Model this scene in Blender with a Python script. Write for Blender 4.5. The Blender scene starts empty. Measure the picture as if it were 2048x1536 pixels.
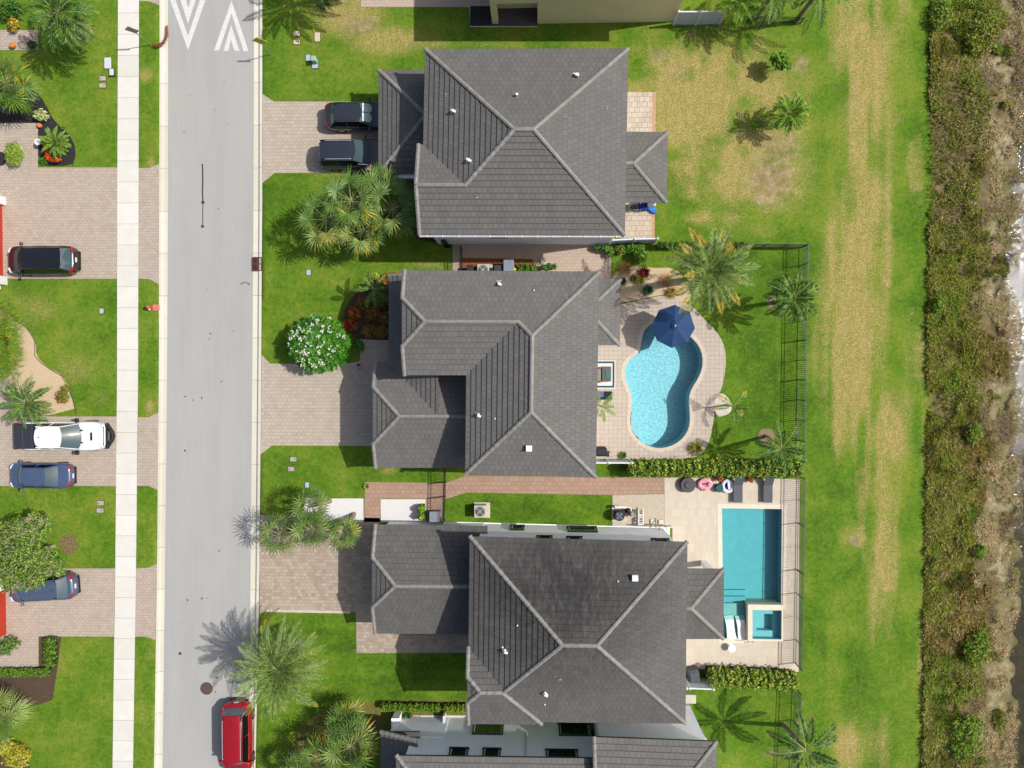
import bpy, math, random
import numpy as np
from mathutils import Vector, Matrix
from mathutils.geometry import tessellate_polygon
R = math.radians
S = bpy.context.scene
# ---------------------------------------------------------------- camera (straight down from 50 m, tilted a little off plumb)
CAMH, FPX, NX, NY = 50.0, 1450.0, 1072.0, 740.0
cd = bpy.data.cameras.new('camera'); cam = bpy.data.objects.new('camera', cd); S.collection.objects.link(cam)
cd.sensor_width = 36; cd.lens = FPX / 2048 * 36; cd.clip_start = 1; cd.clip_end = 1500
ncam = Vector((NX - 1024, 768 - NY, -FPX)).normalized()
Q = ncam.rotation_difference(Vector((0, 0, -1)))
cam.location = (0, 0, CAMH); cam.rotation_mode = 'QUATERNION'; cam.rotation_quaternion = Q
S.camera = cam
QM = Q.to_matrix(); QI = QM.transposed()
def P(px, py, z=0.0):
    d = QM @ Vector(((px - 1024) / FPX, (768 - py) / FPX, -1))
    t = (z - CAMH) / d.z
    return Vector((d.x * t, d.y * t, z))
# ---------------------------------------------------------------- world, sun, exposure
SUN_EL, SH = R(49.5), (-1.0, -0.13)
sdir = Vector((-SH[0], -SH[1], 0)).normalized() * math.cos(SUN_EL) + Vector((0, 0, math.sin(SUN_EL)))
W = bpy.data.worlds.new('World'); S.world = W; W.use_nodes = True
wn = W.node_tree; bg = wn.nodes['Background']; sky = wn.nodes.new('ShaderNodeTexSky')
sky.sky_type = 'NISHITA'; sky.sun_disc = False; sky.sun_elevation = SUN_EL
sky.sun_rotation = math.atan2(sdir.x, sdir.y); sky.air_density = 1.0; sky.dust_density = 3.5; sky.ozone_density = 1.0
wn.links.new(sky.outputs[0], bg.inputs[0]); bg.inputs[1].default_value = 0.115
sl = bpy.data.lights.new('sun', 'SUN'); sl.energy = 4.45; sl.angle = R(0.55); sl.color = (1, 0.965, 0.905)
so = bpy.data.objects.new('sun', sl); S.collection.objects.link(so)
so.rotation_mode = 'QUATERNION'; so.rotation_quaternion = (-sdir).to_track_quat('-Z', 'Y')
S.view_settings.view_transform = 'Standard'; S.view_settings.look = 'None'
S.view_settings.exposure = 0.30; S.view_settings.gamma = 1
S.cycles.max_bounces = 6; S.cycles.diffuse_bounces = 3; S.cycles.glossy_bounces = 3
S.cycles.transparent_max_bounces = 12; S.cycles.caustics_reflective = False; S.cycles.caustics_refractive = False
# ---------------------------------------------------------------- materials
LIGHT = 1.62
def lin(c):
    return tuple(((v / 255) / 12.92 if v / 255 <= .04045 else ((v / 255 + .055) / 1.055) ** 2.4) for v in c)
def alb(c):      # the colour a sunlit surface shows -> its base colour
    return tuple(min(.88, v / LIGHT) for v in lin(c))
MATS = {}
class NT:
    def __init__(s, name):
        s.m = bpy.data.materials.new(name); s.m.use_nodes = True; s.t = s.m.node_tree; s.b = s.t.nodes['Principled BSDF']
        MATS[name] = s.m
    def n(s, kind, **kw):
        o = s.t.nodes.new('ShaderNode' + kind)
        for k, v in kw.items():
            if k.startswith('i_'):
                key = k[2:]; key = int(key) if key.isdigit() else key
                s.set(o.inputs[key], v)
            else: setattr(o, k, v)
        return o
    def set(s, sock, v):
        if hasattr(v, 'is_output'): s.t.links.new(v, sock)
        else:
            if isinstance(v, tuple) and len(v) == 3 and sock.type == 'RGBA': v = v + (1,)
            sock.default_value = v
    def noise(s, scale, vec=None, detail=3, rough=.55, out=0):
        o = s.n('TexNoise', i_Scale=scale, i_Detail=detail, i_Roughness=rough)
        s.set(o.inputs['Vector'], vec if vec is not None else s.pos()); return o.outputs[out]
    def pos(s):
        if not hasattr(s, '_p'): s._p = s.n('NewGeometry').outputs['Position']
        return s._p
    def map(s, vec, scale=(1, 1, 1), loc=(0, 0, 0), rot=(0, 0, 0)):
        o = s.n('Mapping'); s.set(o.inputs['Vector'], vec); o.inputs['Scale'].default_value = scale
        o.inputs['Location'].default_value = loc; o.inputs['Rotation'].default_value = rot; return o.outputs[0]
    def rng(s, v, a, b, c, d):
        o = s.n('MapRange'); s.set(o.inputs[0], v)
        for i, x in enumerate((a, b, c, d)): s.set(o.inputs[i + 1], x)
        return o.outputs[0]
    def mix(s, f, a, b, mode='MIX'):
        o = s.n('Mix', data_type='RGBA', blend_type=mode)
        s.set(o.inputs[0], f); s.set(o.inputs[6], a); s.set(o.inputs[7], b); return o.outputs[2]
    def math(s, op, a, b=0.0):
        o = s.n('Math', operation=op); s.set(o.inputs[0], a); s.set(o.inputs[1], b); return o.outputs[0]
    def out(s, col, rough=.8, bump=None, dist=.02, strength=.6, spec=.3, metal=0):
        s.set(s.b.inputs['Base Color'], col); s.set(s.b.inputs['Roughness'], rough)
        s.b.inputs['Specular IOR Level'].default_value = spec; s.b.inputs['Metallic'].default_value = metal
        if bump is not None:
            o = s.n('Bump', i_Strength=strength, i_Distance=dist); s.set(o.inputs['Height'], bump)
            s.t.links.new(o.outputs[0], s.b.inputs['Normal'])
        return s.m
def k_(c, f): return tuple(min(.9, x * f) for x in c)
def simple(name, rgb, rough=.7, var=.12, scale=6., metal=0, spec=.3, bump=0, coat=0, raw=False):
    if name in MATS: return MATS[name]
    t = NT(name); c = rgb if raw else alb(rgb)
    if var:
        f = t.rng(t.noise(scale, detail=4), .3, .7, 0, 1)
        col = t.mix(f, k_(c, 1 - var), k_(c, 1 + var))
    else: col = c
    t.out(col, rough, t.noise(scale * 4) if bump else None, bump or .01, .6, spec, metal)
    if coat: t.b.inputs['Coat Weight'].default_value = coat; t.b.inputs['Coat Roughness'].default_value = .05
    return t.m
def leafmat(name, rgb, var=.3, scale=2.5, trans=.16, raw=False):
    if name in MATS: return MATS[name]
    t = NT(name); c = rgb if raw else alb(rgb)
    f = t.rng(t.noise(scale, detail=5), .32, .68, 0, 1)
    col = t.mix(f, k_(c, 1 - var), k_(c, 1 + var))
    t.out(col, .5, spec=.35)
    tr = t.n('BsdfTranslucent'); t.set(tr.inputs[0], col)
    mx = t.n('MixShader'); mx.inputs[0].default_value = trans
    t.t.links.new(t.b.outputs[0], mx.inputs[1]); t.t.links.new(tr.outputs[0], mx.inputs[2])
    t.t.links.new(mx.outputs[0], t.t.nodes['Material Output'].inputs[0])
    return t.m
# ---------------------------------------------------------------- mesh builder
class MB:
    def __init__(s): s.v = []; s.f = []; s.m = []; s.uv = {}
    def add(s, vs, fs, mi=0):
        b = len(s.v); s.v.extend([tuple(p) for p in vs])
        for f in fs: s.f.append(tuple(b + i for i in f)); s.m.append(mi)
        return s
    def poly(s, pts, mi=0, uv=None):
        if uv: s.uv[len(s.f)] = uv
        return s.add(pts, [tuple(range(len(pts)))], mi)
    def prism(s, pts, z0, z1, mi=0, ch=0.0, bottom=True, mit=None):
        pts = [(p[0], p[1]) for p in pts]; n = len(pts)
        a = sum(pts[i][0] * pts[(i + 1) % n][1] - pts[(i + 1) % n][0] * pts[i][1] for i in range(n))
        if a < 0: pts = pts[::-1]
        rings = [[(x, y, z0) for x, y in pts]]
        if ch > 0:
            rings.append([(x, y, z1 - ch) for x, y in pts])
            rings.append([(x, y, z1) for x, y in inset(pts, ch)])
        else: rings.append([(x, y, z1) for x, y in pts])
        vs = [p for r in rings for p in r]; fs = []
        for k in range(len(rings) - 1):
            for i in range(n):
                j = (i + 1) % n; fs.append((k * n + i, k * n + j, (k + 1) * n + j, (k + 1) * n + i))
        s.add(vs, fs, mi); b = (len(rings) - 1) * n
        s.add(rings[-1], [tuple(range(n))], mi if mit is None else mit)
        if bottom: s.add(rings[0], [tuple(reversed(range(n)))], mi)
        return s
    def box(s, cx, cy, z0, sx, sy, z1, rz=0, mi=0, r=0.0, ch=0.0):
        return s.prism(rrect(cx, cy, sx, sy, r, rz), z0, z1, mi, ch)
    def tube(s, pts, rad, n=6, mi=0, cap=True):
        pts = [Vector(p) for p in pts]
        if not hasattr(rad, '__len__'): rad = [rad] * len(pts)
        vs = []; fs = []
        for i, p in enumerate(pts):
            d = (pts[min(i + 1, len(pts) - 1)] - pts[max(i - 1, 0)]).normalized()
            u = d.cross(Vector((0, 0, 1))) if abs(d.z) < .95 else d.cross(Vector((1, 0, 0)))
            u.normalize(); w = u.cross(d)
            for k in range(n):
                a = 2 * math.pi * k / n; vs.append(p + (u * math.cos(a) + w * math.sin(a)) * rad[i])
        for i in range(len(pts) - 1):
            for k in range(n):
                j = (k + 1) % n; fs.append((i * n + k, i * n + j, (i + 1) * n + j, (i + 1) * n + k))
        if cap: fs.append(tuple(range(n))); fs.append(tuple(reversed(range((len(pts) - 1) * n, len(pts) * n))))
        return s.add(vs, fs, mi)
    def lathe(s, cx, cy, prof, n=16, mi=0, sx=1., sy=1., cap=True):
        vs = []; fs = []
        for r, z in prof:
            for k in range(n):
                a = 2 * math.pi * k / n; vs.append((cx + r * math.cos(a) * sx, cy + r * math.sin(a) * sy, z))
        for i in range(len(prof) - 1):
            for k in range(n):
                j = (k + 1) % n; fs.append((i * n + k, i * n + j, (i + 1) * n + j, (i + 1) * n + k))
        if cap: fs.append(tuple(range((len(prof) - 1) * n, len(prof) * n)))
        return s.add(vs, fs, mi)
    def blob(s, c, r, n=8, mi=0, seed=0, amp=.12):
        rr = random.Random(seed); prof = []
        vs = []; fs = []; m = n // 2 + 1
        for i in range(m + 1):
            t = math.pi * i / m
            for k in range(n):
                a = 2 * math.pi * k / n; q = 1 + rr.uniform(-amp, amp)
                vs.append((c[0] + r[0] * q * math.sin(t) * math.cos(a), c[1] + r[1] * q * math.sin(t) * math.sin(a), c[2] + r[2] * q * math.cos(t)))
        for i in range(m):
            for k in range(n):
                j = (k + 1) % n; fs.append((i * n + k, (i + 1) * n + k, (i + 1) * n + j, i * n + j))
        return s.add(vs, fs, mi)
    def build(s, name, mats, parent=None, world=False, smooth=False, loc=None):
        if not isinstance(mats, (list, tuple)): mats = [mats]
        me = bpy.data.meshes.new(name); off = None
        if world and parent is not None: off = wloc(parent)
        if loc is not None: off = Vector(loc)
        v = np.array(s.v, dtype=np.float64).reshape(-1, 3)
        if off is not None: v = v - np.array(off)
        me.from_pydata(v.tolist(), [], s.f)
        for m in mats: me.materials.append(m)
        me.polygons.foreach_set('material_index', s.m)
        if smooth: me.polygons.foreach_set('use_smooth', [True] * len(s.f))
        if s.uv:
            ul = me.uv_layers.new(name='UVMap')
            for fi, uvs in s.uv.items():
                st = me.polygons[fi].loop_start
                for q, w in enumerate(uvs): ul.data[st + q].uv = w
        me.update()
        o = bpy.data.objects.new(name, me); S.collection.objects.link(o)
        if parent is not None: o.parent = parent
        if loc is not None: o.location = loc
        return o
def wloc(o):
    l = Vector((0, 0, 0))
    while o is not None: l = l + o.location; o = o.parent
    return l
def inset(pts, d):
    n = len(pts); out = []
    a = sum(pts[i][0] * pts[(i + 1) % n][1] - pts[(i + 1) % n][0] * pts[i][1] for i in range(n))
    sg = 1 if a > 0 else -1
    for i in range(n):
        p0, p1, p2 = Vector(pts[i - 1][:2]), Vector(pts[i][:2]), Vector(pts[(i + 1) % n][:2])
        e1 = (p1 - p0).normalized(); e2 = (p2 - p1).normalized()
        n1 = Vector((-e1.y, e1.x)) * sg; n2 = Vector((-e2.y, e2.x)) * sg
        den = 1 + n1.dot(n2)
        m = (n1 + n2) / max(den, .3); q = p1 + m * d; out.append((q.x, q.y))
    return out
def rrect(cx, cy, sx, sy, r=0., rz=0., n=4):
    pts = []
    if r <= 0: pts = [(-sx / 2, -sy / 2), (sx / 2, -sy / 2), (sx / 2, sy / 2), (-sx / 2, sy / 2)]
    else:
        for (qx, qy, a0) in ((1, -1, -90), (1, 1, 0), (-1, 1, 90), (-1, -1, 180)):
            for k in range(n + 1):
                a = R(a0 + 90 * k / n); pts.append((qx * (sx / 2 - r) + r * math.cos(a), qy * (sy / 2 - r) + r * math.sin(a)))
    c, s_ = math.cos(rz), math.sin(rz)
    return [(cx + x * c - y * s_, cy + x * s_ + y * c) for x, y in pts]
def tag(o, label=None, cat=None, group=None, kind=None):
    if label: o['label'] = label
    if cat: o['category'] = cat
    if group: o['group'] = group
    if kind: o['kind'] = kind
    return o
def thing(name, label, cat, loc=(0, 0, 0), rz=0., group=None):
    o = bpy.data.objects.new(name, None); S.collection.objects.link(o); o.empty_display_size = .3
    o.location = loc; o.rotation_euler = (0, 0, rz); return tag(o, label, cat, group)
def struct(o): o['kind'] = 'structure'; return o
def copy_tree(o, parent=None):
    c = o.copy(); S.collection.objects.link(c)
    if parent is not None: c.parent = parent
    for ch in list(o.children): copy_tree(ch, c)
    return c
def smoothpts(pts, it=2, closed=True):
    for _ in range(it):
        q = []; n = len(pts)
        for i in range(n if closed else n - 1):
            a, b = pts[i], pts[(i + 1) % n]
            q.append((a[0] * .75 + b[0] * .25, a[1] * .75 + b[1] * .25)); q.append((a[0] * .25 + b[0] * .75, a[1] * .25 + b[1] * .75))
        if not closed: q = [pts[0]] + q + [pts[-1]]
        pts = q
    return pts
def sheet(name, polys, z, mat, holes=(), px=True, thick=0, parent=None):
    mb = MB()
    for pts in polys:
        w = [P(x, y, z) if px else Vector((x, y, z)) for x, y in pts]
        hs = [[P(x, y, z) if px else Vector((x, y, z)) for x, y in h] for h in holes]
        tri = tessellate_polygon([w] + hs); allv = w + [p for h in hs for p in h]
        tri2 = []
        for t in tri:
            a, b, c = (allv[i] for i in t)
            tri2.append(t if (b - a).cross(c - a).z > 0 else t[::-1])
        mb.add(allv, tri2)
    return mb.build(name, mat, parent, world=parent is not None)
def vnoise(x, y, scale, seed=0):
    rs = np.random.RandomState(seed); g = rs.rand(64, 64)
    X = x / scale + 1000.3; Y = y / scale + 1000.7
    xi = np.floor(X).astype(int); yi = np.floor(Y).astype(int); fx = X - xi; fy = Y - yi
    fx = fx * fx * (3 - 2 * fx); fy = fy * fy * (3 - 2 * fy)
    q = lambda i, j: g[i % 64, j % 64]
    return (q(xi, yi) * (1 - fx) + q(xi + 1, yi) * fx) * (1 - fy) + (q(xi, yi + 1) * (1 - fx) + q(xi + 1, yi + 1) * fx) * fy
# ================================================================ ground
YS = [0, 400, 760, 1136, 1536]
def edge(x): # polyline of px at YS, extended well past the frame
    a = [(x[i], YS[i]) for i in range(5)]
    return [(x[0], -7000)] + a + [(x[4] + (x[4] - x[3]) * 1.2, 2000), (x[4] + (x[4] - x[3]) * 1.2, 8500)]
E_SWL, E_SWR = edge([236, 234.5, 234, 230.5, 225]), edge([278, 277, 276, 272, 266])
E_KL0, E_KL1 = edge([319, 318.5, 317.5, 314, 308]), edge([336, 336, 334, 330, 325])
E_KR0, E_KR1 = edge([508, 507, 504.5, 501, 499]), edge([524.5, 524.5, 522, 519, 511])
def ex(e, y):
    for (x0, y0), (x1, y1) in zip(e, e[1:]):
        if y <= y1: return x0 + (x1 - x0) * (y - y0) / (y1 - y0)
    return e[-1][0]
KID = [(1310, 645), (1296, 652), (1286, 665), (1281, 690), (1279, 703), (1268, 713), (1256, 722), (1249, 738), (1250, 757), (1257, 775), (1264, 793),
       (1263, 815), (1260, 835), (1261, 855), (1269, 871), (1281, 883), (1298, 893), (1318, 897), (1340, 893), (1360, 882), (1374, 865), (1380, 845), (1379, 820),
       (1377, 797), (1383, 777), (1396, 757), (1405, 735), (1405, 712), (1398, 692), (1385, 677), (1365, 660), (1345, 650), (1325, 643)]
KIDS = smoothpts(KID, 1)
RECTP = [(1443, 1016), (1563.5, 1017.5), (1562, 1208), (1494.5, 1207), (1494.5, 1277), (1446, 1276.5)]
SPA = [(1505, 1220), (1563, 1221), (1562.5, 1279), (1505, 1278)]
def inpoly(x, y, poly):
    ins = np.zeros(x.shape, bool); n = len(poly)
    for i in range(n):
        x0, y0 = poly[i]; x1, y1 = poly[(i + 1) % n]
        if y0 == y1: continue
        c = ((y0 > y) != (y1 > y)) & (x < (x1 - x0) * (y - y0) / (y1 - y0) + x0); ins ^= c
    return ins
def lawn_mesh():
    fx = np.arange(-40, 40.01, .25); fy = np.arange(-32, 32.01, .25)
    cx = np.concatenate([[-300, -200, -120, -80, -55], fx, [55, 80, 120, 200, 300]])
    cy = np.concatenate([[-300, -200, -120, -80, -50], fy, [50, 80, 120, 200, 300]])
    X, Y = np.meshgrid(cx, cy, indexing='ij')
    # pixel coordinates of each ground point, to place the worn and lush patches
    M = np.array(QI); D = np.stack([X, Y, np.full_like(X, -CAMH)], -1) @ M.T
    px = 1024 - D[..., 0] / D[..., 2] * FPX; py = 768 + D[..., 1] / D[..., 2] * FPX
    Z = np.zeros_like(X)
    rx = np.vectorize(lambda y: ex(E_KL0, y))(py) + 4; rx2 = np.vectorize(lambda y: ex(E_KR1, y))(py) - 4
    Z[(px > rx) & (px < rx2)] = -.35
    for poly in (KID, RECTP, SPA):
        c = np.mean(poly, 0)
        big = [tuple(c + (np.array(p) - c) * 1.0) for p in poly]
        m = inpoly(px, py, big)
        for dx, dy in ((8, 0), (-8, 0), (0, 8), (0, -8)): m |= inpoly(px + dx, py + dy, big)
        Z[m] = -3.2
    shore = 2034 + 5 * np.sin(py / 150.) + 4 * np.sin(py / 61. + 1) + (vnoise(X, Y, 1.1, 5) - .5) * 9 + (vnoise(X, Y, .5, 6) - .5) * 14 - 17 * np.exp(-((py - 520) / 110) ** 2) + 6 * np.exp(-((py - 80) / 140) ** 2)
    d = (px - shore) / 29.
    bank = np.clip(d, -6, 12)
    Z = np.where((px > 1700), np.where(d > -1.8, np.minimum(0, -(d + 1.8) * .22 + (vnoise(X, Y, .5, 31) - .5) * .16 + (vnoise(X, Y, .9, 32) - .5) * .14), 0) + (vnoise(X, Y, .6, 9) - .5) * .06 * (px > 1860), Z)
    Z = np.maximum(Z, -3.2)
    Z[d > 12] = -2.5
    g = lambda cx, cy, rx, ry, a: a * np.exp(-(((px - cx) / rx) ** 2 + ((py - cy) / ry) ** 2))
    dry = np.zeros_like(X); brown = np.zeros_like(X); lush = np.full_like(X, .45)
    for a in [(700, 30, 80, 55, .9), (770, 80, 90, 35, .9), (860, 85, 60, 20, .6), (830, 150, 30, 40, .25), (980, 88, 150, 10, .4), (1400, 200, 160, 140, 1.0), (1530, 170, 90, 110, .7), (1340, 130, 60, 40, .5), (1480, 330, 150, 130, .95), (1560, 260, 90, 160, .6), (1590, 160, 60, 90, .55),
              (1395, 430, 45, 22, .7), (1480, 100, 120, 40, .35), (1735, 190, 72, 330, 1.05), (1705, 640, 75, 290, .95), (1820, 300, 30, 300, .35), (1660, 350, 40, 300, .35), (1745, 820, 50, 120, .6), (1725, 420, 75, 120, .6),
              (1755, 1130, 45, 170, .7), (1745, 980, 55, 140, .6), (1760, 860, 60, 100, .7), (1708, 1075, 40, 35, .9), (1690, 1500, 40, 50, .6), (1750, 1480, 25, 60, .5), (1850, 1180, 14, 400, .6), (1840, 720, 12, 100, .5),
              (75, 620, 60, 45, .5), (40, 600, 50, 30, .4), (150, 740, 70, 50, .5), (200, 800, 40, 40, .4), (290, 150, 20, 22, .7), (300, 815, 14, 20, .8), (302, 325, 10, 14, .8), (300, 1180, 22, 80, .45),
              (285, 1420, 16, 60, .4), (120, 1330, 20, 60, .4), (180, 680, 60, 30, .3), (610, 195, 80, 12, .4), (670, 350, 60, 8, .5), (780, 940, 30, 14, .6), (860, 530, 60, 14, .5), (300, 1310, 14, 20, .5),
              (240, 975, 40, 10, .4), (120, 130, 80, 20, .3), (170, 60, 20, 30, .6), (1440, 1500, 60, 40, .3), (1545, 1510, 40, 30, .4), (700, 1420, 60, 14, .4), (820, 1402, 100, 6, .3), (1630, 700, 14, 150, .5)]:
        dry = np.maximum(dry, g(*a))
    for a in [(720, 50, 60, 30, .8), (1320, 110, 40, 30, .7), (1360, 150, 60, 50, .6), (1540, 360, 70, 80, .9), (1600, 130, 30, 40, .7), (1560, 300, 70, 60, .75), (1480, 250, 90, 60, .5), (1310, 100, 60, 30, .5), (1450, 390, 60, 40, .4), (1705, 200, 18, 200, .5), (1715, 730, 40, 100, .4),
              (1710, 1080, 16, 16, 1.0), (1795, 235, 10, 10, 1.), (1790, 60, 20, 40, .3), (165, 90, 14, 22, .6), (1650, 900, 16, 100, .3), (1690, 350, 30, 200, .35)]:
        brown = np.maximum(brown, g(*a))
    for a in [(1530, 700, 110, 170, .35), (1530, 520, 110, 50, .4), (560, 420, 60, 120, .3), (620, 950, 120, 60, .2), (1050, 1020, 200, 40, .5), (800, 1340, 200, 90, .4), (1450, 1440, 130, 90, .35),
              (1640, 1150, 40, 350, .25), (1840, 350, 24, 150, .4), (1500, 820, 90, 80, .35), (250, 420, 60, 800, 0.1), (1380, 290, 50, 100, .2)]:
        lush = lush + g(*a)
    # mowing bands run down the strip behind the back fence
    strip = (px > 1655) & (px < 1860)
    mow = (vnoise(X, Y * .06, .42, 3) - .5)
    dry = np.where(strip, np.clip(dry * (.45 + .95 * vnoise(X, Y * .3, .8, 41)) + mow * .6 * (.4 + dry), 0, 1), dry)
    dry = np.where(strip & (vnoise(X * .8, Y * .25, 1.5, 42) > .62), dry + .22, dry)
    wq = np.clip((1660 - px) / 90., 0, 1) * np.clip((px - 1230) / 40., 0, 1) * np.clip((520 - py) / 40., 0, 1); dry = dry * (1 - wq + wq * (.45 + 1.0 * vnoise(X, Y, .9, 43)))
    lush = np.where(strip, lush + (vnoise(X, Y * .08, .9, 4) - .5) * .7, lush)
    mow2 = np.sin(Y * 2 * np.pi / 1.1) * .5
    fr = (px > 560) & (px < 930) & (py > 1230) & (py < 1410)
    lush = np.where(fr, lush + mow2 * .22, lush)
    mow3 = np.sin(X * 2 * np.pi / 1.0) * .5
    by = (px > 1400) & (px < 1610) & (py > 480) & (py < 920)
    lush = np.where(by, lush + mow3 * .16, lush)
    bankm = np.clip((px - (1860 + (vnoise(X, Y, .8, 11) - .5) * 14)) / 6., 0, 1)
    pale = np.clip((px - 1978 - (vnoise(X, Y, 2.0, 12) - .5) * 70 - (vnoise(X, Y, .5, 14) - .5) * 30) / 24, 0, 1)
    n = X.size; nx, ny = X.shape
    me = bpy.data.meshes.new('ground'); V = np.stack([X, Y, Z], -1).reshape(-1, 3)
    idx = np.arange(n).reshape(nx, ny)
    F = np.stack([idx[:-1, :-1], idx[1:, :-1], idx[1:, 1:], idx[:-1, 1:]], -1).reshape(-1, 4)
    me.vertices.add(n); me.vertices.foreach_set('co', V.ravel())
    me.loops.add(F.size); me.loops.foreach_set('vertex_index', F.ravel())
    me.polygons.add(len(F)); me.polygons.foreach_set('loop_start', np.arange(0, F.size, 4)); me.polygons.foreach_set('loop_total', np.full(len(F), 4))
    me.update(calc_edges=True)
    for nm, arr in (('wear', np.stack([dry, brown, np.clip(lush, 0, 1), np.ones_like(X)], -1)), ('bank', np.stack([bankm, pale, np.clip(-Z, 0, 1), np.ones_like(X)], -1))):
        ca = me.color_attributes.new(nm, 'FLOAT_COLOR', 'POINT'); ca.data.foreach_set('color', arr.reshape(-1, 4).astype(np.float32).ravel())
    me.polygons.foreach_set('use_smooth', [True] * len(F))
    o = bpy.data.objects.new('ground', me); S.collection.objects.link(o); struct(o); return o, shore
t = NT('lawn')
at = t.n('Attribute', attribute_name='wear'); sp = t.n('SeparateColor'); t.set(sp.inputs[0], at.outputs['Color'])
ab = t.n('Attribute', attribute_name='bank'); sb = t.n('SeparateColor'); t.set(sb.inputs[0], ab.outputs['Color'])
fine = t.noise(9., detail=6, rough=.75); mid = t.noise(1.6, detail=5, rough=.6); big = t.noise(.35, detail=3); vf = t.noise(26., detail=3, rough=.8)
nz = t.math('ADD', t.math('MULTIPLY', t.math('SUBTRACT', fine, .5), 1.1), t.math('MULTIPLY', t.math('SUBTRACT', mid, .5), 1.5))
G1, G2, G3 = alb((132, 152, 50)), alb((97, 138, 30)), alb((64, 107, 20))
lushn = t.math('ADD', sp.outputs[2], t.math('ADD', t.math('MULTIPLY', t.math('SUBTRACT', mid, .5), 1.2), t.math('MULTIPLY', t.math('SUBTRACT', big, .5), 2.2)))
g = t.mix(t.rng(lushn, .05, .6, 0, 1), G1, G2); g = t.mix(t.rng(lushn, .6, 1.25, 0, 1), g, G3)
dryn = t.rng(t.math('ADD', sp.outputs[0], t.math('MULTIPLY', nz, .45)), .3, .75, 0, 1)
mot = t.noise(4.2, detail=6, rough=.7); g = t.mix(t.rng(mot, .5, .66, 0, .42), g, alb((150, 150, 56))); g = t.mix(t.rng(mot, .34, .46, .5, 0), g, alb((66, 100, 22)))
wd = t.noise(2.1, t.map(t.pos(), (1, 1, 1), (7, 3, 0)), detail=7, rough=.75); g = t.mix(t.rng(wd, .56, .68, 0, .5), g, alb((122, 128, 48)))
g = t.mix(dryn, g, t.mix(t.rng(t.noise(1.1, t.map(t.pos(), (2.2, .7, 1)), detail=7, rough=.75), .36, .64, 0, 1), t.mix(t.rng(fine, .35, .65, 0, 1), alb((132, 136, 58)), alb((176, 168, 92))), t.mix(t.rng(fine, .35, .65, 0, 1), alb((164, 146, 84)), alb((208, 184, 124)))))
brn = t.rng(t.math('ADD', sp.outputs[1], t.math('MULTIPLY', nz, .55)), .45, .85, 0, .85)
g = t.mix(brn, g, t.mix(t.rng(mid, .35, .65, 0, 1), alb((132, 116, 78)), alb((190, 170, 132))))
tuft = t.rng(t.math('ADD', t.math('MULTIPLY', t.math('ADD', fine, vf), .38), t.math('MULTIPLY', t.noise(3.6, detail=4, rough=.7), .24)), .36, .64, .52, 1.42)
g = t.mix(1.0, g, t.n('CombineColor', i_0=tuft, i_1=tuft, i_2=tuft).outputs[0], 'MULTIPLY')
bk = t.mix(t.rng(mid, .35, .65, 0, 1), alb((92, 82, 52)), alb((150, 132, 96)))
bk = t.mix(t.rng(t.noise(3.5, detail=6, rough=.7), .5, .62, 0, .7), bk, alb((98, 104, 44)))
pl = t.mix(t.rng(t.noise(2.2, detail=8, rough=.8), .4, .64, 0, 1), alb((122, 110, 74)), alb((198, 184, 150)))
pl = t.mix(t.rng(t.noise(.9, detail=5), .52, .62, 0, .7), pl, alb((128, 130, 72)))
bk = t.mix(sb.outputs[1], bk, pl)
bk = t.mix(t.rng(vf, .3, .7, 0, 1), k_((1, 1, 1), .62), bk, 'MULTIPLY') if False else bk
bk = t.mix(t.rng(sb.outputs[2], .12, .6, 0, 1), bk, alb((84, 78, 52)))
g = t.mix(sb.outputs[0], g, bk)
t.out(g, .9, t.math('ADD', fine, vf), .05, .75, .15)
ground, _ = lawn_mesh(); ground.data.materials.append(t.m)
# ---- water of the lake
t = NT('lake_water')
b1 = t.noise(5.5, detail=4, rough=.6); b2 = t.noise(1.2, detail=2)
wc = t.mix(t.rng(t.noise(1.5, detail=5), .3, .7, 0, 1), alb((78, 72, 50)), alb((46, 48, 34)))
t.out(wc, .07, t.math('ADD', t.noise(9., detail=2, rough=.6), t.math('MULTIPLY', b1, .5)), .02, 1.0, .5); t.b.inputs['IOR'].default_value = 1.33
t.b.inputs['Alpha'].default_value = .8
xw_ = P(1950, 700, -.4).x
wt = MB().poly([(xw_, -300, -.42), (300, -300, -.42), (300, 300, -.42), (xw_, 300, -.42)]).build('water', t.m); struct(wt)
# ---- road, kerbs, sidewalk
t = NT('asphalt')
n1 = t.noise(38., detail=3, rough=.8); n2 = t.noise(.5, detail=4); n3 = t.noise(1.0, t.map(t.pos(), (6, .25, 1)), detail=3)
c = t.mix(t.rng(n1, .3, .7, 0, 1), alb((158, 157, 152)), alb((204, 202, 196)))
c = t.mix(t.rng(n2, .3, .7, 0, .5), c, alb((176, 176, 178)))
c = t.mix(t.rng(n3, .45, .75, 0, .2), c, alb((204, 203, 199)))
c = t.mix(t.rng(t.noise(.22, t.map(t.pos(), (3.2, .35, 1), (5, 0, 0)), detail=3), .42, .62, 0, .3), c, alb((168, 168, 166)))
c = t.mix(t.rng(t.noise(2.4, detail=7, rough=.8), .58, .72, 0, .3), c, alb((150, 149, 146)))
c = t.mix(t.rng(t.noise(3.1, detail=2), .74, .78, 0, .5), c, alb((110, 108, 104)))
road_m = t.out(c, .9, n1, .01, .5, .2)
def band(e0, e1, z0, z1=None):
    z1 = z0 if z1 is None else z1; mb = MB()
    for i in range(len(e0) - 1):
        mb.poly([P(*e0[i], z0), P(*e0[i + 1], z0), P(*e1[i + 1], z1), P(*e1[i], z1)])
    return mb
struct(band(E_KL1, E_KR0, -.1).build('road', road_m))
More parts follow.
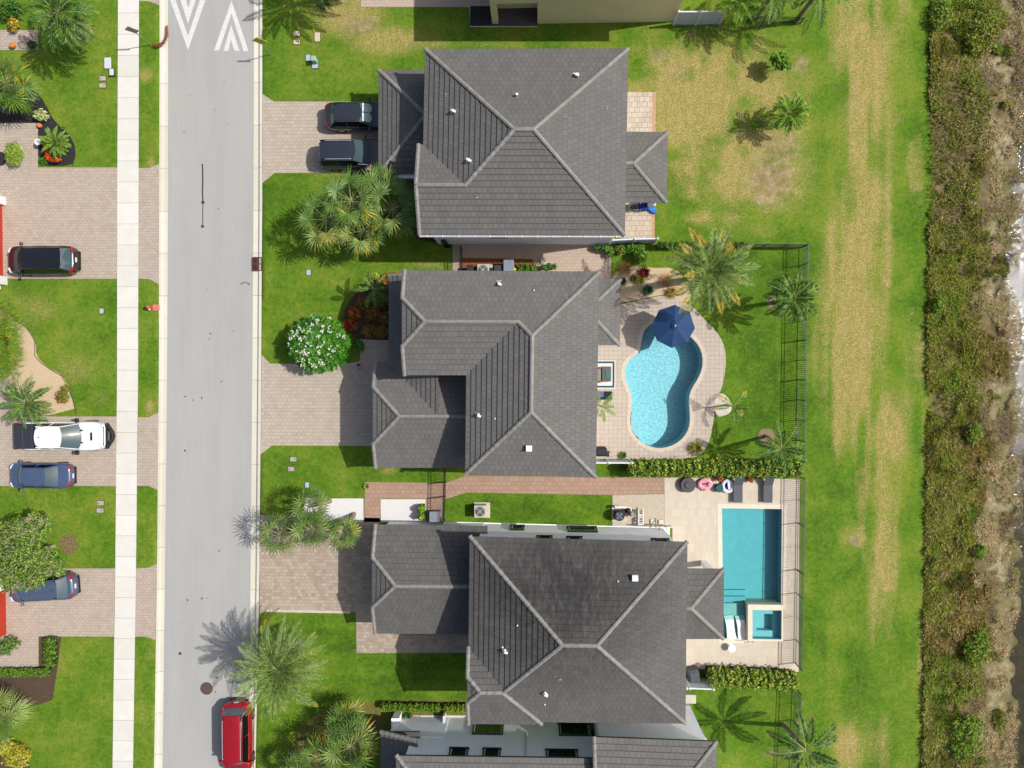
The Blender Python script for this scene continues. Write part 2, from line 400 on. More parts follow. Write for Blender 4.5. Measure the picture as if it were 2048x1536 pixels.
def slabmat(name, ca, cb, step, joint, off=0.):
    t = NT(name); br = t.n('TexBrick', offset=0.0); v = t.map(t.pos(), (.02, 1, 1), (0, off, 0)); t.set(br.inputs['Vector'], v)
    for k, q in (('Scale', 1.), ('Mortar Size', joint), ('Brick Width', 50.), ('Row Height', step), ('Bias', 0.)): br.inputs[k].default_value = q
    t.set(br.inputs['Color1'], alb(ca)); t.set(br.inputs['Color2'], alb(cb)); t.set(br.inputs['Mortar'], alb((120, 112, 100)))
    c = t.mix(t.rng(t.noise(1.2, detail=5), .3, .75, 0, .22), br.outputs[0], alb((190, 182, 165)))
    c = t.mix(t.rng(t.noise(14., detail=4), .55, .8, 0, .25), c, alb((170, 160, 140)))
    t.out(c, .85, t.noise(20.), .006, .5, .2); return t.m
side_m = slabmat('sidewalk_concrete', (240, 237, 230), (230, 227, 218), 1.46, .010)
kerb_m = slabmat('kerb_concrete', (238, 234, 218), (222, 217, 200), 2.95, .012, .7)
def kerb(e_road, e_out, name):
    mb = MB(); mid = [(a[0] * .45 + b[0] * .55, a[1]) for a, b in zip(e_road, e_out)]; mid2 = [(a[0] * .3 + b[0] * .7, a[1]) for a, b in zip(e_road, e_out)]
    for a, b, za, zb in ((e_road, mid, -.09, -.1), (mid, mid2, -.1, .02), (mid2, e_out, .02, .025), (e_out, e_out, .025, -.12)):
        for i in range(len(a) - 1): mb.poly([P(*a[i], za), P(*a[i + 1], za), P(*b[i + 1], zb), P(*b[i], zb)])
    struct(mb.build(name, kerb_m))
kerb(E_KL1, E_KL0, 'kerb'); kerb(E_KR0, E_KR1, 'kerb')
mb = band(E_SWL, E_SWR, .03)
for e in (E_SWL, E_SWR):
    for i in range(len(e) - 1): mb.poly([P(*e[i], .03), P(*e[i + 1], .03), P(*e[i + 1], -.05), P(*e[i], -.05)])
struct(mb.build('sidewalk', side_m))
paint = simple('road_paint', (226, 226, 222), .75, .18, 16)
def chev(apex, base_y, half, w, up):
    ax, ay = apex
    sgn = 1 if up else -1
    L = [(ax, ay), (ax + half, base_y), (ax + half - w, base_y), (ax, ay + w * 2.4 * sgn), (ax - half + w, base_y), (ax - half, base_y)]
    return L
polys = [[(376, 100), (413, -6), (402, -6), (376, 72), (349, -6), (338, -6)],
         [(376, 48), (393, -6), (382, -6), (377, 16), (370, -6), (359, -6)],
         [(463, -8), (497, 102), (487, 102), (463, 24), (438, 101), (428, 101)],
         [(462, 50), (479, 101.5), (469, 101.5), (462, 80), (457, 101.5), (447, 101.5)]]
polys = [polys[0], polys[1], [(463, 1), (497, 102), (487, 102), (463, 27), (438, 101), (428, 101)], polys[3]]
for q in polys: struct(sheet('road_marking', [q], -.094, paint))
tar = simple('tar_seal', (62, 60, 58), .6, .2)
cr = [(405, 330), (405.6, 360), (404.8, 385), (406, 404), (405.2, 430), (405.8, 452)]
mb = MB()
for i in range(len(cr) - 1):
    w0 = 1.3 if i < 3 else .8
    mb.poly([P(cr[i][0] - w0, cr[i][1], -.093), P(cr[i + 1][0] - w0, cr[i + 1][1], -.093), P(cr[i + 1][0] + w0, cr[i + 1][1], -.093), P(cr[i][0] + w0, cr[i][1], -.093)])
rs = random.Random(4)
for (x, y, r) in [(405, 330, 2.2), (406, 405, 3.6), (405, 453, 3.4), (368, 265, 1.6), (378, 190, 1.), (372, 262, 1), (437, 418, 1.6), (375, 1200, 2), (370, 901, 2.2), (438, 1102, 1.6), (434, 1356, 2), (431, 1384, 1.6), (421, 667, 1.8), (418, 678, 1.3), (403, 796, 1.8), (443, 763, 1.6),
                  (404, 1197, 2.), (414, 1196, 1.3), (360, 1307, 3.), (448, 165, 1.3), (430, 220, 1.2), (458, 248, 1.2), (386, 800, 1.4), (370, 793, 1.8)]:
    mb.poly([P(x + r * math.cos(a) * rs.uniform(.6, 1.2), y + r * math.sin(a) * rs.uniform(.6, 1.2), -.0925) for a in [-k * .785 for k in range(8)]])
for k in range(7):
    a = k / 6 * 2.4 + .3; mb.poly([P(490 + 9 * math.cos(a) + dx, 571 - 6 * math.sin(a) + dy, -.0925) for dx, dy in ((-1.5, .8), (1.5, .8), (1.5, -.8), (-1.5, -.8))])
struct(mb.build('road_crack_seal', tar))
# ---- paved areas
def paver(name, cols, bw=.3, rh=.2, mort=.012, mc=(120, 108, 98), var=.9, off=.5, rot=0., blotch=(150, 130, 115)):
    t = NT(name); br = t.n('TexBrick', offset=off); t.set(br.inputs['Vector'], t.map(t.pos(), (1, 1, 1), (3.1, 1.7, 0), (0, 0, rot)))
    for k, q in (('Scale', 1.), ('Mortar Size', mort), ('Brick Width', bw), ('Row Height', rh), ('Bias', 0.)): br.inputs[k].default_value = q
    t.set(br.inputs['Color1'], alb(cols[0])); t.set(br.inputs['Color2'], alb(cols[1])); t.set(br.inputs['Mortar'], alb(mc))
    c = t.mix(t.rng(t.noise(1.3, detail=6, rough=.65), .35, .75, 0, .55), br.outputs[0], alb(cols[2]))
    c = t.mix(t.rng(t.noise(5., detail=5, rough=.7), .56, .72, 0, .5), c, alb(blotch))
    t.out(c, .85, t.math('ADD', br.outputs['Fac'], t.math('MULTIPLY', t.noise(25.), -.4)), .01, -.5 if False else .4, .2); return t.m
pv_pink = paver('paver_pink_grey', ((208, 186, 168), (198, 178, 162), (204, 182, 165)), .31, .21, mort=.009, mc=(160, 146, 132))
pv_left = paver('paver_worn_pink', ((201, 186, 171), (186, 170, 155), (195, 179, 164)), .3, .2, mort=.01, mc=(150, 136, 122), blotch=(140, 126, 112))
pv_grey = paver('paver_grey_beige', ((202, 189, 173), (188, 174, 158), (196, 182, 166)), .32, .24, mort=.01, mc=(150, 136, 122), blotch=(184, 168, 152))
pv_D = paver('paver_tumbled', ((200, 184, 166), (168, 150, 132), (188, 171, 153)), .3, .24, mort=.01, mc=(150, 136, 120))
pv_brick = paver('path_brick', ((190, 158, 138), (176, 144, 124), (186, 152, 132)), .35, .3, mc=(140, 120, 104))
pv_C = paver('paver_pool_beige', ((206, 192, 177), (198, 184, 169), (202, 188, 173)), .3, .3, off=0., mc=(160, 145, 128))
pv_trav = paver('travertine', ((222, 211, 193), (212, 198, 179), (219, 206, 187)), .3, .6, mort=.006, mc=(200, 184, 160), blotch=(206, 188, 160))
pv_old = paver('patio_weathered', ((216, 200, 180), (196, 180, 158), (226, 212, 194)), .35, .35, blotch=(122, 124, 90))
conc = simple('concrete_pale', (214, 204, 186), .85, .12, 3, bump=.006)
def area(name, pts, m, z=.02, holes=()): return struct(sheet(name, [pts], z, m, holes))
area('driveway', [(525, 188), (548, 203), (860, 203), (860, 345), (549, 346), (525, 366)], pv_grey, .02)
area('driveway', [(523, 709), (540, 727), (690, 728), (720, 722), (720, 678), (830, 678), (830, 892), (544, 891), (521, 909)], pv_grey, .02)
area('driveway', [(520, 1030), (760, 1036), (760, 1243), (712, 1243), (712, 1224), (533, 1221), (519, 1228)], pv_D, .02)
area('walkway', [(712.5, 1243.5), (760.5, 1243.5), (760.5, 1262), (960, 1262), (960, 1306), (713, 1306)], pv_D, .024)
area('edging', [(533, 1219), (700, 1222), (700, 1227), (533, 1224)], conc, .03)
area('driveway', [(-3000, 334), (236, 335), (236, 557.5), (-3000, 555)], pv_left, .02)
area('driveway_apron', [(277, 336), (298, 336), (319, 327), (318.5, 569), (298, 558), (276, 557)], pv_left, .022)
area('walkway', [(-200, 246), (76, 246), (76, 335), (-200, 335)], pv_left, .024)
area('driveway', [(-3000, 829), (234, 833), (232, 972), (-3000, 970)], pv_left, .02)
area('driveway_apron', [(276, 834), (298, 834), (317, 825), (316, 981), (297, 972), (274, 972)], pv_left, .022)
area('walkway', [(-200, 760), (28, 760), (28, 832), (-200, 832)], pv_left, .024)
area('driveway', [(-3000, 1136), (230, 1137), (228, 1273), (-3000, 1270)], pv_left, .02)
area('driveway_apron', [(272, 1137), (294, 1136), (314, 1128), (311, 1280), (290, 1273), (270, 1273)], pv_left, .022)
area('walkway', [(-200, 1270), (77, 1272), (77, 1337), (-200, 1337)], pv_left, .024)
area('driveway_apron', [(280, -60), (319, -60), (319, 11), (300, 3), (279, 2)], pv_left, .022)
area('walkway', [(-200, 60), (76, 60), (76, 100), (-200, 100)], pv_left, .022)
area('walkway', [(722, -200), (985, -200), (985, 14), (722, 14)], pv_pink, .02)
area('patio', [(1250, 184), (1312, 184), (1309, 476), (1240, 477)], pv_old, .02)
area('edging', [(1305, 184), (1312, 184), (1309, 476), (1303, 476)], simple('brick_edging', (206, 160, 124), .8, .25, 8), .026)
area('walkway', [(905, 489), (1222, 489), (1222, 600), (1130, 600), (905, 545)], pv_brick if False else pv_pink, .02)
area('mulch_bed', [(918, 516), (1006, 517), (1066, 518), (1070, 560), (918, 560)], simple('bark_mulch', (150, 92, 58), .95, .45, 22, bump=.04), .03)
area('walkway', [(730, 964), (880, 966), (892, 966), (932, 951), (1100, 953), (1329, 955), (1329, 987), (1225, 990), (932, 985), (893, 998), (762, 997), (760, 1044), (728, 1044)], pv_brick, .02)
area('walkway', [(851, 996), (888, 996), (886, 1052), (853, 1052)], pv_brick, .018)
wg = simple('white_gravel', (240, 238, 236), .9, .18, 30, bump=.03); tg = simple('tan_gravel', (218, 194, 158), .9, .28, 26, bump=.04)
gg = simple('shell_gravel', (206, 192, 172), .9, .25, 24, bump=.03); bmul = simple('black_mulch', (52, 50, 52), .95, .4, 25, bump=.04)
soil = simple('soil_mulch', (92, 74, 58), .95, .4, 14, bump=.05)
area('gravel_bed', [(612, 997), (727, 997), (727, 1044), (600, 1044)], wg, .03)
area('gravel_bed', [(761.5, 998.5), (851, 998.5), (852, 1044), (761.5, 1044)], wg, .03)
area('gravel_bed', [(1225, 990.5), (1328.5, 988), (1328.5, 1056), (1225, 1056)], gg, .026)
bed1 = smoothpts([(-60, 180), (40, 182), (60, 180), (78, 190), (94, 215), (104, 235), (118, 252), (138, 270), (150, 295), (150, 315), (145, 332), (76, 332), (76, 246), (-60, 246)], 1)
area('mulch_bed', bed1, bmul, .012)
area('mulch_bed', smoothpts([(-60, 300), (5, 300), (14, 320), (5, 334), (-60, 334)], 1), bmul, .03)
bed2 = smoothpts([(-60, 610), (10, 615), (25, 638), (55, 655), (72, 685), (72, 712), (95, 735), (125, 750), (140, 780), (152, 830), (-60, 830)], 1)
area('gravel_bed', bed2, tg, .012)
edging_m = simple('black_edging', (48, 46, 44), .8, .2)
def edging(pts, z=.05, w=.05, m=edging_m):
    mb = MB()
    q = [P(x, y, 0) for x, y in pts]
    mb.tube([Vector((p.x, p.y, z - w / 2)) for p in q], w / 2, 4)
    return struct(mb.build('edging', m))
edging([(58, 181), (72, 184), (84, 198), (95, 217), (104, 236), (120, 254), (139, 270), (150, 293), (151, 312), (145, 332)])
edging([(25, 638), (42, 646), (58, 662), (70, 682), (70, 712), (84, 727), (103, 740), (124, 752), (135, 772), (146, 800), (153, 828)])
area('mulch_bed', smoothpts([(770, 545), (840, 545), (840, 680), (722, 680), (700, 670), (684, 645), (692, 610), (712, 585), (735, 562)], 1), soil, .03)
area('mulch_bed', [(780, 355), (850, 355), (900, 490), (840, 480), (800, 440)], soil, .012)
area('gravel_bed', smoothpts([(1222, 548), (1262, 531), (1300, 536), (1350, 535), (1372, 560), (1385, 600), (1365, 606), (1330, 588), (1290, 596), (1245, 606), (1222, 600)], 1), tg, .026)
area('mulch_bed', [(-60, 1337), (78, 1337), (78, 1272), (122, 1272), (116, 1330), (105, 1400), (75, 1410), (-60, 1395)], soil, .012)
area('mulch_bed', smoothpts([(-60, 1480), (20, 1482), (50, 1500), (62, 1540), (70, 1600), (-60, 1600)], 1), soil, .012)
area('mulch_bed', [(640, 1424), (700, 1408), (780, 1400), (935, 1399), (935, 1440), (760, 1470), (640, 1560), (560, 1560), (600, 1450)], simple('ground_cover_soil', (120, 118, 52), .95, .4, 10, bump=.05), .012)
def disc(name, px, py, r, m, z=.02, n=18, jit=.12):
    rr = random.Random(int(px * 7 + py)); pts = [(px + r * math.cos(a) * (1 + rr.uniform(-jit, jit)), py + r * math.sin(a) * (1 + rr.uniform(-jit, jit))) for a in [k * 2 * math.pi / n for k in range(n)]]
    return area(name, smoothpts(pts, 1), m, z)
disc('mulch_ring', 137, 1090, 20, simple('mixed_mulch', (128, 112, 74), .95, .5, 9, bump=.05), .014, jit=.3); disc('mulch_ring', 1549, 605, 15, simple('pale_mulch', (150, 128, 104), .95, .3, 16, bump=.03), .014)
disc('mulch_ring', 1533, 873, 17, MATS['pale_mulch'], .014); disc('mulch_ring', 165, 62, 20, simple('bare_soil', (168, 150, 112), .95, .3, 12), .014)
# ---- pool decks with real openings for the pools
DECKC = [(1170, 590), (1245, 608), (1290, 598), (1330, 590), (1358, 598), (1392, 618), (1408, 638), (1432, 661), (1446, 684), (1452, 710), (1451, 742), (1443, 778), (1431, 806), (1428, 836), (1421, 876), (1410, 902), (1388, 917), (1300, 919), (1255, 918), (1170, 918)]
DECKC = [DECKC[0]] + smoothpts(DECKC[1:-1], 1, False) + [DECKC[-1]]
struct(sheet('pool_deck', [DECKC], .03, pv_C, [KIDS]))
area('edging', smoothpts([(1431, 787), (1446, 786), (1458, 797), (1465, 812), (1461, 826), (1446, 832), (1430, 834)], 1), conc, .034)
struct(sheet('pool_deck', [[(1329, 955), (1599, 958), (1597, 1344), (1560, 1341), (1345, 1337), (1345, 1056), (1329, 1056)]], .03, pv_trav, [RECTP, SPA]))
# ================================================================ houses
def roofmat(name, base=(100, 97, 96), stain=0.0, warm=0.0, focus=None):
    t = NT(name); uv = t.n('UVMap').outputs[0]
    br = t.n('TexBrick', offset=.5); t.set(br.inputs['Vector'], uv)
    for k, q in (('Scale', 1.), ('Mortar Size', .015), ('Mortar Smooth', .3), ('Brick Width', .335), ('Row Height', .355), ('Bias', 0.)): br.inputs[k].default_value = q
    c0 = alb(base); t.set(br.inputs['Color1'], k_(c0, 1.14)); t.set(br.inputs['Color2'], k_(c0, .93)); t.set(br.inputs['Mortar'], k_(c0, .46))
    streak = t.noise(1., t.map(uv, (5, .7, 1)), detail=6, rough=.7); patch = t.noise(.5, detail=4)
    c = t.mix(t.rng(streak, .3, .7, 0, .35), br.outputs[0], k_(c0, .8))
    c = t.mix(t.rng(t.noise(.8, detail=5), .5, .75, 0, .3), c, alb((128, 118, 112)))
    c = t.mix(t.rng(t.noise(14., detail=5, rough=.8), .56, .8, 0, .5), c, k_(c0, 1.5))
    if stain:
        s2 = t.noise(1., t.map(uv, (4, 1.1, 1)), detail=8, rough=.8)
        if focus:
            g_ = t.n('VectorMath', operation='SUBTRACT'); t.set(g_.inputs[0], t.pos()); g_.inputs[1].default_value = focus
            ln = t.n('VectorMath', operation='LENGTH'); t.set(ln.inputs[0], t.map(g_.outputs[0], (1, 1.2, 0))); stain = t.rng(ln.outputs['Value'], 1.5, 8.5, stain, stain * .3)
        f = t.math('MULTIPLY', t.rng(t.math('ADD', s2, t.math('MULTIPLY', t.math('SUBTRACT', patch, .5), .35)), .26, .56, .3, 1), stain)
        c = t.mix(f, c, alb((40, 39, 39)))
    t.out(c, .78, t.noise(30.), .006, .5, .3); return t.m
cap_m = simple('ridge_tile', (146, 143, 137), .75, .2, 3, bump=.01)
fascia_m = simple('dark_fascia', (96, 92, 90), .6, .08); gutter_m = simple('white_gutter', (212, 212, 214), .45, .05)
wall_w = simple('stucco_white', (.80, .81, .82), .85, .04, 1.2, bump=.004, raw=True); wall_b = simple('stucco_beige', (.60, .50, .31), .85, .05, 1.2, bump=.004, raw=True)
wall_g = simple('stucco_grey', (.58, .60, .62), .85, .05, 1.2, bump=.004, raw=True); frame_m = simple('black_window_frame', (34, 34, 38), .4, .05); white_m = simple('white_trim', (240, 240, 240), .5, .04)
gl = NT('window_glass'); gl.out(alb((30, 40, 44)), .06, spec=.6); glass_m = gl.m
COURSE = .355
class Roof:
    def __init__(s, house, planes, centre, ze, mat, pitch=.42):
        s.h = house; s.mat = mat; s.pl = {'e': (Vector((0, 0, 1)), ze)}; c = P(*centre, ze); s.ze = ze
        for k, q in planes.items():
            kind = q[0]
            if kind == 'h': s.pl[k] = (Vector((0, 0, 1)), q[1]); continue
            a, b = q[1], q[2]; z = q[3] if len(q) > 3 and q[3] is not None else ze; p = q[4] if len(q) > 4 else pitch
            A = P(*a, z); B = P(*b, z); d = (B - A).normalized(); n = Vector((-d.y, d.x, 0))
            if (c - A).dot(n) < 0: n = -n
            if len(q) > 5 and q[5]: n = -n
            if kind == 's':
                N = Vector((-n.x * p, -n.y * p, 1)).normalized(); s.pl[k] = (N, N.dot(A))
            else: s.pl[k] = (n, n.dot(A))
        s.mb = MB(); s.cp = MB()
    def vtx(s, code):
        a, b, c = (s.pl[k] for k in code.split('.'))
        M = Matrix((a[0], b[0], c[0])); return M.inverted() @ Vector((a[1], b[1], c[1]))
    def faces(s, d):
        for k, codes in d.items():
            pts = [s.vtx(c) for c in codes.split()]; s.slope(s.pl[k][0], pts)
        return s
    def slope(s, N, pts):
        up = Vector((-N.x, -N.y, 0)).normalized(); cosp = N.z
        U = up.cross(Vector((0, 0, 1))).normalized()      # along the eave
        V = Vector((up.x * cosp, up.y * cosp, math.sqrt(max(0, 1 - cosp * cosp))))
        o = pts[0]; q = [((p - o).dot(U), (p - o).dot(V)) for p in pts]
        v0 = min(v for u, v in q); v1 = max(v for u, v in q); K = int(math.ceil((v1 - v0) / COURSE))
        crit = sorted(set([round(v, 5) for u, v in q] + [round(v0 + k * COURSE, 5) for k in range(K + 1) if v0 + k * COURSE < v1]))
        t = .05; n = len(q); w = lambda u, v, off: o + U * u + V * v + N * off
        uo = (o.dot(U)) % 1.0
        for a, b in zip(crit, crit[1:]):
            if b - a < 1e-4: continue
            m = (a + b) / 2; E = []
            for i in range(n):
                (u0, w0), (u1, w1) = q[i], q[(i + 1) % n]
                if min(w0, w1) <= m < max(w0, w1):
                    f = lambda v: u0 + (u1 - u0) * (v - w0) / (w1 - w0); E.append((f(m), f(a), f(b)))
            E.sort(); k = math.floor((m - v0) / COURSE); fa = 1 - (a - v0 - k * COURSE) / COURSE; fb = 1 - (b - v0 - k * COURSE) / COURSE
            for (m0, a0, b0), (m1, a1, b1) in zip(E[::2], E[1::2]):
                s.mb.poly([w(a0, a, t * fa), w(a1, a, t * fa), w(b1, b, t * fb), w(b0, b, t * fb)], 0, [(a0 + uo, a - v0), (a1 + uo, a - v0), (b1 + uo, b - v0), (b0 + uo, b - v0)])
                if fa > .98: s.mb.poly([w(a0, a, t), w(a1, a, t), w(a1, a, -.01), w(a0, a, -.01)][::-1], 0, [(a0 + uo, a - v0 + .01)] * 4)
        s.mb.poly([w(u, v, -.04) for u, v in q][::-1], 0, [(0, .1)] * n)
    def caps(s, *pairs, r=.135):
        for pr in pairs:
            a, b = (s.vtx(c) for c in pr.split('-')) if isinstance(pr, str) else pr
            s.cap(a, b, r)
        return s
    def cap(s, a, b, r=.135):
        if a.z > b.z: a, b = b, a
        d = b - a; L = d.length; d.normalize(); side = d.cross(Vector((0, 0, 1))).normalized(); up = side.cross(d); n = max(1, round(L / .4))
        prof = [(-1, -.35), (-.72, .42), (0, .72), (.72, .42), (1, -.35)]
        for i in range(n):
            p0 = a + d * (L * i / n - .03); p1 = a + d * (L * (i + 1) / n + .01)
            A = [p0 + side * x * r * 1.06 + up * (y * r * 1.1 + .035) for x, y in prof]; B = [p1 + side * x * r * .94 + up * (y * r * .9 + .02) for x, y in prof]
            vs = A + B; fs = [(k, k + 1, k + 6, k + 5) for k in range(4)] + [(4, 3, 2, 1, 0)]
            s.cp.add(vs, [f[::-1] for f in fs])
    def done(s, outline, fm=None, thick=.2, z=None, name='roof'):
        z = s.ze if z is None else z
        o = s.mb.build(name, s.mat, s.h, True)
        if s.cp.f: s.cp.build('ridge_caps', cap_m, o, True)
        if outline:
            w = [P(x, y, z).xy for x, y in outline]; mb = MB(); mb.prism(inset(w, .03), z - thick, z - .03); mb.build('fascia', fm or fascia_m, o, True)
        return o
def walls(house, outline, ze, m, over=.42, z0=-.1, name='wall', z1=None):
    w = inset([P(x, y, ze).xy for x, y in outline], over); MB().prism(w, z0, (z1 or ze - .19)).build(name, m, house, True); return w
def window(house, x0, x1, z0, z1, pos, face, mull=1, frame=None, white=True):
    """x0,x1 along the wall, pos = wall plane, face 'N','S','E','W' """
    fm = frame or frame_m
    def bx(mb, a0, a1, c0, c1, d0, d1):
        s = 1 if face in 'NE' else -1; lo, hi = sorted((pos + s * d0, pos + s * d1))
        if face in 'NS': mb.prism([(a0, lo), (a1, lo), (a1, hi), (a0, hi)], c0, c1)
        else: mb.prism([(lo, a0), (hi, a0), (hi, a1), (lo, a1)], c0, c1)
    fr = MB(); w = .09
    bx(fr, x0, x1, z1 - w, z1, .0, .10); bx(fr, x0, x0 + w, z0, z1 - w, .0, .098); bx(fr, x1 - w, x1, z0, z1 - w, .0, .098); bx(fr, x0 - .04, x1 + .04, z0 - .07, z0, .0, .15)
    for k in range(1, mull + 1): xm = x0 + (x1 - x0) * k / (mull + 1); bx(fr, xm - .03, xm + .03, z0, z1 - w, .0, .07)
    o = fr.build('window', fm, house, True)
    g = MB(); bx(g, x0 + w, x1 - w, z0, z1 - w, -.02, .035); g.build('pane', glass_m, o, True)
    if white:
        s_ = MB(); bx(s_, x0 + w, x1 - w, z1 - w - .05, z1 - w, .02, .08); bx(s_, x0 + w, x0 + w + .05, z0, z1 - w - .05, .02, .075); bx(s_, x1 - w - .05, x1 - w, z0, z1 - w - .05, .02, .075); s_.build('sash', white_m, o, True)
    return o
vent_m = simple('white_vent_pipe', (250, 250, 250), .4, .03); lead_m = simple('lead_flashing', (150, 150, 150), .5, .15)
def vent(house, px, py, z, kind):
    p = P(px, py, z); mb = MB()
    if kind == 'pipe':
        mb.lathe(p.x, p.y, [(.055, z - .5), (.055, z + .28)], 10); mb.lathe(p.x, p.y, [(.075, z + .28), (.075, z + .33), (.02, z + .34)], 10)
    elif kind == 'small': mb.lathe(p.x, p.y, [(.05, z - .4), (.045, z + .1)], 8)
    elif kind == 'goose': # hooded bath vent
        mb.tube([(p.x, p.y, z - .4), (p.x, p.y, z + .2), (p.x - .02, p.y - .06, z + .28), (p.x + .16, p.y - .12, z + .26)], .085, 8)
        mb.box(p.x, p.y, z - .3, .34, .34, z - .02)
    elif kind == 'box': mb.box(p.x, p.y, z - .4, .3, .3, z + .26, ch=.03); mb.box(p.x, p.y, z + .26, .36, .36, z + .3, ch=.01)
    elif kind == 'flash': mb.box(p.x, p.y, z - .3, .2, .2, z + .03); mb.lathe(p.x, p.y, [(.03, z), (.03, z + .14)], 8)
    mb.build('roof_vent', vent_m if kind in ('pipe', 'goose', 'box', 'small') else lead_m, house, True)
def zon(roof, plane, px, py):   # height of the roof plane under a pixel
    N, d = roof.pl[plane]; D = QM @ Vector(((px - 1024) / FPX, (768 - py) / FPX, -1)); o = Vector((0, 0, CAMH)); t = (d - N.dot(o)) / N.dot(D); return (o + D * t).z
ZU, ZL = 5.9, 3.0
# ---------------- house B (upper middle)
hB = thing('house', 'two-storey house with grey tile hip roof, two black cars in its drive', 'house', P(1050, 300, 0), group='grey roofed houses along the street')
rm = roofmat('roof_tile_grey', (116, 114, 111), .15)
rB = Roof(hB, {'N': ('s', (851, 99), (1256, 98)), 'E': ('s', (1256, 98), (1249, 470)), 'S': ('s', (838, 469), (1249, 470)), 'W': ('s', (851, 99), (847, 290)),
               'n': ('s', (838, 290), (900, 290), None, .42, False), 'G': ('v', (837, 290), (839, 469))}, (1050, 300), ZU, rm)
N_, d_ = rB.pl['n']
if N_.y < 0: pass
# the little wing's north slope falls to the north: make sure it rises southward
if N_.y < 0: rB.pl['n'] = (Vector((N_.x, -N_.y, N_.z)), Vector((N_.x, -N_.y, N_.z)).dot(P(838, 290, ZU)))
rB.faces({'N': 'N.W.e N.E.e N.E.S N.W.S', 'E': 'E.N.e E.S.e N.S.E', 'W': 'W.N.e N.S.W W.S.n W.n.e', 'S': 'S.G.e S.E.e S.N.E S.N.W S.W.n S.n.G', 'n': 'n.G.e n.W.e n.S.W n.S.G'})
rB.caps('N.W.e-N.W.S', 'N.E.e-N.E.S', 'N.W.S-N.E.S', 'S.E.e-S.N.E', 'S.N.W-S.W.n', 'S.W.n-S.n.G', 'n.G.e-S.n.G', 'S.G.e-S.n.G')
a, b, c = rB.vtx('n.G.e'), rB.vtx('S.G.e'), rB.vtx('S.n.G')
MB().poly([a, b, c]).build('gable', wall_g, hB, True)
outB = [(851, 99), (1256, 98), (1249, 470), (838, 469), (837, 290), (847, 290)]
ro = rB.done(outB); walls(hB, outB, ZU, wall_g)
mb = MB(); A_, B_ = P(838, 470, ZU), P(1249, 471, ZU); mb.tube([A_ + Vector((0, -.05, -.1)), B_ + Vector((0, -.05, -.1))], .07, 6); mb.build('gutter', gutter_m, hB, True)
for k in range(13): q = A_.lerp(B_, (k + .5) / 13); MB().box(q.x, q.y - .05, q.z - .05, .05, .16, q.z + .0).build('gutter_bracket', white_m, hB, True)
for x, y, k, pl in [(1152, 151, 'goose', 'N'), (1034, 192, 'pipe', 'N'), (893, 190, 'flash', 'W'), (907, 223, 'goose', 'W'), (938, 321, 'goose', 'W'), (954, 393, 'flash', 'S'), (1212, 216, 'flash', 'E')]:
    vent(hB, x, y, zon(rB, pl, x, y), k)
gB = [(758, 141), (900, 141), (900, 347), (757, 347)]
rg = Roof(hB, {'N': ('s', gB[0], gB[1]), 'S': ('s', gB[3], gB[2]), 'W': ('s', gB[0], gB[3]), 'V': ('v', gB[1], gB[2])}, (830, 245), ZL, rm)
rg.faces({'N': 'N.W.e N.V.e N.V.S N.W.S', 'S': 'S.W.e S.V.e N.V.S N.W.S', 'W': 'W.N.e W.S.e N.S.W'}).caps('N.W.e-N.W.S', 'S.W.e-N.W.S', 'N.W.S-N.V.S').done(gB)
walls(hB, gB, ZL, wall_g)
pB = [(1235, 264), (1335, 265), (1332, 405), (1233, 405)]
rp = Roof(hB, {'N': ('s', pB[0], pB[1]), 'S': ('s', pB[3], pB[2]), 'E': ('s', pB[1], pB[2]), 'V': ('v', pB[0], pB[3])}, (1280, 335), ZL, rm, .40)
rp.faces({'N': 'N.V.e N.E.e N.E.S N.V.S', 'S': 'S.V.e S.E.e N.E.S N.V.S', 'E': 'E.N.e E.S.e N.S.E'}).caps('N.E.e-N.E.S', 'S.E.e-N.E.S', 'N.E.S-N.V.S').done(pB)
for x, y in ((1320, 280), (1318, 392)): q = P(x, y, ZL); MB().box(q.x - .2, q.y, 0, .3, .3, ZL - .2).build('porch_column', wall_g, hB, True)
# entry slab roof and porch floor beside the garage
q0, q1 = P(790, 349, 2.9), P(840, 372, 2.9)
MB().box(P(812, 352, 2.9).x, P(812, 350, 2.9).y - .05, 2.6, 2.4, .28, 2.85).build('entry_beam', wall_w, hB, True)
struct(sheet('porch_floor', [[(788, 345), (905, 345), (905, 410), (788, 410)]], .05, simple('porch_slate', (120, 120, 124), .7, .1)))
# south door recess + wall windows
ys = inset([P(*q, ZU).xy for q in outB], .42)[2][1]
window(hB, P(886, 480, 1).x, P(896, 480, 1).x, 0.05, 2.2, ys, 'S', 0, white=False)
for x in (980, 1120): window(hB, P(x, 480, 4).x, P(x + 34, 480, 4).x, 3.6, 4.8, ys, 'S')
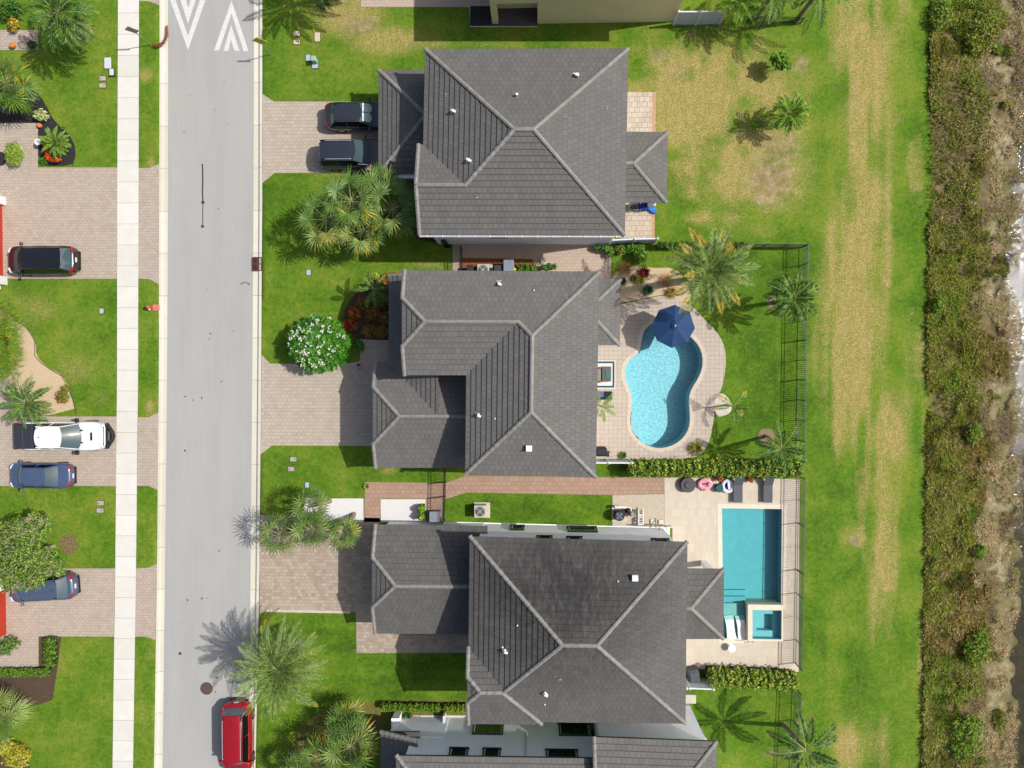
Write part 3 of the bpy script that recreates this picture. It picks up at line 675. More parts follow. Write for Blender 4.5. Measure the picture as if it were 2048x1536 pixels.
# ---------------- house C (pool with the umbrella)
hC = thing('house', 'L-shaped two-storey house with grey tile roof beside the kidney-shaped pool', 'house', P(1000, 750, 0), group='grey roofed houses along the street')
rm2 = roofmat('roof_tile_grey_warm', (117, 115, 112), .1)
ov = [(806, 541), (1198, 544), (1191, 954), (931, 948), (933, 750), (806, 750)]
rC = Roof(hC, {'N': ('s', ov[0], ov[1]), 'E': ('s', ov[1], ov[2]), 'S': ('s', ov[3], ov[2]), 'W': ('s', (933, 750), (931, 948)), 's': ('s', (806, 750), (933, 750)), 'G': ('v', (809, 541), (809, 750)),
               'J': ('s', (804, 598), (804, 690), ZU + .72)}, (1000, 700), ZU, rm2)
rC.faces({'N': 'N.G.e N.E.e N.E.W N.W.s N.s.J N.J.G', 'E': 'E.N.e E.S.e E.S.W E.N.W', 'S': 'S.E.e S.W.e S.E.W', 'W': 'W.S.e W.s.e W.s.N W.N.E W.S.E', 's': 's.W.e s.G.e s.G.J s.J.N s.N.W', 'J': 'J.G.N J.G.s J.N.s'})
rC.caps('N.G.e-N.J.G', 's.G.e-s.G.J', 'J.G.N-J.N.s', 'J.G.s-J.N.s', 'J.N.s-s.N.W', 'W.s.N-W.N.E', 'N.E.e-W.N.E', 'W.N.E-W.S.E', 'S.W.e-S.E.W', 'S.E.e-S.E.W')
MB().poly([rC.vtx(k) for k in ('N.G.e', 's.G.e', 's.G.J', 'N.J.G')]).build('gable', wall_w, hC, True)
outC = [(809, 541), ov[1], ov[2], ov[3], (933, 750), (809, 750)]
rC.done(outC); walls(hC, outC, ZU, wall_w)
for x, y, k, pl in [(998, 567, 'goose', 'N'), (1068, 581, 'small', 'N'), (957, 829, 'goose', 'W'), (990, 837, 'small', 'W'), (1058, 896, 'box', 'S')]:
    vent(hC, x, y, zon(rC, pl, x, y), k)
gC = [(751, 724), (960, 724), (960, 935), (751, 935)]
rg = Roof(hC, {'N': ('s', gC[0], gC[1]), 'S': ('s', gC[3], gC[2]), 'V': ('v', gC[1], gC[2]), 'G': ('v', gC[0], gC[3]), 'J': ('s', (748, 775), (748, 885), ZL + .70),
               'P': ('s', (778, 553), (778, 717)), 'M': ('v', (778, 551), (850, 551)), 'H': ('h', ZL + 1.38)}, (860, 830), ZL, rm2)
rg.faces({'N': 'N.G.e N.V.e N.V.S N.S.J N.J.G', 'S': 'S.G.e S.V.e S.V.N S.N.J S.J.G', 'J': 'J.G.N J.G.S J.N.S', 'P': 'P.M.e P.N.e P.N.S P.M.H'})
rg.caps('P.M.e-P.M.H'); rg.cp.build('ridge_caps', cap_m, hC, True); rg.cp = MB(); rg.caps('N.G.e-N.J.G', 'S.G.e-S.J.G', 'J.G.N-J.N.S', 'J.G.S-J.N.S', 'J.N.S-N.V.S')
MB().poly([rg.vtx(k) for k in ('N.G.e', 'S.G.e', 'S.J.G', 'N.J.G')]).build('gable', wall_w, hC, True)
rg.done(gC); walls(hC, gC, ZL, wall_w)
pc = [(778, 551), (900, 551), (900, 800), (778, 717)]
w = inset([P(x, y, ZL).xy for x, y in pc], .03); MB().prism(w, ZL - .2, ZL - .035).build('fascia', fascia_m, hC, True)
w = [P(x, y, ZL).xy for x, y in [(800, 560), (900, 560), (900, 726), (800, 726)]]; MB().prism(w, -.1, ZL - .21).build('wall', wall_w, hC, True)
for y in (575, 640, 700): q = P(786, y, ZL); MB().box(q.x + .1, q.y, 0, .22, .22, ZL - .21).build('porch_column', white_m, hC, True)
pC = [(1180, 556), (1241, 558), (1239, 690), (1180, 690)]
rp = Roof(hC, {'N': ('s', pC[0], pC[1]), 'S': ('s', pC[3], pC[2]), 'E': ('s', pC[1], pC[2]), 'V': ('v', pC[0], pC[3])}, (1200, 625), ZL, rm2, .42)
rp.faces({'N': 'N.V.e N.E.e N.E.V', 'E': 'E.N.e E.S.e E.S.V E.N.V', 'S': 'S.V.e S.E.e S.E.V'}).caps('N.E.e-N.E.V').done(pC); rp.cp = MB(); rp.caps('S.E.e-S.E.V'); rp.cp.build('ridge_caps', cap_m, hC, True)
for x, y in ((1230, 570), (1228, 680)): q = P(x, y, ZL); MB().box(q.x - .15, q.y, 0, .3, .3, ZL - .2).build('porch_column', wall_w, hC, True)
# ---------------- house D (lower, rectangular pool)
hD = thing('house', 'two-storey white house with black-streaked grey roof beside the rectangular pool', 'house', P(1150, 1260, 0), group='grey roofed houses along the street')
rm3 = roofmat('roof_tile_stained', (114, 112, 109), .95, focus=P(1120, 1170, 6.5))
outD = [(940, 1073), (1374, 1084), (1370, 1446), (936, 1442)]
rD = Roof(hD, {'N': ('s', outD[0], outD[1]), 'E': ('s', outD[1], outD[2]), 'S': ('s', outD[3], outD[2]), 'W': ('s', outD[0], outD[3])}, (1150, 1260), ZU, rm3)
rD.faces({'N': 'N.W.e N.E.e N.E.S N.W.S', 'S': 'S.W.e S.E.e N.E.S N.W.S', 'E': 'E.N.e E.S.e N.S.E', 'W': 'W.N.e W.S.e N.S.W'})
rD.caps('N.W.e-N.W.S', 'N.E.e-N.E.S', 'N.W.S-N.E.S', 'S.E.e-N.E.S'); _a = rD.vtx('N.W.S'); rD.cap(_a.lerp(rD.vtx('S.W.e'), .60), _a); rD.done(outD)
wD = walls(hD, outD, ZU, wall_w)
oW = [(934, 1294), (1083, 1294), (1083, 1448), (934, 1447)]
rW = Roof(hD, {'N': ('s', oW[0], oW[1]), 'S': ('s', oW[3], oW[2]), 'E': ('s', oW[1], oW[2]), 'G': ('v', (937, 1294), (937, 1447)), 'J': ('s', (932, 1350), (932, 1408), ZU + .62)}, (1010, 1370), ZU, rm3)
rW.faces({'N': 'N.G.e N.E.e N.E.S N.S.J N.J.G', 'S': 'S.G.e S.E.e S.E.N S.N.J S.J.G', 'E': 'E.N.e E.S.e N.S.E', 'J': 'J.G.N J.G.S J.N.S'})
rW.caps('N.G.e-N.J.G', 'S.G.e-S.J.G', 'J.G.N-J.N.S', 'J.G.S-J.N.S', 'J.N.S-N.E.S', 'E.S.e-N.E.S')
MB().poly([rW.vtx(k) for k in ('N.G.e', 'S.G.e', 'S.J.G', 'N.J.G')]).build('gable', wall_w, hD, True)
rW.done([(937, 1294), (1083, 1294), (1083, 1448), (937, 1447)]); walls(hD, oW, ZU, wall_w)
for x, y, k, pl in [(1269, 1154, 'box', 'N'), (1236, 1162, 'small', 'N'), (1035, 1250, 'small', 'W'), (1010, 1299, 'goose', 'W'), (1090, 1384, 'goose', 'S'), (1090, 1408, 'small', 'S'), (1120, 1357, 'flash', 'S')]:
    vent(hD, x, y, zon(rD, pl, x, y), k)
gD = [(748, 1049), (975, 1052), (975, 1268), (747, 1266)]
rg = Roof(hD, {'N': ('s', gD[0], gD[1]), 'S': ('s', gD[3], gD[2]), 'V': ('v', gD[1], gD[2]), 'G': ('v', (751, 1049), (750, 1266)), 'J': ('s', (745, 1115), (744, 1214), ZL + .82)}, (860, 1160), ZL, rm3)
rg.faces({'N': 'N.G.e N.V.e N.V.S N.S.J N.J.G', 'S': 'S.G.e S.V.e S.V.N S.N.J S.J.G', 'J': 'J.G.N J.G.S J.N.S'})
rg.caps('N.G.e-N.J.G', 'S.G.e-S.J.G', 'J.G.N-J.N.S', 'J.G.S-J.N.S', 'J.N.S-N.V.S')
MB().poly([rg.vtx(k) for k in ('N.G.e', 'S.G.e', 'S.J.G', 'N.J.G')]).build('gable', wall_w, hD, True)
rg.done([(751, 1049), gD[1], gD[2], (750, 1266)]); walls(hD, gD, ZL, wall_w)
pD = [(1355, 1137), (1447, 1138), (1446, 1277), (1355, 1277)]
rp = Roof(hD, {'N': ('s', pD[0], pD[1]), 'S': ('s', pD[3], pD[2]), 'E': ('s', pD[1], pD[2]), 'V': ('v', pD[0], pD[3])}, (1400, 1200), ZL, rm3)
rp.faces({'N': 'N.V.e N.E.e N.E.S N.V.S', 'S': 'S.V.e S.E.e N.E.S N.V.S', 'E': 'E.N.e E.S.e N.S.E'}).caps('N.E.e-N.E.S', 'S.E.e-N.E.S', 'N.E.S-N.V.S').done(pD)
for x, y in ((1433, 1150), (1433, 1265)): q = P(x, y, ZL); MB().box(q.x - .15, q.y, 0, .35, .35, ZL - .2).build('porch_column', wall_w, hD, True)
yn = wD[0][1]; ynr = wD[1][1]
def xw(px, z): return P(px, 1060, z).x
yl = lambda px: P(*(lambda a: a)(( (px), 1047 + (px - 900) * .0 )), 0).y
def ynorth(x): (x0, y0), (x1, y1) = wD[0], wD[1]; return y0 + (y1 - y0) * (x - x0) / (x1 - x0)
for a, b, z0, z1, mu in [(1020, 1048, .9, 2.1, 0), (1136, 1196, .9, 2.2, 1), (1074, 1105, 3.9, 4.9, 0), (1135, 1166, 3.9, 4.9, 0), (1308, 1344, 3.9, 4.9, 0)]:
    zm = z1; x0, x1 = xw(a, zm), xw(b, zm); window(hD, x0, x1, z0, z1, max(ynorth(x0), ynorth(x1)), 'N', mu)
mb = MB(); q0 = P(883, 1044, .25); q1 = P(1340, 1056, .25)
mb.prism([(q0.x, q0.y), (q1.x, q1.y), (q1.x, q1.y - .5), (q0.x, q0.y - .5)], -.1, .12); mb.build('plinth', wall_w, hD, True)
# ---------------- house A (beige, top edge)
hA = thing('house', 'beige stucco house at the top edge with a dark recessed porch', 'house', P(1160, -150, 0))
wA = [P(985, 49, 0).xy, P(1349, 49, 0).xy, P(1349, -330, 0).xy, P(985, -330, 0).xy]
ra, rb = P(985, 49, 0), P(1075, 49, 0); dy = 1.05; m0 = ra.y + dy
MB().prism([(ra.x + .35, m0), (rb.x, m0), (rb.x, ra.y), (wA[1][0], ra.y), (wA[1][0], wA[2][1]), (wA[3][0], wA[3][1]), (ra.x, m0), ], -.1, 5.7).build('wall', wall_b, hA, True)
MB().prism([(ra.x, ra.y + .02), (rb.x + .01, ra.y + .02), (rb.x + .01, m0 + .02), (ra.x, m0 + .02)], 2.75, 5.7).build('upper_wall', wall_b, hA, True)
MB().box(ra.x + .2, ra.y + .22, -.1, .42, .4, 2.74).build('porch_column', wall_b, hA, True)
struct(sheet('porch_floor', [[(983, 12), (1076, 12), (1076, 52), (983, 52)]], .06, simple('porch_stone_dark', (92, 86, 84), .8, .15)))
area('mulch_bed', [(940, 12), (985, 12), (985, 53), (940, 53)], bmul, .03); edging([(940, 12), (940, 53), (1075, 53)], m=conc, w=.08)
eA = [(a + b, c + d) for (a, c), (b, d) in zip(wA, ((-.42, -.42), (.42, -.42), (.42, .42), (-.42, .42)))]
mb = MB(); mb.prism(eA, 5.7, 5.88); mb.build('fascia', fascia_m, hA, True)
cx_ = [(eA[0][0] + eA[1][0]) / 2, (eA[0][1] + eA[2][1]) / 2]; hw = (eA[1][0] - eA[0][0]) / 2
mb = MB(); ap = (cx_[0], cx_[1], 5.9 + hw * .38); qa = [(x, y, 5.9) for x, y in eA]
for i in range(4): mb.poly([qa[i], qa[(i + 1) % 4], ap])
mb.build('roof', rm, hA, True)
# ---------------- house E (white, bottom edge)
hE = thing('house', 'white two-storey house at the bottom edge with black-framed windows', 'house', P(1100, 1600, 0))
oE = [(793, 1511), (1206, 1517), (1206, 2000), (793, 2000)]
rE = Roof(hE, {'N': ('s', oE[0], oE[1]), 'S': ('s', oE[3], oE[2]), 'W': ('s', oE[0], oE[3]), 'E': ('s', oE[1], oE[2])}, (1000, 1700), ZU, rm2)
rE.faces({'N': 'N.W.e N.E.e N.E.W', 'W': 'W.N.e W.S.e W.S.E W.N.E', 'E': 'E.N.e E.S.e W.S.E W.N.E', 'S': 'S.W.e S.E.e S.E.W'}).caps('N.W.e-N.E.W', 'N.E.e-N.E.W').done(oE)
wE = walls(hE, oE, ZU, wall_w)
o2 = [(1188, 1474), (1433, 1483), (1431, 2000), (1188, 2000)]
r2 = Roof(hE, {'N': ('s', o2[0], o2[1]), 'S': ('s', o2[3], o2[2]), 'G': ('v', o2[0], o2[3]), 'E': ('s', o2[1], o2[2])}, (1300, 1700), ZU + .01, rm2)
r2.faces({'N': 'N.G.e N.E.e N.E.G', 'E': 'E.N.e E.S.e E.S.G E.N.G'}).caps('N.E.e-N.E.G', 'N.G.e-N.E.G').done(o2)
wE2 = walls(hE, o2, ZU, wall_w)
gE = [(757, 1470), (900, 1472), (900, 2000), (757, 2000)]
r3 = Roof(hE, {'N': ('s', gE[0], gE[1]), 'W': ('s', gE[0], gE[3]), 'V': ('v', (822, 1470), (822, 2000)), 'S': ('v', gE[3], gE[2])}, (830, 1650), ZL, rm2)
ge = [(766, 1462), (826, 1478), (826, 2000), (766, 2000)]
a0, a1 = P(766, 1462, ZL), P(826, 1478, ZL + .8)
mb = Roof(hE, {'W': ('s', (762, 1464), (762, 2000)), 'G': ('v', (762, 1464), (826, 1464)), 'V': ('v', (840, 1464), (840, 2000)), 'S': ('v', (762, 2000), (826, 2000))}, (800, 1700), ZL, rm2)
mb.faces({'W': 'W.G.e W.S.e W.V.S W.V.G'}).caps('W.G.e-W.V.G').done([(762, 1464), (840, 1464), (840, 2000), (762, 2000)])
walls(hE, [(762, 1464), (900, 1464), (900, 2000), (762, 2000)], ZL, wall_w)
yE = wE[0][1]; yE2 = wE2[0][1]
for a, b, z0, z1, W_ in [(896, 934, 4.3, 5.3, 0), (964, 1000, 4.3, 5.3, 0), (1092, 1157, 4.3, 5.3, 0)]:
    window(hE, P(a, 1490, z1).x, P(b, 1490, z1).x, z0, z1, yE, 'N', 1 if b - a > 50 else 0)
for a, b in [(944, 1006), (1118, 1182)]: window(hE, P(a, 1450, 2.2).x, P(b, 1450, 2.2).x, .9, 2.4, yE, 'N', 1)
q = P(1053, 1479, 3.4); MB().tube([(q.x, yE + .06, 5.6), (q.x, yE + .06, 2.2)], .05, 6).build('downpipe', white_m, hE, True)
MB().prism([(wE2[0][0] + 4.2, yE2), (wE2[0][0] + 4.2, yE2 + .6), (wE2[0][0] + 7, yE2 + .6), (wE2[0][0] + 7, yE2)], -.1, .3).build('plinth', conc, hE, True)
struct(sheet('walkway', [[(826, 1431), (1320, 1431), (1320, 1460), (826, 1460)]], .03, simple('white_concrete', (226, 226, 228), .8, .06, 2)))
# ---------------- houses F and G at the left edge: garage fronts
red_m = simple('red_garage_door', (196, 62, 40), .6, .06, raw=False)
for nm, y0, y1, lab in (('house', 411, 553, 'house at left edge with red garage door between white pillars'), ('house', 1180, 1268, 'house at left edge with a strip of red garage door by the tree')):
    xf = 6 if y0 < 800 else 2.5
    h = thing(nm, lab, 'house', P(-60, (y0 + y1) / 2, 0)); x = P(xf, 500, 0).x; ya, yb = P(0, y0, 0).y, P(0, y1, 0).y
    MB().prism([(x - 9, yb - .9), (x - .22, yb - .9), (x - .22, ya + .9), (x - 9, ya + .9)], -.1, 3.2).build('wall', wall_w, h, True)
    MB().prism([(x - .2, yb), (x, yb), (x, ya), (x - .2, ya)], 0, 2.3).build('garage_door', red_m, h, True)
    if y0 < 800:
        for yy in (ya + .28, yb - .32): MB().box(x - .02, yy, 0, .62, .58, 2.4, ch=.02).build('pillar', white_m, h, True)
    mb = MB(); e = [(x - 9.5, yb - 1.5), (x - .6, yb - 1.5), (x - .6, ya + 1.5), (x - 9.5, ya + 1.5)]; mb.prism(e, 3.2, 3.4)
    c = (x - 5.1, (ya + yb) / 2, 5.1)
    for i in range(4): mb.poly([(*e[i], 3.401), (*e[(i + 1) % 4], 3.401), c])
    mb.build('roof', rm, h, True)
# ================================================================ vegetation
TA = dict(palm=leafmat('palm_leaf_green', (98, 133, 50), .32, 1.5), palmd=leafmat('palm_leaf_deep', (70, 112, 46), .3, 1.5), palmb=leafmat('palm_leaf_bright', (112, 150, 40), .3, 1.5),
          yel=leafmat('leaf_yellowing', (198, 172, 52), .2, 3.), gold=leafmat('leaf_gold', (206, 150, 40), .25, 3.), pale=leafmat('palm_leaf_pale', (148, 168, 86), .25, 2.),
          hedge=leafmat('hedge_leaf', (116, 154, 30), .35, 5.), hedgey=leafmat('hedge_leaf_young', (206, 214, 74), .25, 5.), hedged=leafmat('hedge_leaf_old', (62, 98, 22), .3, 5.),
          tree=leafmat('tree_leaf', (110, 148, 46), .3, 3.), treed=leafmat('tree_leaf_dark', (64, 92, 26), .3, 3.), treey=leafmat('tree_leaf_light', (162, 184, 80), .2, 3.),
          fr=leafmat('frangipani_leaf', (104, 166, 44), .3, 4.), frd=leafmat('frangipani_leaf_dark', (58, 122, 28), .3, 4.), lime=leafmat('lime_leaf', (128, 178, 30), .3, 4.),
          red=leafmat('croton_red', (150, 44, 24), .4, 8.), orange=leafmat('croton_orange', (206, 104, 24), .3, 8.), brown=leafmat('dry_leaf', (146, 116, 78), .3, 5.), maroon=leafmat('cordyline_maroon', (112, 26, 34), .3, 5.),
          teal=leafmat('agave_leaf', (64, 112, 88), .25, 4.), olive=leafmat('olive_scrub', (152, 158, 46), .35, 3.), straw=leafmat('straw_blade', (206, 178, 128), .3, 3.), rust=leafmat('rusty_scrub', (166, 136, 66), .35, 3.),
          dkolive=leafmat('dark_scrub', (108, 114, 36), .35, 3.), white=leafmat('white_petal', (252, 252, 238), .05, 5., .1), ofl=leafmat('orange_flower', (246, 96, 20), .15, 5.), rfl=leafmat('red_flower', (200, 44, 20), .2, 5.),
          flower=leafmat('pale_bract', (226, 196, 140), .2, 5.), ivory=leafmat('variegated_leaf', (208, 214, 150), .2, 5.))
bark = simple('bark_grey', (150, 134, 112), .9, .3, 8, bump=.03); barkp = simple('bark_pale', (196, 180, 150), .85, .2, 6, bump=.02); stem_m = simple('petiole_green', (160, 170, 104), .6, .2)
def leafcloud(lobes, n, size, mats, w=None, seed=0, fill=.45, flat=.5, asp=.45):
    """many leaf-sized blades spread through and over the lobes"""
    rs = np.random.RandomState(seed); L = np.array(lobes, float); vol = (L[:, 3] * L[:, 4] * L[:, 5]) ** .67
    li = rs.choice(len(L), n, p=vol / vol.sum()); d = rs.normal(size=(n, 3)); d /= np.linalg.norm(d, axis=1)[:, None]; d[:, 2] = np.abs(d[:, 2]) * np.where(rs.rand(n) < .85, 1, -1)
    r = rs.rand(n) ** fill; lump = 1 + .16 * np.sin(d[:, 0] * 7 + li) * np.cos(d[:, 1] * 6 + d[:, 2] * 5 + li)
    c = L[li, :3] + d * L[li, 3:6] * (r * lump)[:, None]; c[:, 2] = np.maximum(c[:, 2], .03)
    nrm = d * .6 + rs.normal(size=(n, 3)) * .55 + np.array([0, 0, flat]); nrm /= np.linalg.norm(nrm, axis=1)[:, None]
    a = np.cross(nrm, rs.normal(size=(n, 3))); a /= np.linalg.norm(a, axis=1)[:, None]; b = np.cross(nrm, a)
    s = (size * (.6 + .8 * rs.rand(n)))[:, None]; droop = np.array([0, 0, -1.]) * s * .15
    v = np.stack([c - a * s, c + b * s * asp + nrm * s * .1, c + a * s + droop, c - b * s * asp + nrm * s * .1], 1).reshape(-1, 3)
    mb = MB(); mb.v = v.tolist(); mb.f = [(4 * i, 4 * i + 1, 4 * i + 2, 4 * i + 3) for i in range(n)]
    k = len(mats or w); w = np.array((w + [1] * k)[:k] if w else [1] * k, float); cl = (np.sin(c[:, 0] * 5.1 + c[:, 1] * 3.7) + np.sin(c[:, 1] * 6.3 - c[:, 2] * 4)) * .12
    u = np.clip(rs.rand(n) + cl * .6, 0, .999); mb.m = np.searchsorted(np.cumsum(w / w.sum()), u).clip(0, k - 1).tolist()
    return mb
def M_(*k): return [TA[x] for x in k]
def frond(mb, sb, az, el, L, rs, mi=0, miy=None, ytip=0., nl=26, lw=.028, ll=.42, grav=1.1, petf=.18, vee=.35, base=(0, 0, 0), outdir=None):
    """one feather frond: a bending rachis with two rows of leaflets"""
    n = 9; p = Vector(base); d = Vector((math.cos(az) * math.cos(el), math.sin(az) * math.cos(el), math.sin(el))); pts = [p.copy()]; sway = rs.uniform(-.14, .14)
    for i in range(n):
        d = (d + Vector((-math.sin(az) * sway / n, math.cos(az) * sway / n, -grav / n * (.5 + i / n)))).normalized(); p = p + d * (L / n); pts.append(p.copy())
    sb.tube(pts, [.022 * (1 - .8 * i / n) + .004 for i in range(n + 1)], 3, 0)
    for k in range(nl):
        t = petf + (1 - petf) * (k + .5) / nl; x = t * n; i = min(int(x), n - 1); f = x - i; q = pts[i].lerp(pts[i + 1], f); tan = (pts[i + 1] - pts[i]).normalized()
        side = tan.cross(Vector((0, 0, 1))); side = side.normalized() if side.length > .05 else Vector((1, 0, 0)); up = side.cross(tan)
        l = ll * math.sin(math.pi * (.12 + .86 * (1 - t) ** .75 * .95 + .02)) if False else ll * (1 - abs(2 * ((t - petf) / (1 - petf)) ** .8 - .9) ** 2.2 * .75)
        m = miy if (miy is not None and t > 1 - ytip) else mi
        for sg in (-1, 1):
            if m == mi and m != miy and rs.random() < .38: m = 2 if mi == 0 else 0
            dr = (side * sg * .8 + tan * (.55 + .5 * t) + up * (vee + rs.uniform(-.35, .35)) + tan * rs.uniform(-.2, .2)).normalized(); tip = q + dr * l * rs.uniform(.75, 1.1) + Vector((0, 0, -.18 * l)); mid = q + dr * l * .45; wv = tan * lw
            mb.add([q, mid - wv, tip, mid + wv], [(0, 1, 2, 3)], m)
def fan(mb, sb, az, el, pl, br, rs, mi=0, miy=None, yp=0., nb=20, base=(0, 0, 0), spread=115, bw=.022, droop=.35):
    p = Vector(base); d = Vector((math.cos(az) * math.cos(el), math.sin(az) * math.cos(el), math.sin(el))); pts = [p.copy()]
    for i in range(4): d = (d + Vector((0, 0, -.14))).normalized(); p = p + d * (pl / 4); pts.append(p.copy())
    sb.tube(pts, [.02, .017, .014, .012, .01], 3, 0)
    side = Vector((-math.sin(az), math.cos(az), 0)); up = side.cross(d) * -1; up = up if up.z > 0 else -up; roll = rs.uniform(-.35, .35); side = (side + up * roll).normalized()
    for k in range(nb):
        a = R(-spread + 2 * spread * k / (nb - 1) + rs.uniform(-4, 4)); l = br * (1 - .25 * abs(a) / R(spread)) * rs.uniform(.85, 1.1)
        dr = (d * math.cos(a) + side * math.sin(a) + up * .12).normalized(); mid = p + dr * l * .5; dr2 = (dr + Vector((0, 0, -droop * rs.uniform(.5, 1.5)))).normalized(); tip = mid + dr2 * l * .5
        wv = dr.cross(up).normalized() * bw; m = miy if (miy is not None and rs.random() < yp) else mi
        mb.add([p, mid - wv, mid + wv, tip], [(0, 1, 3, 2)], m)
def trunk(parent, top, r0, r1, base=(0, 0, 0), m=None, n=8):
    b = Vector(base); tp = Vector(top); pts = [b.lerp(tp, i / 5) + Vector((0, 0, 0)) for i in range(6)]; mid = (tp - b) * 1
    for i in range(6): s_ = math.sin(math.pi * i / 5) * .06 * (abs(mid.x) + abs(mid.y)); pts[i].x += s_; pts[i].z += s_
    MB().tube(pts, [r0 + (r1 - r0) * i / 5 for i in range(6)], n).build('trunk', m or bark, parent, smooth=True)
def palm(px, py, h, label, kind='feather', r=2.2, nf=36, mats=('palm', 'yel', 'pale'), seed=1, yt=.0, ybias=None, name='palm_tree', base=None, group=None, el=(1.35, -.45), ll=.42, lw=.03, nl=26, cat='palm tree', grav=1.1, z0=0.0, tr=.14, nb=20, bw=.022, droop=.35):
    c = P(px, py, h)
    b = P(*base, 0) if base else Vector((c.x, c.y, 0))
    o = thing(name, label, cat, (b.x, b.y, z0), group=group); top = Vector((c.x - b.x, c.y - b.y, h - z0)); rs = random.Random(seed)
    if h > .5: trunk(o, top - Vector((0, 0, .05)), tr * 1.35, tr)
    mb, sb = MB(), MB()
    for i in range(nf):
        az = i * 2.39996 + rs.uniform(-.2, .2); t = (i + .5) / nf; e = el[0] + (el[1] - el[0]) * t ** .8 + rs.uniform(-.1, .1)
        y = 0.; 
        if ybias is not None: y = max(0, math.cos(az - ybias)) * yt * t * 1.6
        elif yt: y = yt if rs.random() < .45 * t + .1 else 0
        mi = 2 if rs.random() < .25 else 0
        if kind == 'feather': frond(mb, sb, az, e, r * rs.uniform(.9, 1.08) * (.78 + .3 * math.sin(math.pi * min(1, t * 1.1))), rs, mi, 1, y, nl, lw, ll, grav, base=top)
        else: fan(mb, sb, az, e, r * .5 * rs.uniform(.8, 1.15), r * .56, rs, mi, 1, y, nb, base=top, bw=bw, droop=droop)
    mb.build('crown', [TA[k] for k in mats], o); sb.build('frond_stems', stem_m, o)
    return o
# feather and fan palms that can be told apart (pixel of the crown, crown height)
palm(1418, 541, 6.0, 'large silver-green date palm with yellow frond tips north of the umbrella', r=2.85, nf=46, seed=3, yt=.34, mats=('palm', 'yel', 'pale'), el=(1.25, -.3), ll=.56, lw=.03, nl=36, grav=.9, base=(1378, 560), tr=.2)
palm(556, 1338, 4.3, 'big feathery date palm overhanging the road above the red car', r=3.25, nf=70, seed=5, yt=.12, mats=('palm', 'yel', 'pale'), el=(1.3, -.5), ll=.55, lw=.03, nl=38, grav=.95, tr=.24)
palm(1586, 596, 3.9, 'dark green bushy palm growing over the back fence near its corner', r=1.85, nf=26, seed=7, mats=('palmd', 'palmb', 'palmb'), el=(1.2, -.5), ll=.5, lw=.055, nl=18, grav=1.2, base=(1549, 605), tr=.11)
palm(1562, 898, 3.6, 'dark green palm rising beside the back fence over the long hedge', r=1.8, nf=14, seed=9, mats=('palmd', 'palmb', 'palmb'), el=(1.0, -.3), ll=.42, lw=.05, nl=18, grav=1.0, base=(1532, 872), tr=.1)
palm(1466, 813, 1.7, 'young thin palm with five twisting fronds at the edge of the pool deck', r=1.35, nf=6, seed=12, yt=.4, mats=('palmd', 'yel', 'palmb'), el=(.9, .1), ll=.34, lw=.03, nl=18, grav=1.1, base=(1450, 810), tr=.05)
palm(1612, 1500, 4.6, 'coconut palm with a bent trunk leaning over the fence at the bottom right', r=2.5, nf=13, seed=14, yt=.25, mats=('palmd', 'brown', 'palm'), el=(.8, -.3), ll=.5, lw=.05, nl=30, grav=.8, base=(1567, 1450), tr=.12)
palm(1640, -22, 4.2, 'coconut palm with drooping fronds entering at the top edge', r=2.6, nf=13, seed=15, yt=.3, mats=('palmd', 'palmb', 'palmb'), el=(.9, -.4), ll=.5, lw=.035, nl=28, grav=1.1, tr=.12)
palm(1545, -12, 3.4, 'dark drooping palm at the top edge left of the coconut palm', r=2.1, nf=15, seed=16, yt=.1, mats=('palmd', 'palmb', 'palmb'), el=(.9, -.5), ll=.5, lw=.04, nl=24, grav=1.2, tr=.1)
palm(1481, 4, 2.6, 'bright green clumping palm beside the end of the white fence at the top', r=1.6, nf=30, seed=17, yt=.15, mats=('palmb', 'yel', 'lime'), el=(1.3, -.4), ll=.45, lw=.05, nl=16, grav=1.1, tr=.08)
palm(1578, 228, 1.9, 'small bright palm alone on the dry back lawn', r=1.4, nf=26, seed=18, yt=.25, mats=('palmb', 'yel', 'lime'), el=(1.2, -.2), ll=.42, lw=.055, nl=14, grav=1.0, tr=.07)
palm(118, 28, 3.9, 'dense dark green palm with a grey trunk at the top left', r=2.4, nf=52, seed=19, yt=.1, mats=('palmd', 'palmb', 'palmb'), el=(1.3, -.7), ll=.55, lw=.05, nl=22, grav=1.4, base=(166, 56), tr=.12)
palm(12, 168, 2.6, 'silvery fan palm at the left edge above the black mulch bed', 'fan', r=2.2, nf=24, seed=20, yt=.25, mats=('palm', 'yel', 'palmb'), el=(1.2, -.4), nb=15, bw=.045)
palm(54, 806, 1.9, 'spreading green palm at the end of the tan gravel bed by the white truck', r=1.9, nf=26, seed=21, yt=.05, mats=('palmd', 'yel', 'palmb'), el=(1.1, -.1), ll=.42, lw=.05, nl=18, grav=1.0, tr=.07)
palm(668, -92, 5.0, 'street palm above the top edge whose shadow reaches the lawn', r=3.0, nf=26, seed=22, mats=('palmd', 'palmb', 'palmb'), el=(1.2, -.3), ll=.55, lw=.06, nl=28)
palm(-8, 1440, 2.8, 'fan palm with pale blades at the left edge above the yellow bush', 'fan', r=2.2, nf=24, seed=23, mats=('pale', 'yel', 'palm'), el=(1.2, -.5), nb=18, bw=.028)
palm(748, 578, 2.6, 'deep green small palm above the dark croton bed', r=1.35, nf=11, seed=24, mats=('palmd', 'palmb', 'palmb'), el=(1.1, -.2), ll=.34, lw=.045, nl=16, grav=1.1, tr=.07)
palm(1201, 812, 1.2, 'potted palm poking out from under the patio roof edge beside the pool', r=1.25, nf=9, seed=25, yt=.2, mats=('palmb', 'yel', 'lime'), el=(1.0, .1), ll=.26, lw=.04, nl=14, grav=1.3, tr=.04)
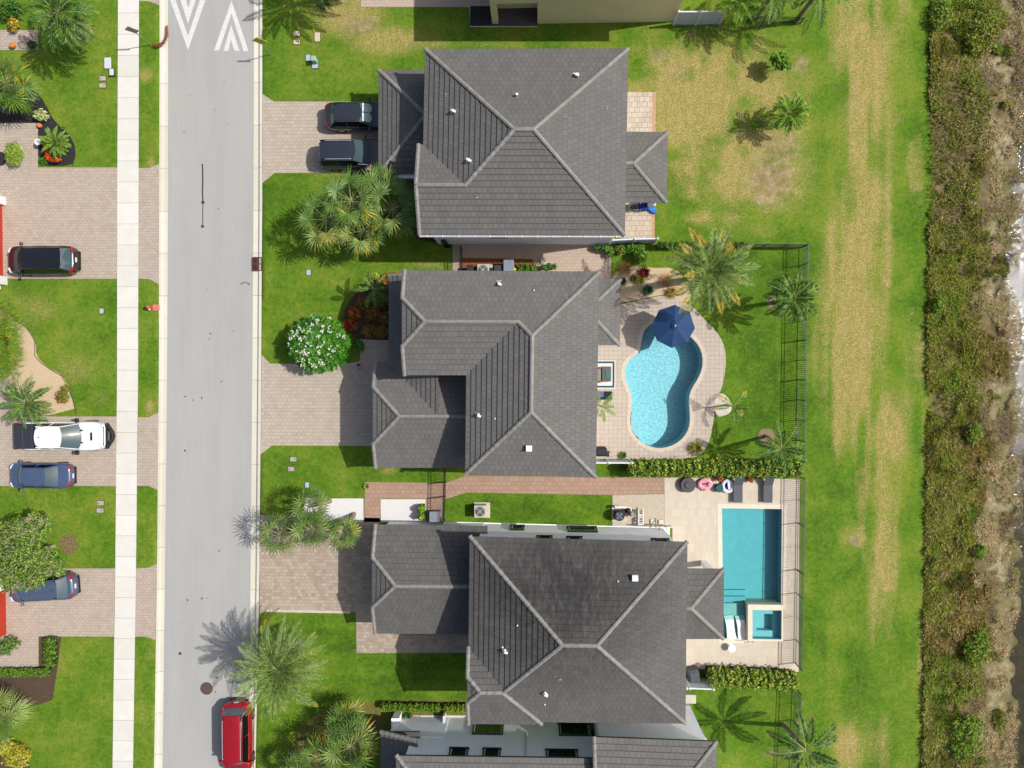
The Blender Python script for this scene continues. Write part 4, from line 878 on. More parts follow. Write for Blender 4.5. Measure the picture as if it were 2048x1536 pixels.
palm(114, 286, .9, 'rounded bright green cycad in the black mulch bed', r=1.12, nf=30, seed=26, mats=('palmb', 'yel', 'lime'), el=(1.4, .05), ll=.26, lw=.04, nl=14, grav=1.1, name='cycad', cat='cycad', tr=.08)
fg = 'fan palms in front of the upper house'
FL = ['leftmost fan palm of the clump below the two black cars', 'fan palm in the middle of the clump below the two black cars', 'fan palm of the clump nearest the house wall, below the cars', 'lowest fan palm of the clump below the cars with yellow tips', 'fan palm at the top of the clump touching the garage eave']
for i, (x, y, h, r) in enumerate([(652, 440, 3.7, 2.1), (702, 402, 4.4, 2.1), (786, 418, 4.0, 2.2), (724, 462, 3.3, 1.8), (762, 382, 3.4, 1.9)]):
    palm(x, y, h, FL[i], 'fan', r=r, nf=25, seed=40 + i, yt=.5, ybias=R(-90), mats=('palm', 'yel', 'pale'), el=(1.1, -.6), nb=17, group=fg, bw=.045, droop=.4)
fg = 'rosette palms over the driveway'
FL = ['rosette palm above the left white gravel bed with a leaning trunk', 'rosette palm nearest the road with its shadow on the kerb', 'middle rosette palm over the tumbled paver driveway', 'rosette palm nearest the grey garage with a pale leaning trunk']
for i, (x, y, h, r, bs) in enumerate([(618, 1012, 3.4, 1.35, (660, 1002)), (560, 1068, 3.0, 1.5, (612, 1040)), (622, 1058, 3.6, 1.3, (640, 1036)), (686, 1066, 3.0, 1.15, (708, 1028))]):
    palm(x, y, h, FL[i], 'fan', r=r * 1.15, nf=26, seed=50 + i, yt=.12, mats=('palm', 'yel', 'pale'), el=(1.3, -.6), nb=11, group=fg, base=bs, name='palm_tree', bw=.035, droop=.25)
fg = 'yellow-tipped palms at the bottom'
FL = ['large yellow-tipped fan palm beside the bottom white house', 'fan palm left of the largest yellow-tipped palm at the bottom edge', 'fan palm at the bottom edge nearest the road', 'upper yellow-tipped fan palm between lawn and bottom house']
for i, (x, y, h, r) in enumerate([(702, 1492, 3.2, 2.2), (636, 1512, 2.7, 1.7), (590, 1546, 2.4, 1.6), (690, 1444, 2.2, 1.7)]):
    palm(x, y, h, FL[i], 'fan', r=r, nf=26, seed=60 + i, yt=.4, ybias=R(-10 + 60 * (i % 2)), mats=('palm', 'yel', 'pale'), el=(1.2, -.5), nb=13, group=fg, bw=.042)
# ---- shrubs and trees made of leaves
def shrub(px, py, z, lobes, n, size, mats, w, label, cat='shrub', name='shrub', seed=0, stem=None, group=None, flat=.5, asp=.45, fill=.45, part='foliage'):
    c = P(px, py, z); o = thing(name, label, cat, (c.x, c.y, 0), group=group)
    leafcloud(lobes, n, size, None, w, seed, fill, flat, asp) if False else None
    m = leafcloud(lobes, n, size, mats, w, seed, fill, flat, asp); m.build(part, M_(*mats), o)
    zt = max(l[2] for l in lobes)
    MB().tube([(0, 0, 0), (.02, .01, zt * .9)], [stem or .03, (stem or .03) * .6], 5).build('trunk' if cat == 'tree' else 'stem', bark, o)
    return o
# frangipani
c = P(632, 688, 2.2); o = thing('frangipani_tree', 'round frangipani tree covered in white flowers by the driveway', 'tree', (c.x, c.y, 0))
rs = random.Random(5); mb = MB(); fb = MB(); bb = MB()
for i in range(190):
    a = i * 2.39996; rr = math.sqrt((i + .5) / 190); x = 2.05 * rr * math.cos(a) + rs.uniform(-.1, .1); y = 1.85 * rr * math.sin(a) + rs.uniform(-.1, .1); z = 1.1 + 1.6 * math.sqrt(max(0, 1 - rr * rr)) * rs.uniform(.8, 1.05)
    out = Vector((x * .35, y * .35, 1)).normalized(); m0 = 0 if rs.random() < .7 else 1
    for k in range(13):
        b_ = k * 2.39996 + i; e = rs.uniform(-.1, .75); d = (Vector((math.cos(b_) * math.cos(e), math.sin(b_) * math.cos(e), math.sin(e))) + out * .2).normalized(); q = Vector((x, y, z)); L = rs.uniform(.24, .38); sd = d.cross(out).normalized() * L * .17
        mid = q + d * L * .55; mb.add([q, mid - sd, q + d * L - Vector((0, 0, .05)), mid + sd], [(0, 1, 2, 3)], m0 if k % 3 else 1)
    if i % 5 == 0: bb.tube([(x * .15, y * .15, .5), (x * .6, y * .6, z * .65), (x, y, z)], [.06, .035, .02], 5)
    if rs.random() < .34:
        for k in range(rs.randint(2, 6)):
            q = Vector((x + rs.uniform(-.13, .13), y + rs.uniform(-.13, .13), z + .22 + rs.uniform(0, .1)))
            for j in range(5):
                b_ = j * 1.2566 + k; d = Vector((math.cos(b_), math.sin(b_), .25)); sd = Vector((-math.sin(b_), math.cos(b_), 0)) * .018; fb.add([q, q + d * .035 - sd, q + d * .065, q + d * .035 + sd], [(0, 1, 2, 3)])
mb.build('crown', M_('fr', 'frd'), o); fb.build('blossom', M_('white'), o); bb.tube([(0, 0, 0), (0, 0, .6)], [.1, .08], 7).build('trunk', barkp, o)
# big spreading tree lower left
c = P(50, 1108, 3.4); o = thing('shade_tree', 'spreading tree with pale bare twigs covering a blue car', 'tree', (P(108, 1092, 0).x, P(108, 1092, 0).y, 0)); ox, oy = c.x - o.location.x, c.y - o.location.y
lob = [(ox + a, oy + b, 3.2 + e, r, r, r * .75) for a, b, e, r in [(0, 0, .4, 1.5), (-1.6, .4, .1, 1.3), (1.2, -.5, .1, 1.1), (.3, -1.4, -.1, 1.15), (-1.1, -1.5, -.1, 1.2), (.6, 1.4, 0, .9), (1.1, 2.1, -.3, .5), (-.6, 1.5, -.1, 1.), (-2.6, -.6, 0, 1.2), (1.9, -1.0, -.2, .7), (-2.2, 1.5, -.2, .8), (.2, 2.3, -.4, .45)]]
lob = [(a, b, c_, p * .92, q * .92, r_) for a, b, c_, p, q, r_ in lob]
leafcloud(lob, 17000, .08, None, [5, 2.5, 3], 31, .35, .7, .5).build('crown', M_('tree', 'treed', 'treey'), o)
rs = random.Random(8); mb = MB(); mb.tube([(0, 0, 0), (ox * .4, oy * .4, 1.4), (ox * .8, oy * .8, 2.3)], [.13, .11, .08], 8)
for l in lob:
    a0 = Vector((ox * .8, oy * .8, 2.3)); a1 = Vector(l[:3]) + Vector((0, 0, .2)); mb.tube([a0, a0.lerp(a1, .5) + Vector((0, 0, .2)), a1], [.07, .045, .03], 6)
    for k in range(16):
        q = a1; d = Vector((rs.uniform(-1, 1), rs.uniform(-1, 1), rs.uniform(.2, .9))).normalized(); q1 = q + d * l[3] * .7; q2 = q1 + (d + Vector((rs.uniform(-.6, .6), rs.uniform(-.6, .6), .1))).normalized() * l[3] * .45
        mb.tube([q, q1, q2], [.022, .016, .008], 4)
mb.build('trunk', barkp, o)
shrub(1565, 119, 1.7, [(0, 0, 1.3, .5, .5, .5), (.3, -.3, 1.4, .35, .35, .35), (-.35, .3, 1.2, .3, .35, .3), (.2, .5, 1.1, .3, .25, .3)], 420, .17, ('lime', 'palmb'), None, 'small lime green sapling on the upper back lawn', 'tree', 'sapling', 2, .03)
shrub(1283, 509, .9, [(0, 0, .7, .45, .4, .45), (.2, -.2, .6, .35, .3, .35)], 420, .14, ('lime', 'palmb'), None, 'bright lime shrub below the short white fence', seed=3)
shrub(1264, 494, .6, [(0, 0, .4, .5, .32, .35), (.5, .05, .4, .35, .3, .3), (-.45, -.1, .35, .35, .3, .3)], 620, .1, ('fr', 'hedge', 'frd'), None, 'leafy green bush growing against the short white fence', seed=4)
shrub(1240, 497, .6, [(0, 0, .4, .4, .35, .3)], 260, .1, ('hedge', 'brown', 'palmb'), None, 'wispy bush in the planting box below the short white fence', seed=5)
shrub(1211, 497, .7, [(0, 0, .5, .3, .2, .4), (-.5, .08, .4, .28, .2, .3), (.35, -.2, .4, .25, .4, .35)], 480, .1, ('frd', 'hedge', 'fr'), None, 'trailing dark green plant at the corner of the upper house wall', seed=6)
shrub(22, 305, .9, [(0, 0, .6, .62, .85, .4)], 1700, .055, ('lime', 'hedgey', 'hedge'), [4, 2, 1], 'clipped yellow-green ball shrub on the left walkway', seed=7, fill=.15)
shrub(28, 1516, .9, [(0, 0, .6, 1.0, .85, .6), (-.7, .5, .5, .7, .7, .5)], 1800, .085, ('yel', 'hedgey', 'hedge'), [3, 3, 1], 'bright yellow bush at the bottom left corner', seed=8, fill=.3)
shrub(14, 1290, .8, [(0, 0, .5, .75, .5, .5), (-.5, -.4, .4, .6, .5, .4)], 900, .09, ('palm', 'palmd', 'pale'), None, 'grey-green juniper beside the left walkway corner', seed=9, fill=.3)
shrub(30, 28, .9, [(-.3, .6, .6, .8, .7, .6), (-.8, .3, .5, .6, .5, .5)], 800, .1, ('palmd', 'palmb', 'frd'), None, 'dark shrub in the top left corner', seed=10)
shrub(21, 44, .7, [(0, 0, .4, .3, .55, .4)], 400, .1, ('gold', 'palmb', 'orange', 'hedgey'), None, 'yellow and orange croton near the top left corner', seed=11)
shrub(60, 87, .5, [(0, 0, .3, .3, .28, .3)], 260, .08, ('treed', 'hedged'), None, 'small round dark shrub on the upper left path', seed=12)
shrub(75, 228, .7, [(0, 0, .5, .45, .4, .25), (.25, -.1, .4, .3, .3, .2)], 260, .12, ('ivory', 'palmb'), [3, 1], 'cream variegated plant on the black mulch', seed=13, fill=.6)
shrub(99, 314, .6, [(.35, -.15, .55, .5, .2, .14), (-.2, .3, .5, .2, .5, .14), (-.4, .95, .45, .16, .35, .12)], 900, .06, ('ofl', 'rfl', 'frd'), [5, 1, 1], 'orange flowers ringing the round cycad', 'flowers', 'flower_clump', 14, part='blossom')
shrub(85, 320, .3, [(0, 0, .2, .3, .3, .2)], 150, .09, ('palmb', 'frd'), None, 'low green plant at the corner of the black mulch bed', seed=15)
# big strappy clump left
c = P(-4, 686, 1.2); o = thing('ornamental_grass', 'large yellow-green strappy clump at the left edge above tan gravel', 'ornamental grass', (c.x, c.y, 0)); rs = random.Random(2); mb = MB()
for i in range(1500):
    bx, by = rs.gauss(0, .42), rs.gauss(0, 1.05); a = math.atan2(by * .4, bx) + rs.gauss(0, .9); L = rs.uniform(.5, 1.0); d = Vector((math.cos(a), math.sin(a), 0)); q = Vector((bx, by, .15)); m = q + d * L * .45 + Vector((0, 0, L * .75)); e = q + d * L * 1.0 + Vector((0, 0, L * .55)); sd = Vector((-d.y, d.x, 0)) * .02
    mb.add([q, m - sd, m + sd, e], [(0, 1, 2), (1, 3, 2)], 0 if i % 4 else (1 if i % 8 else 2))
mb.build('foliage', M_('palmb', 'yel', 'lime'), o); MB().blob((0, 0, .1), (.5, 1.1, .25), 8).build('root_mass', soil, o)
shrub(118, 793, .8, [(0, 0, .4, .45, .55, .35), (.1, .5, .3, .3, .3, .25)], 420, .1, ('orange', 'palmb', 'brown', 'hedge'), [2, 3, 2, 2], 'thin reddish croton right of the spreading palm', seed=16, fill=.6)
# front bed of house C
shrub(705, 624, .9, [(0, 0, .55, .42, .42, .35), (.1, -.2, .5, .35, .3, .3)], 700, .09, ('orange', 'red', 'gold'), [3, 3, 3], 'orange croton bush at the upper left of the dark bed', seed=17)
shrub(697, 650, .9, [(0, 0, .55, .5, .42, .35)], 700, .09, ('red', 'orange', 'brown'), [4, 2, 1], 'red croton bush at the lower left of the dark bed', seed=18)
shrub(776, 553, .8, [(0, 0, .5, .4, .35, .3), (-.45, -.25, .4, .3, .3, .3), (.5, .1, .5, .25, .2, .25)], 520, .09, ('orange', 'red', 'gold'), None, 'rusty orange croton at the corner of the porch roof', seed=19)
shrub(750, 552, .6, [(0, 0, .4, .3, .25, .25)], 220, .09, ('lime', 'hedgey'), None, 'yellow-green tuft beside the small dark palm', seed=20)
lab = ['dark croton in the shade nearest the porch, top of the bed', 'dark croton in the shade at the middle of the bed', 'dark bronze croton at the lower middle of the bed', 'dark croton beside the walkway end of the bed', 'dark croton at the right of the bed against the porch', 'bronze croton between the two bright crotons and the porch']
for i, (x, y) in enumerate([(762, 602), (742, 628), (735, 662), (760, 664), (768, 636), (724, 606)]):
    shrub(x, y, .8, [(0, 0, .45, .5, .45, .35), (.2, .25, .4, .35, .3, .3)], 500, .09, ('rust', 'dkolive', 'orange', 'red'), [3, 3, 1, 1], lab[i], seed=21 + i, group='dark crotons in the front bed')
shrub(715, 686, .7, [(0, 0, .45, .38, .35, .3), (.15, -.3, .4, .3, .25, .25)], 320, .12, ('frd', 'palmd', 'fr'), None, 'dark green leafy plant between frangipani and walkway', seed=28)
# plants of the gravel bed
def rosette(px, py, z, n, L, mats, label, name='rosette_plant', cat='plant', seed=0, w=.05, e0=.15, e1=1.2, group=None):
    c = P(px, py, z); o = thing(name, label, cat, (c.x, c.y, 0), group=group); rs = random.Random(seed); mb = MB()
    for i in range(n):
        a = i * 2.39996; e = e1 + (e0 - e1) * (i / n) + rs.uniform(-.1, .1); l = L * rs.uniform(.8, 1.1); d = Vector((math.cos(a) * math.cos(e), math.sin(a) * math.cos(e), math.sin(e))); sd = Vector((-math.sin(a), math.cos(a), 0)) * w
        q = Vector((0, 0, .05)); m = q + d * l * .5; t_ = q + d * l - Vector((0, 0, .1 * l)); mb.add([q, m - sd, t_, m + sd], [(0, 1, 2, 3)], i % len(mats))
    mb.build('foliage', M_(*mats), o); MB().lathe(0, 0, [(.07, 0), (.05, .14)], 6).build('stem', bark, o); return o
rosette(1290, 544, .5, 34, .62, ('maroon', 'red'), 'dark red cordyline in the gravel bed', 'cordyline', 'cordyline', 1)
rosette(1280, 560, .4, 34, .5, ('palmb', 'yel'), 'yellow-green rosette plant below the dark red cordyline', seed=2)
rosette(1297, 580, .4, 44, .55, ('teal', 'teal', 'palmd'), 'blue-green agave at the edge of the pool deck', 'agave', 'agave', 3)
rosette(1246, 562, .4, 26, .4, ('teal', 'palmd'), 'small teal rosette beside the patio roof corner', seed=4)
rosette(1252, 537, .5, 70, .8, ('brown', 'orange', 'brown'), 'rusty fountain grass at the top left of the gravel bed', 'ornamental_grass', 'ornamental grass', 5, .014)
rosette(1334, 560, .5, 80, .8, ('brown', 'gold', 'orange'), 'tan and gold grass partly under the date palm', 'ornamental_grass', 'ornamental grass', 6, .014)
rosette(1268, 556, .35, 26, .35, ('palmd', 'brown'), 'little dark plant in the middle of the gravel bed', seed=7)
rosette(1345, 585, .4, 50, .6, ('gold', 'olive', 'brown'), 'gold-tipped plant where gravel meets the deck under the date palm', seed=8, w=.03)
rosette(1395, 897, .6, 60, .75, ('palmb', 'yel', 'brown'), 'spiky yellow-green plant on the deck corner by the hedge', seed=9, w=.03)
rosette(1247, 912, .5, 30, .4, ('palmd', 'palmb'), 'small potted plant by the white fence post below the patio', seed=10)
rosette(731, 974, .35, 40, .32, ('hedgey', 'olive', 'palmb'), 'little variegated plant at the start of the brick path', seed=11, w=.04)
rosette(124, 256, .2, 12, .22, ('hedged',), 'tiny dark weed on the edge of the black mulch', seed=12)
c = P(645, 2, .6); rosette(645, 0, .6, 40, .7, ('teal', 'pale'), 'blue-grey agave at the top edge of the lawn', 'agave', 'agave', 13)
# hedges
def hedge(pts, z, w, label, mats, wt, n, size, name='hedge', seed=0, lobe=.5):
    q = [P(x, y, z) for x, y in pts]; o = thing(name, label, 'hedge', (q[0].x, q[0].y, 0)); lobes = []; mb = MB()
    for a, b in zip(q, q[1:]):
        L = (b - a).length; k = max(2, int(L / lobe))
        for i in range(k): p = a.lerp(b, (i + .5) / k) - q[0]; lobes.append((p.x, p.y, z * .55, lobe * .75, w * .56, z * .5) if abs((b - a).x) > abs((b - a).y) else (p.x, p.y, z * .55, w * .56, lobe * .75, z * .5))
        d = (b - a).normalized(); mb.box(*(((a + b) / 2 - q[0]).xy), 0, L * .98 if abs(d.x) > abs(d.y) else w * .7, w * .7 if abs(d.x) > abs(d.y) else L * .98, z * .72, rz=math.atan2(d.y, d.x) if abs(d.x) > abs(d.y) else math.atan2(d.y, d.x) - math.pi / 2)
    leafcloud(lobes, n, size, None, wt, seed, .22, .55).build('foliage', M_(*mats), o); mb.build('branch_core', simple('hedge_core', (34, 44, 18), .95, .3, 8), o); return o
hedge([(1258, 939), (1420, 938), (1608, 938)], 1.7, 1.12, 'long tall hedge between the two pools', ('hedge', 'hedgey', 'hedged'), [4, 2.4, 3], 11500, .085, seed=1)
hedge([(1420, 1362), (1520, 1365), (1600, 1370)], 1.6, 1.2, 'hedge along the lower end of the cream pool deck', ('hedge', 'hedgey', 'hedged'), [4, 3, 2.5], 6500, .085, seed=2)
hedge([(1318, 487), (1494, 487)], 1.2, .42, 'narrow hedge behind the big date palm', ('hedge', 'palmb', 'hedged'), [4, 1, 3], 3200, .06, seed=3, lobe=.35)
hedge([(760, 1418), (878, 1421)], .9, .5, 'low clipped hedge strip above the bottom white house', ('hedge', 'lime', 'hedged'), [3, 2, 1], 2600, .06, seed=4, lobe=.35)
hedge([(888, 1421), (940, 1421)], .9, .5, 'shorter clipped hedge strip beside the grey roof corner', ('hedge', 'lime', 'yel'), [3, 2, 1], 1300, .06, seed=5, lobe=.35)
hedge([(-20, 1349), (94, 1347)], .7, .6, 'clipped green hedge running left below the walkway', ('hedge', 'palmb', 'hedged'), [4, 2, 1], 2600, .06, seed=6, lobe=.35)
hedge([(94, 1278), (94, 1336)], .72, .8, 'upright arm of the clipped L-shaped hedge', ('hedge', 'palmb', 'hedged'), [4, 1, 2], 1700, .06, seed=7, lobe=.35)
hedge([(842, 1012), (841, 1042)], 1.0, .38, 'small bright shrub row by the grey bin', ('lime', 'hedge', 'hedgey'), [4, 2, 1], 800, .07, seed=8, lobe=.35)
hedge([(1036, 537), (1072, 537)], .9, .75, 'rounded green bush among the bins beside the upper alley', ('hedge', 'palmb', 'hedged'), [4, 1, 2], 1300, .07, seed=9, lobe=.35)
for i, (x, lb) in enumerate(((792, 'left of the pair of clipped balls below the garage roof'), (836, 'right of the pair of clipped balls below the garage roof'), (880, 'third clipped ball below the garage roof, in shade'), (926, 'last clipped ball below the garage roof, in shade'))):
    shrub(x, 1264, .8, [(0, 0, .45, .3, .3, .3)], 360, .05, ('lime', 'hedge'), None, lb, seed=60 + i, group='clipped balls below the garage', fill=.15)
# fallen dry frond on the kerb
c = P(318, 78, .3); o = thing('fallen_palm_frond', 'rust brown dry palm frond lying over the kerb', 'palm frond', (c.x, c.y, 0)); mb, sb = MB(), MB(); rs = random.Random(3)
pts = [P(*q) for q in ((303, 92, .15), (316, 91, .3), (328, 84, .35), (334, 70, .3), (333, 52, .1))]; sb.tube([p - Vector((c.x, c.y, 0)) for p in pts], .02, 4)
for i in range(4):
    for k in range(34):
        q = pts[i].lerp(pts[i + 1], k / 34) - Vector((c.x, c.y, 0)); t_ = (pts[i + 1] - pts[i]).normalized(); s_ = t_.cross(Vector((0, 0, 1)))
        for sg in (-1, 1): d = (s_ * sg * .7 + t_ * .8 + Vector((0, 0, -.1))).normalized() * rs.uniform(.12, .24); mb.add([q, q + d * .5 + t_ * .015, q + d, q + d * .5 - t_ * .015], [(0, 1, 2, 3)])
mb.build('leaflets', leafmat('rust_leaf', (150, 70, 36), .3, 6), o); sb.build('midrib', simple('dry_stem', (140, 96, 60), .8), o)
# ---- scrub strip along the lake bank: far too many plants to count
def scrub():
    rs = np.random.RandomState(11); n = 70000
    a = P(1862, -60, 0); b = P(1980, 1600, 0)
    x = rs.uniform(a.x, b.x + .8, n); y = rs.uniform(b.y, a.y, n)
    dens = vnoise(x, y, 1.1, 21) * .6 + vnoise(x, y, .4, 22) * .4; edge_ = (x - a.x) / (b.x - a.x)
    wob = vnoise(x, y, 1.6, 23)
    gap = (vnoise(x, y, 2.6, 30) > .7)
    keep = (dens > .26 + .5 * np.clip(edge_ - .72 - (wob - .5) * .5, 0, 1) * 3) & (x > a.x - .1 + (wob - .5) * .25) & ~(gap & (rs.rand(n) < .8))
    x, y, wob, dens = x[keep], y[keep], wob[keep], dens[keep]; n = len(x); K = 5
    c1 = vnoise(x, y, 1.5, 24) * .55 + vnoise(x, y, .45, 25) * .45 + rs.normal(0, .09, n)
    hgt = (.05 + .3 * vnoise(x, y, .7, 26)) * (.6 + .6 * rs.rand(n))
    X = np.repeat(x, K); Y = np.repeat(y, K); H = np.repeat(hgt, K) * (.6 + .7 * rs.rand(n * K)); A = rs.rand(n * K) * 6.283; sp_ = H * (.35 + .7 * rs.rand(n * K)); C1 = np.repeat(c1, K)
    X = X + rs.normal(0, .06, n * K); Y = Y + rs.normal(0, .06, n * K); w_ = .012 + .022 * rs.rand(n * K)
    ca, sa = np.cos(A), np.sin(A); z0 = -.05 + 0 * X
    v = np.stack([np.stack([X, Y, z0], -1), np.stack([X + ca * sp_ * .5 - sa * w_, Y + sa * sp_ * .5 + ca * w_, H * .75], -1), np.stack([X + ca * sp_, Y + sa * sp_, H], -1), np.stack([X + ca * sp_ * .5 + sa * w_, Y + sa * sp_ * .5 - ca * w_, H * .75], -1)], 1).reshape(-1, 3)
    mi = np.where(C1 < .33, 3, np.where(C1 < .49, 0, np.where(C1 < .55, 1, np.where(C1 < .62, 2, np.where(C1 < .68, 4, 0)))))
    zone = np.repeat(vnoise(x, y, 3.2, 44) * .7 + vnoise(x, y, 1.0, 45) * .3, K); mi = np.where((zone > .46) & (mi == 1), 0, mi); mi = np.where((zone > .53) & (mi == 3), 4, mi); mi = np.where((zone < .42) & (mi == 0), 1, mi); mi = np.where((zone < .36) & (mi == 4), 2, mi)
    sh = rs.rand(n * K); mi = np.where(sh < .06, 2, np.where(sh < .24, 0, mi))
    mb = MB(); mb.v = v.tolist(); mb.f = [(4 * i, 4 * i + 1, 4 * i + 2, 4 * i + 3) for i in range(n * K)]; mb.m = mi.tolist()
    o = mb.build('scrub', M_('olive', 'rust', 'straw', 'dkolive', 'hedge')); o['kind'] = 'stuff'
scrub()
def bank_straw():
    rs = np.random.RandomState(77); n = 16000; a = P(1962, -60, 0); b = P(2034, 1600, 0)
    x = rs.uniform(a.x, b.x, n); y = rs.uniform(b.y, a.y, n); py_ = 740 - y * 29; lim = (2030 - 19 * np.exp(-((py_ - 520) / 120) ** 2) + (vnoise(x, y, .6, 80) - .5) * 18 - 1072) / 29; k = (vnoise(x, y, .8, 78) > .42) & (x < lim); x, y = x[k], y[k]; n = len(x); K = 4
    X = np.repeat(x, K) + rs.normal(0, .05, n * K); Y = np.repeat(y, K) + rs.normal(0, .05, n * K); H = .03 + .12 * rs.rand(n * K); A = rs.rand(n * K) * 6.283; s_ = .08 + .16 * rs.rand(n * K); w_ = .01 + .014 * rs.rand(n * K); ca, sa = np.cos(A), np.sin(A); z0 = np.where(X > P(2000, 700, 0).x, -.3, -.06)
    v = np.stack([np.stack([X, Y, z0], -1), np.stack([X + ca * s_ * .5 - sa * w_, Y + sa * s_ * .5 + ca * w_, H * .8 + z0 * .5], -1), np.stack([X + ca * s_, Y + sa * s_, H + z0 * .5], -1), np.stack([X + ca * s_ * .5 + sa * w_, Y + sa * s_ * .5 - ca * w_, H * .8 + z0 * .5], -1)], 1).reshape(-1, 3)
    c = np.repeat(vnoise(x, y, 1.2, 79), K) + rs.normal(0, .12, n * K); mb = MB(); mb.v = v.tolist(); mb.f = [(4 * i, 4 * i + 1, 4 * i + 2, 4 * i + 3) for i in range(n * K)]; mb.m = np.where(c < .42, 0, np.where(c < .56, 1, 2)).tolist()
    mb.build('dry_grass', M_('straw', 'olive', 'brown'))['kind'] = 'stuff'
bank_straw()
for i, (x, y, s_, lb) in enumerate([(1966, 62, 1.5, 'green bush on the lake bank near the top'), (1955, 1300, 1.15, 'bright green bush on the lake bank right of the lower deck'), (1936, 1478, 1.5, 'bright green bush on the lake bank at the bottom'), (1962, 1105, .5, 'lone small lime bush on the bare lake bank'), (1885, 25, 1.0, 'low yellow-green bush at the top edge of the scrub'), (1880, 610, .5, 'small lime bush at the left edge of the scrub'), (1950, 870, .7, 'green bush in the middle of the scrub strip')]):
    shrub(x, y, .6, [(0, 0, .4, s_ * .8, s_, .5), (.3 * s_, .5 * s_, .35, s_ * .5, s_ * .6, .4), (-.2 * s_, -.6 * s_, .3, s_ * .5, s_ * .5, .4)], int(900 * s_ * s_) + 150, .09, ('hedge', 'lime', 'olive', 'dkolive') if i != 0 else ('hedge', 'olive', 'dkolive', 'yel'), [3, 2, 2, 1], lb, seed=80 + i, group='bushes on the lake bank', fill=.4)
# ================================================================ vehicles
glass_car = NT('car_glass'); glass_car.out(alb((74, 94, 98)), .05, spec=.9); glass_car = glass_car.m
gs2 = NT('tinted_side_glass'); gs2.out(alb((20, 22, 26)), .25, spec=.25); glass_side = gs2.m
tyre_m = simple('tyre_rubber', (40, 40, 42), .85, .1); rim_m = simple('alloy_rim', (170, 170, 172), .3, .1, metal=.8); plast = simple('black_plastic', (36, 36, 38), .55, .1); chrome = simple('chrome_trim', (186, 190, 196), .3, 0)
redl = simple('tail_lamp_red', (190, 24, 24), .2, .05); clear = simple('head_lamp', (225, 230, 235), .12, .03); plate = simple('number_plate', (236, 236, 232), .5, .03)
def carpaint(name, rgb, coat=.6, rough=.32): 
    t = NT(name); c = alb(rgb); t.out(t.mix(t.rng(t.noise(2.5, detail=3), .3, .7, 0, 1), k_(c, .94), k_(c, 1.06)), rough, spec=.5); t.b.inputs['Coat Weight'].default_value = coat; t.b.inputs['Coat Roughness'].default_value = .06; return t.m
def interp(x, xs, ys):
    return float(np.interp(x, xs, ys))
